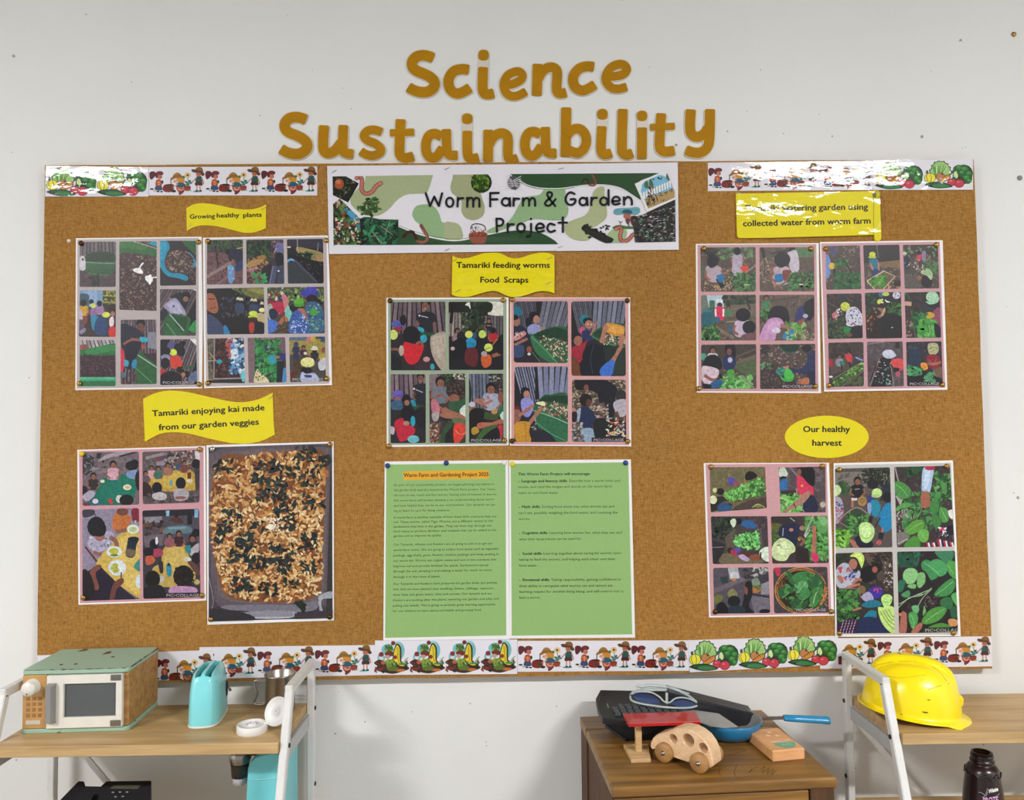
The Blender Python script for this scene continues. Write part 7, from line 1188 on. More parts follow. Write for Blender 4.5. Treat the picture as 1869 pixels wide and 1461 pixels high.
def holes(b):
    for x, y in ((.106, .062), (.045, .026), (.066, .027)): b.lathe([(.0026, 0), (.0026, .0004)], 10, mwM @ Matrix.Translation((x, y, H_ - .0001)))
part('screw_hole', mat('dark_hole', '2a2420', .9), t, holes)
part('control_panel', mat('amber_wood', 'bf9257', .45, var=.06, vscale=60), t, lambda b: b.box(.002, .0015, .007, .0365, .0055, H_ - .0075, .0006, mwM), merge=True)
kM = mwM @ Matrix.Translation((.0165, .002, .069)) @ Matrix.Rotation(math.pi / 2, 4, 'X')
kb = part('knob', WHP, t, lambda b: b.lathe([(.0118, 0), (.0118, .003), (.0106, .004), (.0106, .0125), (.0098, .0142), (.0001, .0146)], 28, kM, caps=False))
part('knob_mark', BOLT, kb, lambda b: b.lathe([(.001, .0146), (.001, .0152)], 8, kM @ Matrix.Translation((-.001, -.0068, 0))))
KEYM = mat('faded_key_print', '9a7040', .5)
for i in range(4):
    for j in range(3): part('keypad_button', KEYM, t, lambda b: (b.box(.0075 + j * .0085, .0008, .024 + i * .0082, .0128 + j * .0085, .0018, .0295 + i * .0082, .0004, mwM), b.box(.0088 + j * .0085, .0005, .0254 + i * .0082, .0115 + j * .0085, .001, .0281 + i * .0082, 0, mwM)))
part('label_plate', mat('silver_label', 'c8c0b0', .4), t, lambda b: b.box(.0075, .0008, .0135, .0285, .0016, .0195, .0003, mwM))
def frame(b):
    x0, x1, z0, z1, a0, a1, c0, c1 = .0385, .1485, .0075, .0855, .0635, .139, .0235, .0725
    y0, y1 = -.003, .004
    b.box(x0, y0, z0, a0, y1, z1, .0008, mwM); b.box(a1, y0, z0, x1, y1, z1, .0008, mwM); b.box(a0 - .001, y0, z0, a1 + .001, y1, c0, .0008, mwM); b.box(a0 - .001, y0, c1, a1 + .001, y1, z1, .0008, mwM)
dr = part('door', WHP, t, frame, merge=True)
part('window', mat('grey_window', '565a5a', .25, var=.05), dr, lambda b: b.box(.062, .001, .022, .1405, .003, .074, 0, mwM))
def hnd(b):
    P = [(.0405, 0), (.0405, -.0065), (.0435, -.0095), (.0495, -.0095), (.0525, -.0065), (.0525, 0)]
    b.loops([[mwM @ Vector((x + (.001 if z in (.017, .0745) else 0), y * k - .003, z)) for x, y in P] for z, k in ((.017, .55), (.0195, 1), (.072, 1), (.0745, .55))], smooth=False)
part('handle', GREYP, dr, hnd, 'grey door handle')
for z0 in (.0095, .0765): part('hinge', STEEL, dr, lambda b: b.box(.132, -.0045, z0, .147, -.003, z0 + .0085, .0004, mwM), 'small metal hinge plate')

# ================================================================== TOY TOASTER
TURQ = mat('turquoise_plastic', '84dce0', 0.22, var=.02, coat=.6)
tM = Matrix.Translation((-.4665, -.0925, ZS)) @ Matrix.Rotation(math.radians(8), 4, 'Z')
t = empty('toy_toaster', (-.4665, -.0925, ZS), 'turquoise plastic toy toaster with two slots', 'toy')
def sup(a, b, z, n=40, p=.55, sx=0, sy=0):
    return [Vector((sx + a * math.copysign(abs(math.cos(2 * math.pi * i / n)) ** p, math.cos(2 * math.pi * i / n)), sy + b * math.copysign(abs(math.sin(2 * math.pi * i / n)) ** p, math.sin(2 * math.pi * i / n)), z)) for i in range(n)]
def tb(b):
    rows = ((.0238, .050, .003), (.0238, .050, .006), (.0235, .0495, .02), (.0229, .0485, .036), (.0221, .047, .05), (.0212, .045, .060), (.0203, .043, .067), (.0190, .0405, .0725), (.0168, .037, .0765), (.0135, .033, .0785))
    b.loops([[tM @ v for v in sup(a, c, z)] for a, c, z in rows])
tbody = part('body', TURQ, t, tb, merge=True)
cs = []
for sx in (-.0073, .0073):
    c = part('c', TURQ, None, lambda b: b.box(sx - .0046, -.0385, .052, sx + .0046, .036, .1, .001, tM), merge=True); cs.append(c)
cut(tbody, cs)
for pg in tbody.data.polygons: pg.use_smooth = False
_sm = tbody.modifiers.new('s', 'EDGE_SPLIT'); _sm.split_angle = math.radians(30)
for pg in tbody.data.polygons: pg.use_smooth = True
part('base_trim', WHP, t, lambda b: b.loops([[tM @ v for v in sup(a, c, z)] for a, c, z in ((.023, .0495, 0), (.0242, .0507, .0008), (.0242, .0507, .003), (.0235, .050, .0036))]), 'white base trim')
lM = tM @ Matrix.Translation((.0215, .022, .036)) @ Matrix.Rotation(math.pi / 2, 4, 'Y')
lv_ = part('lever_plate', BLACKP, t, lambda b: b.lathe([(.0135, -.003), (.0135, .0012), (.0125, .002), (.0001, .002)], 24, lM @ Matrix.Diagonal((1.0, .62, 1, 1))), 'black oval lever plate')
part('lever', STEEL, lv_, lambda b: b.tube([lM @ Vector((-.002, 0, .001)), lM @ Vector((-.002, 0, .005)), lM @ Vector((.004, 0, .007))], .002, 8))

# ================================================================== STEEL MUG
mC = Vector((-.3625, -.066, ZS)); MM = Matrix.Translation(mC)
t = empty('mug', mC, 'brushed steel mug with a wire handle behind the shelf post', 'mug')
BR = mat('brushed_steel', 'a8a098', .32, 1.0, var=.12, vscale=90, stretch=(1, 1, .05))
part('cup', BR, t, lambda b: b.lathe([(.0001, 0), (.021, 0), (.0225, .001), (.0232, .004), (.0232, .0555), (.0245, .057), (.0247, .0585), (.0236, .0592), (.0226, .0580), (.0224, .004), (.0001, .003)], 40, MM, caps=False))
hz = [(-.0225, .047), (-.030, .0475), (-.039, .048), (-.0405, .0445), (-.0385, .036), (-.0365, .026), (-.0405, .0165), (-.040, .0125), (-.036, .0105), (-.0225, .011)]
hp = [mC + Vector((x, y_, z)) for x, z in crom(hz, False, 4) for y_ in (0,)]
part('handle', BR, t, lambda b: (b.tube([p + Vector((0, -.0035, 0)) for p in hp], .0013, 8), b.tube([p + Vector((0, .0035, 0)) for p in hp], .0013, 8)))

# ================================================================== FLIP-TOP CAP
lc = atz(461, 1335, ZS); lc.y -= 0.002; ML = Matrix.Translation((lc.x, lc.y, ZS))
WPL = mat('white_plastic', 'e8e6e2', .35, var=.01)
t = empty('bottle_cap', (lc.x, lc.y, ZS), 'white flip-top bottle cap lying open by the shelf post', 'cap')
part('cap_base', WPL, t, lambda b: b.lathe([(.0215, 0), (.0222, .001), (.0222, .0105), (.0212, .0118), (.0188, .0118), (.0182, .0098), (.006, .0098), (.0052, .0128), (.0026, .0130), (.0022, .009), (.0001, .009)], 40, ML, caps=False))
uu = Vector((.66, .08, .75)).normalized(); nn = Vector((-.40, -.80, .38)); nn = (nn - uu * nn.dot(uu)).normalized(); vv = nn.cross(uu)
hinge = Vector((lc.x + .0205, lc.y + .004, ZS + .011)); MLD = Matrix((uu, vv, nn)).transposed().to_4x4(); MLD.translation = hinge + uu * .0215
lid = part('lid', WPL, t, lambda b: b.lathe([(.0001, -.004), (.019, -.004), (.0208, -.003), (.0212, .001), (.0200, .001), (.0188, -.0012), (.004, -.0015), (.0036, .0008), (.0022, .0008), (.002, -.0015), (.0001, -.0015)], 36, MLD, caps=False))
part('hinge', WPL, t, lambda b: b.box(-.004, -.003, -.0015, .004, .003, .0015, .0005, Matrix.Translation(hinge)))

# ================================================================== YELLOW HELMET
YH = mat('yellow_helmet_plastic', 'ffe200', 0.3, var=.0, vscale=55, coat=.25, stretch=(1, .35, 3.0), col2='6a5a08', thr=(.29, .30))
hM = Matrix.Translation((.6255, -.1190, ZS + .0045)) @ Matrix.Rotation(math.radians(-21), 4, 'Z') @ Matrix.Rotation(math.radians(4), 4, 'Y')
t = empty('safety_helmet', (.63, -.118, ZS), 'scuffed yellow safety helmet on the right shelf', 'helmet')
def helm(b):
    n = 72; LL = []
    def ring(f):
        return [hM @ Vector(f(2 * math.pi * i / n)) for i in range(n)]
    A, Bw, Hh = .0695, .0580, .0735
    def lip(e, z):
        def g(a):
            c, s = math.cos(a), math.sin(a); k = max(0, math.cos(a)) ; pk = .066 * (1 / (1 + math.exp(-(c - .72) * 22)))
            return ((A + e + pk) * c, (Bw + e) * s * (1 + .05 * (pk > .01)), z - pk * .22 + .004 * (1 - c) * .5)
        return g
    for e, z in ((.0035, .0), (.0062, .0008), (.0062, .0024), (.0045, .0032)): LL.append(ring(lip(e, z)))
    def shell(tt):
        def g(a):
            c, s = math.cos(a), math.sin(a); ct, st = math.cos(tt) ** .66, math.sin(tt) ** .92
            x, y, z = A * c * ct * (1 - .03 * st), Bw * s * ct, .004 + Hh * st
            el = min(1, max(0, (st - .45) / .3)); rid = (1 / (1 + math.exp((abs(y) - .013) / .0014))) * el
            rid2 = .5 * math.exp(-((abs(y) - .030) / .006) ** 2) * el
            z += .0085 * rid + .004 * rid2; x *= 1 + .035 * rid
            return (x, y, z)
        return g
    for i in range(0, 25): LL.append(ring(shell(math.radians(90 * (i / 24) ** .9 * .995))))
    b.loops(LL, cap0=False, cap1=True)
    inner = [[hM @ Vector((x * (A - .002) * kk, y * (Bw - .002) * kk, z)) for x, y in [(math.cos(2 * math.pi * i / n), math.sin(2 * math.pi * i / n)) for i in range(n)]] for kk, z in ((1, .0005), (.96, .025), (.82, .045), (.5, .058))]
    b.loops([LL[0]] + inner, cap0=False, cap1=True)
part('shell', YH, t, helm, merge=True)
from mathutils.bvhtree import BVHTree
_sh = [o for o in COL.objects if o.name == 'shell'][0]; _bv = BVHTree.FromPolygons([v.co[:] for v in _sh.data.vertices], [tuple(p.vertices) for p in _sh.data.polygons])
def onhelm(x, y):
    h = _bv.ray_cast(CAM, ray(x, y).normalized()); return h[0] + h[1] * .0001 * (1 if h[1].y < 0 else -1) if h[0] else None
SCUFF = mat('helmet_scuff', '6a5410', .6)
for S_i, rr in (("1588,1224 1598,1216 1612,1212 1630,1209", .0006), ("1640,1208 1665,1208 1690,1213", .0004), ("1700,1217 1712,1224 1722,1236 1728,1244", .0006), ("1612,1234 1625,1236 1645,1238 1668,1235 1690,1232", .0003), ("1693,1260 1704,1256 1718,1252", .0005), ("1602,1221 1622,1214 1645,1213", .0003), ("1718,1240 1728,1252", .0004)):
    PP = [p for p in (onhelm(*q) for q in crom(pts(S_i), False, 5)) if p]
    if len(PP) > 2: part('scuff_mark', SCUFF, t, lambda b: b.tube(PP, [rr * (.4 + .8 * random.random()) for _ in PP], 5, flat=.5))
part('front_clip', YH, t, lambda b: b.box(.053, -.009, .018, .0700, .009, .036, .004, hM), merge=True)

# ================================================================== BROWN BOTTLE
bx = at(1792, 1376, -.12); bc = Vector((bx.x, -.12, 0)); R_ = .000868
zz = lambda py: at(1792, py, -.12).z
DKB = mat('dark_brown_bottle', '211014', .3, var=.05, coat=.3)
t = empty('drink_bottle', (bc.x, bc.y, ZL), 'dark brown open bottle on the lower right shelf', 'bottle')
prof = [(.0001, ZL), (.030, ZL), (.0315, ZL + .002), (33.5 * R_, zz(1470)), (31 * R_, zz(1440)), (28 * R_, zz(1418)), (27.5 * R_, zz(1410)), (26.5 * R_, zz(1403)), (22 * R_, zz(1396)), (18 * R_, zz(1393.5)), (17.5 * R_, zz(1391)), (19.8 * R_, zz(1389.5)), (19.8 * R_, zz(1386.5)), (17.8 * R_, zz(1385)), (17.5 * R_, zz(1382)), (18.6 * R_, zz(1380.5)), (18.4 * R_, zz(1378)), (17.2 * R_, zz(1376.5)), (17.0 * R_, zz(1373)), (14.2 * R_, zz(1373)), (14 * R_, zz(1400)), (.0001, zz(1410))]
part('body', DKB, t, lambda b: b.lathe(prof, 40, Matrix.Translation(bc), caps=False))
part('neck_ring', DKB, t, lambda b: b.tube([bc + Vector((27.6 * R_ * math.cos(a), 27.6 * R_ * math.sin(a), zz(1409) + .003 * math.sin(a * 9))) for a in [i * math.pi / 36 for i in range(72)]], .0016, 6, closed=True))
def oncyl(px, py):
    Y = -.15
    for _ in range(6):
        p = at(px, py, Y); z = p.z; rr = 31.5 * R_ + (zz(1440) - z) * .11 + .0005; dx = max(-rr * .98, min(rr * .98, p.x - bc.x)); Y = bc.y - math.sqrt(rr * rr - dx * dx)
    return at(px, py, Y - .0002)
def cyltext(b, s, x0, y0, x1, y1, cap, bold):
    V, Fs, W = glyphs(s, bold); k = (x1 - x0) / W
    P = [oncyl(x0 + u * k, y0 + (y1 - y0) * u / W - v * cap / CAPH) for u, v in V]; b.mesh(P, [f[::-1] for f in Fs])
part('script_lettering', mat('white_label_ink', 'e8e8e0', .5), t, lambda b: cyltext(b, 'Watte', 1804, 1449, 1822, 1444, 7, .05), 'white script lettering')
def swirl(b):
    P = [oncyl(x, y) for x, y in crom([(1786, 1447), (1792, 1448), (1798, 1452), (1801, 1445), (1802, 1440)], False)]; b.tube(P, .0004, 5)
    P = [oncyl(x, y) for x, y in crom([(1792, 1456), (1800, 1453), (1803, 1446)], False)]; b.tube(P, .0003, 5); b.tube([oncyl(x, y) for x, y in ((1816, 1455), (1822, 1452), (1824, 1449))], .0003, 5)
part('label_line', mat('pale_label_ink', 'b8b0b4', .5), t, swirl)
part('purple_lettering', mat('pink_label_ink', 'd8a8d8', .5), t, lambda b: cyltext(b, 'PROTE', 1794, 1468, 1822, 1466, 11, .03), 'pale purple capitals')

# ================================================================== DESK PHONE
PB = mat('phone_black', '0c0c14', .4, var=.1)
pt = empty('desk_phone', (-.58, -.12, ZL), 'black desk phone with a small screen on the lower left shelf', 'phone')
p0 = at(200, 1427, -.085); pn = Vector((0, -.62, .78)).normalized()
def tilt(px, py, h=0): return atp(px, py, p0 + pn * h, pn)
def phbody(b):
    P = [tilt(*q) for q in [(68, 1505), (110, 1461), (143, 1427), (153, 1427), (156, 1436), (184, 1436.5), (194, 1427), (276, 1426), (275, 1461), (273, 1512)]][::-1]
    Q = [Vector((p.x, p.y + .006, ZL)) for p in P]
    b.face(P[::-1]); 
    for i in range(len(P)): b.face([P[i - 1], P[i], Q[i], Q[i - 1]])
    b.face(Q)
part('body', PB, pt, phbody, merge=True)
def quadbox(b, q, h0, h1):
    A = [tilt(*p, h0) for p in q]; B = [tilt(*p, h1) for p in q]; b.loops([A, B], smooth=False)
part('screen', mat('phone_screen', '4a4a3c', .25), pt, lambda b: quadbox(b, [(201, 1440.5), (207, 1434), (257, 1433.5), (252, 1441)][::-1], -.001, .0012), 'dull olive screen')
for x, y in ((206, 1447), (219, 1446.5), (232, 1446.5), (211, 1455), (224, 1454.5)):
    part('button', GREYP, pt, lambda b: quadbox(b, [(x - 2.2, y + 1.2), (x - 2.2, y - 1.2), (x + 2.2, y - 1.2), (x + 2.2, y + 1.2)][::-1], -.001, .0015))
part('handset', PB, pt, lambda b: quadbox(b, [(86, 1500), (120, 1466), (140, 1450), (172, 1450), (160, 1475), (140, 1505)][::-1], -.001, .008), merge=True)

# ================================================================== TOY COFFEE MACHINE
TQ2 = mat('turquoise_shell', '6ecbd2', .3, var=.03, coat=.3)
t = empty('toy_coffee_machine', (-.39, -.1, ZL), 'turquoise toy coffee machine with grey spout under the left shelf', 'toy')
def prismY(b, P, y0, y1, T=lambda x, y: (x, y), bev=.003):
    a = [at(*T(*q), y0) for q in P]; c = sum(a, Vector()) / len(a); s_ = [Vector((c.x + (p.x - c.x) * .96, y0 - bev, c.z + (p.z - c.z) * .96)) for p in a]; k = [Vector((p.x, y1, p.z)) for p in a]
    ar = sum(a[i - 1].x * a[i].z - a[i].x * a[i - 1].z for i in range(len(a)))
    LL = [k, a, s_]
    if ar < 0: LL = [l[::-1] for l in LL]
    b.loops([l[::-1] for l in LL], smooth=False)
q = [(455, 1565), (450, 1461), (453, 1402), (458, 1390), (468, 1381), (483, 1376), (500, 1374), (521, 1374), (521, 1565)]
part('body', TQ2, t, lambda b: prismY(b, q, -.13, -.06), merge=True)
part('seam', mat('pale_seam', 'a8d8d8', .4), t, lambda b: b.tube([at(x, y, -.1335) for x, y in ((453, 1424.5), (475, 1423.5), (500, 1421), (516, 1417))], .0006, 6))
nz_ = at(438, 1400, -.105)
def noz(z): return at(438, z, -.105).z
NM = Matrix.Translation((nz_.x, -.105, 0))
part('arm', BLACKP, t, lambda b: b.box(nz_.x, -.112, noz(1378), at(470, 1390, -.105).x, -.098, noz(1368), .002), merge=True)
part('filter_holder', mat('chrome_band', 'a09a94', .25, 1.0), t, lambda b: b.lathe([(.0135, noz(1394)), (.0155, noz(1390)), (.0158, noz(1372)), (.012, noz(1368))], 24, NM), 'metal band of the spout')
part('black_cap', BLACKP, t, lambda b: b.lathe([(.0166, noz(1388)), (.0168, noz(1370)), (.014, noz(1366))], 12, Matrix.Translation((nz_.x - .001, -.1, 0))), 'black rim of the spout')
part('jug', mat('smoky_plastic', '34383a', .25), t, lambda b: b.lathe([(.0125, noz(1417)), (.0138, noz(1396)), (.0145, noz(1393))], 24, NM), 'smoky grey jug')
part('jug_base', mat('pale_grey', 'a49ca0', .5), t, lambda b: b.lathe([(.0095, noz(1431)), (.0105, noz(1430)), (.0118, noz(1417.5))], 24, NM), 'pale grey jug base')
part('pedestal', TQ2, t, lambda b: b.box(nz_.x - .012, -.12, ZL, nz_.x + .04, -.09, ZL + .008, .002))

# ================================================================== WOODEN CABINET
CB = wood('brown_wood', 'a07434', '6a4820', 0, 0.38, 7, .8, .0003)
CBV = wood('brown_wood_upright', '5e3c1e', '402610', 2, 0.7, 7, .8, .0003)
cM = Matrix.Translation((.1385, -.2895, 0)) @ Matrix.Rotation(math.radians(3.7), 4, 'Z')
CW, CD, ZC = .309, .262, .78
t = empty('cabinet', (.29, -.16, 0), 'brown wooden cabinet standing between the two white shelves', 'cabinet')
part('top', CB, t, lambda b: b.box(0, 0, ZC - .0145, CW, .205, ZC, .0025, cM), merge=True)
part('back_board', CB, t, lambda b: b.box(0, .2055, ZC - .0145, CW, CD, ZC - .0003, .001, cM), 'darker back board of the top', merge=True)
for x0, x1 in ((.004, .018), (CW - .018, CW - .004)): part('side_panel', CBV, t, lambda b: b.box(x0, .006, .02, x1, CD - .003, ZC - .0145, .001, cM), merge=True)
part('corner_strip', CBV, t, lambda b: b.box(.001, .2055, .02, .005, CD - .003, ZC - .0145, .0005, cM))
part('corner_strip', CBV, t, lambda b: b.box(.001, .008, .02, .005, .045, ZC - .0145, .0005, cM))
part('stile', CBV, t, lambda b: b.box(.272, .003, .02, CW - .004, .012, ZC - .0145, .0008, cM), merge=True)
for z0, z1 in ((.52, ZC - .0165), (.27, .515), (.03, .265)):
    d = part('drawer', CB, t, lambda b: b.box(.0055, .0045, z0, .2705, .018, z1, .0015, cM), merge=True)
    part('knob', BRASS, d, lambda b: b.lathe([(.004, 0), (.004, .006), (.009, .010), (.009, .014), (.0001, .016)], 18, cM @ Matrix.Translation((.138, .0045, (z0 + z1) / 2)) @ Matrix.Rotation(math.pi / 2, 4, 'X')))
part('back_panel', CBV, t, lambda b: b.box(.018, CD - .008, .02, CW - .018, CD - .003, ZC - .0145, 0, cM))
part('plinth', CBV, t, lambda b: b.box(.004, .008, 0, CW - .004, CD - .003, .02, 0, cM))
SCR = mat('pencil_marks', '4a3018', .6)
def scrib(b):
    R = random.Random(4)
    for S in ([(1315, 1403), (1312, 1412), (1318, 1418)], [(1345, 1397), (1340, 1410), (1342, 1418)], [(1365, 1398), (1372, 1404), (1366, 1412), (1378, 1402), (1385, 1400)], [(1388, 1406), (1396, 1399), (1392, 1411), (1404, 1402), (1400, 1414), (1412, 1403), (1408, 1415), (1418, 1405)], [(1330, 1372), (1345, 1368), (1362, 1370), (1340, 1376), (1328, 1380)]):
        b.tube([atz(*q, ZC + .0001) for q in crom(S, False, 4)], .00035, 4, flat=.3)
part('scribble', SCR, t, scrib)

# ================================================================== FRYING PAN
PBL = mat('blue_pan_enamel', '1b78a8', .22, var=.03, coat=.5)
PGR = mat('worn_pan_inside', '9a9a98', .45, .3, var=.12, vscale=50)
pc_ = atz(1328, 1309, ZC + .026); pc_.z = ZC; PM = Matrix.Translation(pc_)
t = empty('frying_pan', pc_, 'blue toy frying pan with a grey inside and blue handle', 'pan')
part('pan_body', PBL, t, lambda b: b.lathe([(.0001, 0), (.034, 0), (.040, .002), (.047, .010), (.0505, .020), (.0515, .0258), (.0507, .0264)], 56, PM, caps=False))
part('pan_inside', PGR, t, lambda b: b.lathe([(.0507, .0264), (.0495, .0255), (.045, .011), (.039, .004), (.0001, .0035)], 56, PM, caps=False), 'worn grey cooking surface')
h0, h1, h2 = [at(*q, pc_.y + .004) for q in ((1384, 1312), (1430, 1311), (1514, 1315.5))]
part('handle_rod', STEEL, t, lambda b: b.bar(h0, h1 + Vector((.004, 0, 0)), .003, .009, .001, side=(0, 0, 1)))
def grip(b):
    d = (h2 - h1); LL = []
    for f, a, c in ((0, .6, .8), (.02, .9, 1), (.3, 1, 1), (.8, 1.05, 1.1), (.93, 1.15, 1.2), (.985, 1.1, 1.15), (1, .6, .7)):
        c0 = h1 + d * f; LL.append([c0 + Vector((0, math.cos(2 * math.pi * i / 20) * .0068 * c, math.sin(2 * math.pi * i / 20) * .0052 * a)) for i in range(20)])
    b.loops(LL)
part('handle_grip', mat('blue_grip', '2389b8', .35, coat=.3), t, grip, 'blue handle grip')
part('rivet', STEEL, t, lambda b: (b.lathe([(.0028, -.001), (.0024, .002), (.0001, .003)], 10, Matrix.Translation((pc_.x + .0485, pc_.y - .010, ZC + .016)) @ Matrix.Rotation(math.radians(78), 4, 'Y'), caps=False)))

# ================================================================== BLACK BOX IN THE PAN
t = empty('black_device', at(1300, 1300, -.075), 'long black plastic device lying tilted in the frying pan', 'device')
def dev(b):
    q_ = [(1222, 1266), (1375, 1305), (1376, 1322), (1346, 1326), (1312, 1303), (1219, 1291)]
    a = [at(*q, -.092) for q in q_]; k = [p + Vector((.0015, .034, .0005)) for p in a]
    b.loops([k, a], smooth=False)
part('casing', mat('matt_black', '242428', .4, var=.08), t, dev, merge=True)
part('top_lid', mat('matt_black_lid', '2c2c30', .42, var=.08), t, lambda b: b.loops([[p + Vector((.0015, .0335, .0005)) for p in [at(*q, -.092) for q in ((1221.5, 1264), (1375.5, 1303), (1376, 1307), (1221.5, 1269))]], [at(*q, -.0935) for q in ((1221.5, 1264), (1375.5, 1303), (1376, 1307), (1221.5, 1269))]], smooth=False), merge=True)
for q in ((1268, 1267.5), (1369, 1297)): part('screw', GREYP, t, lambda b: b.lathe([(.0012, 0), (.001, .0006)], 8, Matrix.Translation(at(*q, -.0745) + Vector((0, 0, -.0002)))))

t = part('grey_card', mat('light_grey_card', 'a6a6a4', .5, var=.04, vscale=60), None, lambda b: (lambda P: b.loops([[p + Vector((0, 0, -.0012)) for p in P], P], smooth=False))([atz(x, y, ZC + .0285 + (1328 - x) * .00003) for x, y in ((1228, 1292), (1258, 1295), (1312, 1303), (1346, 1326), (1320, 1328), (1296, 1325), (1270, 1316), (1240, 1304))][::-1]), merge=True)
tag(t, 'light grey card lying over the left side of the frying pan', 'card')

# ================================================================== KEYBOARD
KB1 = mat('keyboard_black', '1e1f22', .45, var=.08, bump=.0001, bscale=600)
k00, k10, k11, k01 = at(1096, 1259.5, -.042), at(1216, 1262, -.042), at(1246, 1309, -.135), at(1100, 1311, -.135)
kl = at(1087.5, 1275, -.075)
def dk(u, v, h=0):
    kn = (k10 - k00).cross(k01 - k00).normalized(); kn = kn if kn.z > 0 else -kn
    return k00 * (1 - u) * (1 - v) + k10 * u * (1 - v) + k11 * u * v + k01 * (1 - u) * v + kn * h
t = empty('keyboard', at(1160, 1290, -.09), 'black keyboard lying on a black case behind the red roofed toy', 'keyboard')
def deck(b):
    P = [k00, k10, k11, at(1135, 1314, -.138), k01, at(1091, 1293, -.105), kl]; LL = [[p + Vector((0, 0, z)) for p in P][::-1] for z in (-.009, -.001)] + [[p * .97 + (sum(P, Vector()) / len(P)) * .03 for p in P][::-1]]
    b.loops(LL, smooth=False)
part('deck', KB1, t, deck, merge=True)
KEY = mat('key_cap', '404246', .4, var=.05)
for r in range(4):
    for c in range(9):
        u0, v0 = .12 + c * .093 + r * .012, .55 + r * .10
        if u0 > .9 or (r == 0 and c < 1): continue
        du = .082
        part('key', KEY, t, lambda b: b.loops([[dk(u0 + e, v0 + e * .9, -.0004), dk(u0 + e, v0 + .088 - e, -.0004), dk(u0 + du - e, v0 + .088 - e, -.0004), dk(u0 + du - e, v0 + e * .9, -.0004)] if z == 0 else [dk(u0 + e, v0 + e, z), dk(u0 + e, v0 + .088 - e, z), dk(u0 + du - e, v0 + .088 - e, z), dk(u0 + du - e, v0 + e, z)] for z, e in ((0, 0), (.0016, .002), (.0024, .012))], smooth=False))
part('badge', GREYP, t, lambda b: b.bar(dk(.075, .52, .0002), dk(.088, .66, .0002), .0015, .0005))
t = empty('black_case', atz(1190, 1353, ZC), 'black case with slanted end standing under the keyboard', 'case')
def case(b):
    zt = .0105
    a = [k01 + Vector((.004, .004, -zt)), atz(1143, 1354, ZC), atz(1236, 1350, ZC), k11 + Vector((-.002, .004, -zt))]; a[1].z = a[2].z = ZC + .0005
    kz = [p + Vector((-.004, .07, 0)) for p in a]; d = (k00.z - k01.z) * .7; kz[0].z += d; kz[3].z += d
    b.loops([kz, a][::-1], smooth=False)
part('case_body', mat('black_case_plastic', '08080b', .4), t, case, merge=True)
part('edge_strip', mat('dark_grey_strip', '2a2c32', .4), t, lambda b: b.bar(k01 + Vector((.003, .001, -.011)), atz(1143, 1354, ZC) + Vector((-.001, -.003, .003)), .004, .004, .0008), 'dark grey edge strip')

# ================================================================== SAFETY GLASSES
CLR = bpy.data.materials.new('clear_plastic'); CLR.use_nodes = True; _b = CLR.node_tree.nodes['Principled BSDF']
_b.inputs['Base Color'].default_value = (.80, .88, .88, 1); _b.inputs['Roughness'].default_value = .12; _b.inputs['Transmission Weight'].default_value = .55; _b.inputs['IOR'].default_value = 1.4
LEN = bpy.data.materials.new('blue_lens'); LEN.use_nodes = True; _b = LEN.node_tree.nodes['Principled BSDF']
_b.inputs['Base Color'].default_value = (.10, .14, .30, 1); _b.inputs['Roughness'].default_value = .06; _b.inputs['Transmission Weight'].default_value = .5; _b.inputs['IOR'].default_value = 1.2
gt = empty('safety_glasses', at(1210, 1280, -.1), 'clear plastic glasses with blue lenses on top of the keyboard', 'glasses')
gz = -.112
def gl(S, r, yf=lambda x: gz): return lambda b: b.tube([at(x, y, yf(x)) for x, y in crom(pts(S), False, 5)], r, 8)
curv = lambda x: -.122 + .022 * ((x - 1215) / 60) ** 2
part('front_frame', CLR, gt, lambda b: (gl("1150,1270 1153,1279 1170,1285 1195,1289 1220,1292 1245,1293 1262,1292 1272,1289", .0016, curv)(b), gl("1150,1268 1158,1264 1172,1263 1190,1265 1204,1273 1212,1281 1222,1283 1232,1276 1245,1274 1260,1277 1272,1283", .0013, curv)(b)))
def lens(S, yo):
    P = crom(pts(S), True, 4)
    return lambda b: b.loops([[at(x, y, curv(x) + yo + .001) for x, y in P], [at(x, y, curv(x) + yo - .0006) for x, y in P]], smooth=False)
part('lens', LEN, gt, lens("1156,1270 1165,1266 1180,1267 1195,1272 1204,1281 1200,1286 1180,1284 1162,1279", .003), 'blue tinted lens')
part('lens', LEN, gt, lens("1224,1286 1232,1280 1246,1278 1260,1281 1268,1286 1262,1290 1244,1291", .003), 'blue tinted lens')
part('arm', CLR, gt, lambda b: b.tube([at(x, y, Y) for x, y, Y in crom([(1153, 1266, -.108), (1170, 1261, -.09), (1195, 1259.5, -.08), (1222, 1260.5, -.075), (1240, 1263, -.073), (1258, 1268, -.075)], False, 5)], .0014, 8, flat=1.8))
part('arm', CLR, gt, lambda b: b.tube([at(x, y, Y) for x, y, Y in crom([(1271, 1282, -.108), (1255, 1270, -.09), (1236, 1260, -.078), (1210, 1254, -.068), (1185, 1252, -.062), (1172, 1254, -.06), (1161, 1251, -.058)], False, 5)], .0013, 8, flat=1.8))
part('nose_bridge', CLR, gt, lambda b: b.bar(at(1217, 1265, -.104), at(1217, 1286, -.120), .004, .002, .0006))

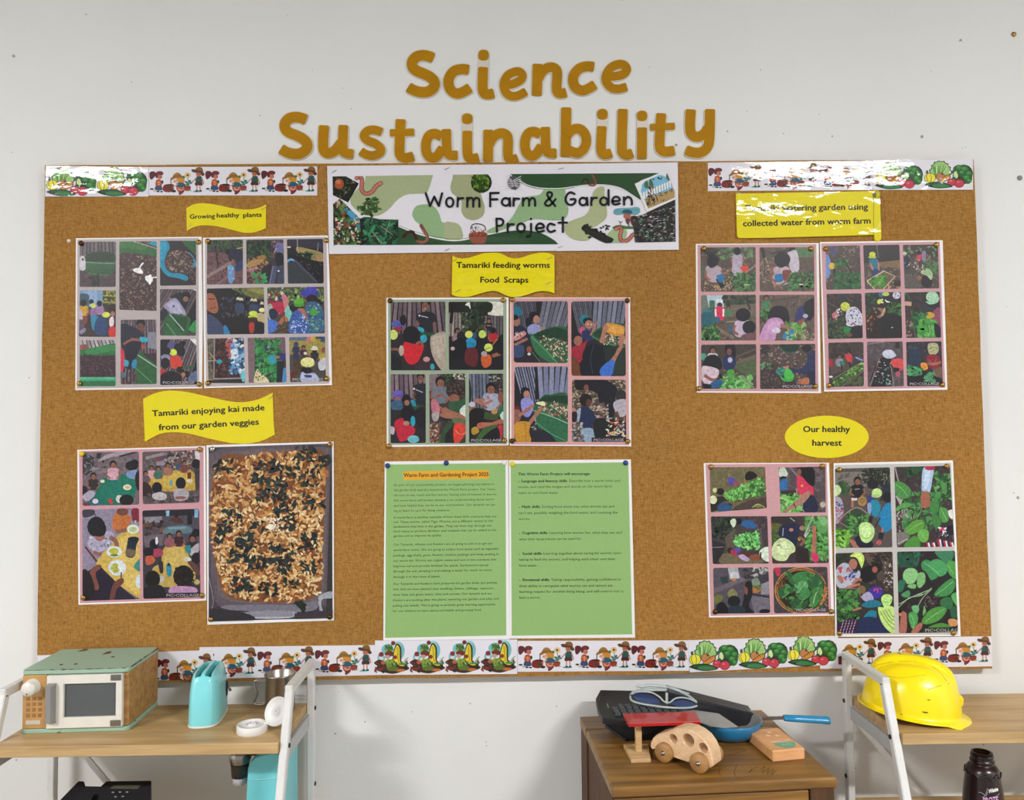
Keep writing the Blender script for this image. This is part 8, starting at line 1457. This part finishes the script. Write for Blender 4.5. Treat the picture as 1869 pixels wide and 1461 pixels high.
# ================================================================== RED ROOFED TOY
PINE = wood('pale_pine', 'd8b484', 'b08a58', 0, .5, 16, .5)
t = empty('toy_stand', atz(1165, 1375, ZC), 'small wooden toy stand with a long red roof board', 'toy')
def slabz(b, q, z0, z1, dz=0):
    P = [atz(*p, z1) for p in q]; LL = [[Vector((p.x, p.y, z)) for p in P] for z in (z0, z1 - .0008)] + [[p + (sum(P, Vector()) / 4 - p).normalized() * .001 for p in P]]
    b.loops(LL, smooth=False)
part('base', PINE, t, lambda b: slabz(b, [(1138, 1358.5), (1152, 1386), (1188, 1385), (1183, 1357.8)], ZC, ZC + .0055), merge=True)
part('post', PINE, t, lambda b: b.box(-.0045, -.0045, ZC + .005, .0045, .0045, ZC + .0505, .0008, Matrix.Translation((atz(1165.5, 1370, ZC + .006).x, atz(1165.5, 1370, ZC + .006).y, 0))), merge=True)
part('roof_board', mat('red_paint', 'b0040c', .3, var=.06, vscale=40, coat=.4), t, lambda b: slabz(b, [(1137, 1303), (1147.5, 1321.5), (1279, 1317), (1270, 1299.5)], ZC + .0478, ZC + .0525), 'red roof board', merge=True)

# ================================================================== WOODEN CAR
BEECH = wood('beech', 'ecc8a0', 'd8b084', 0, .45, 9, .4)
BEE2 = wood('beech_end', 'b88a54', 'a07444', 0, .5, 16, .4)
Zc = lambda x, y: (1060 + x / 6.323, 1230 + y / 6.323)
w1, w2 = atz(*Zc(945, 1032), ZC), atz(*Zc(1350, 1156), ZC)
u_ = (w2 - w1).normalized(); n_ = Vector((u_.y, -u_.x, 0)); n_ = n_ if n_.y < 0 else -n_
w0 = w1 - n_ * .0075
t = empty('toy_car', (w1 + w2) / 2 - n_ * .02, 'rounded wooden toy car with three round windows and four wheels', 'toy')
prof_ = "800,850 803,800 830,745 870,708 920,690 980,680 1040,650 1100,632 1170,630 1250,650 1330,690 1410,755 1470,840 1505,930 1522,1020 1520,1070 1495,1092 1462,1086 1440,1010 1400,960 1340,945 1280,975 1245,1028 1045,960 1030,900 980,845 910,835 855,868 815,872"
face_ = [atp(*Zc(*q), w0, n_) for q in pts(prof_)]
def carb(b):
    c = sum(face_, Vector()) / len(face_); T_ = .028
    LL = []
    for d, k in ((.0, .972), (-.0018, 1), (-T_ + .0018, 1), (-T_, .972)): LL.append([c + (p - c) * k + n_ * d for p in face_][::-1])
    b.loops(LL, smooth=False)
car = part('body', BEECH, t, carb, merge=True)
cs = []
Rz = n_.to_track_quat('Z', 'Y').to_matrix().to_4x4()
for x, y, r in ((1065, 755, .0068), (1240, 773, .0094), (1410, 862, .0074)):
    M_ = Matrix.Translation(atp(*Zc(x, y), w0, n_)) @ Rz; cs.append(part('c', BEECH, None, lambda b: b.lathe([(r, -.05), (r, .01)], 28, M_), merge=True))
cut(car, cs)
for cx, cy in ((945, 925), (1352, 1050)):
    for back in (0, 1):
        C_ = atp(*Zc(cx, cy), w1, n_); C_.z = ZC + .0134
        if back: C_ = C_ - n_ * .043
        M_ = Matrix.Translation(C_) @ Rz
        wl = part('wheel', BEE2, t, lambda b: b.lathe([(.0001, -.009), (.0122, -.009), (.0133, -.008), (.0133, -.001), (.0124, 0), (.0001, 0)], 36, M_, caps=False), 'round wooden wheel with a steel hub')
        if not back: part('hub_pin', STEEL, wl, lambda b: b.lathe([(.0034, 0), (.003, .0012), (.0018, .0024), (.0001, .0028)], 14, M_, caps=False))
    part('axle', STEEL, t, lambda b: b.tube([atp(*Zc(cx, cy), w1, n_) - n_ * .005, atp(*Zc(cx, cy), w1, n_) - n_ * .045], .0018, 8)) if False else None

# ================================================================== PEACH TOY BOX
PEA = wood('peach_wood', 'e8b07c', 'd89c66', 0, .45, 6, .2)
PEAD = mat('peach_side', 'a87858', .5, var=.08)
f1, f2, f3 = atz(1411, 1393, ZC), atz(1470, 1387.5, ZC), atz(1365, 1353, ZC)
t = empty('toy_food_packet', (f1 + f2 + f3) / 3, 'small peach wooden toy food packet with a green bowl print', 'toy')
ex, ey = (f2 - f1), (f3 - f1); Lx, Ly = ex.length, ey.length; ex.normalize(); ey.normalize()
BM_ = Matrix((ex, ey, Vector((0, 0, 1)))).transposed().to_4x4(); BM_.translation = f1
part('block', PEA, t, lambda b: b.box(0, 0, 0, Lx, Ly, .0165, .0018, BM_), merge=True)
def lbl(b, cols):
    zt = .0167
    def el(cx, cy, rx, ry, a0=0, a1=360, z=zt): b.face([BM_ @ Vector((Lx * (cx + rx * math.cos(math.radians(a0 + (a1 - a0) * i / 20))), Ly * (cy + ry * math.sin(math.radians(a0 + (a1 - a0) * i / 20))), z)) for i in range(21 if a1 - a0 < 360 else 20)])
    for a in cols: el(*a)
part('bowl_print', mat('green_print_bowl', '6fae90', .5), t, lambda b: lbl(b, [(.58, .30, .33, .24, 180, 360)]), 'green bowl print')
part('cream_print', mat('cream_print', 'f0cca8', .5), t, lambda b: lbl(b, [(.55, .80, .07, .045), (.4, .66, .07, .045), (.66, .62, .07, .045), (.5, .36, .3, .035), (.7, .4, .22, .03)]), 'cream print')
part('print_marks', mat('pale_green_print', '9ccab0', .5), t, lambda b: lbl(b, [(.46 + i * .07, .20 + (i % 2) * .02, .022, .04, 0, 360, .0169) for i in range(5)]))
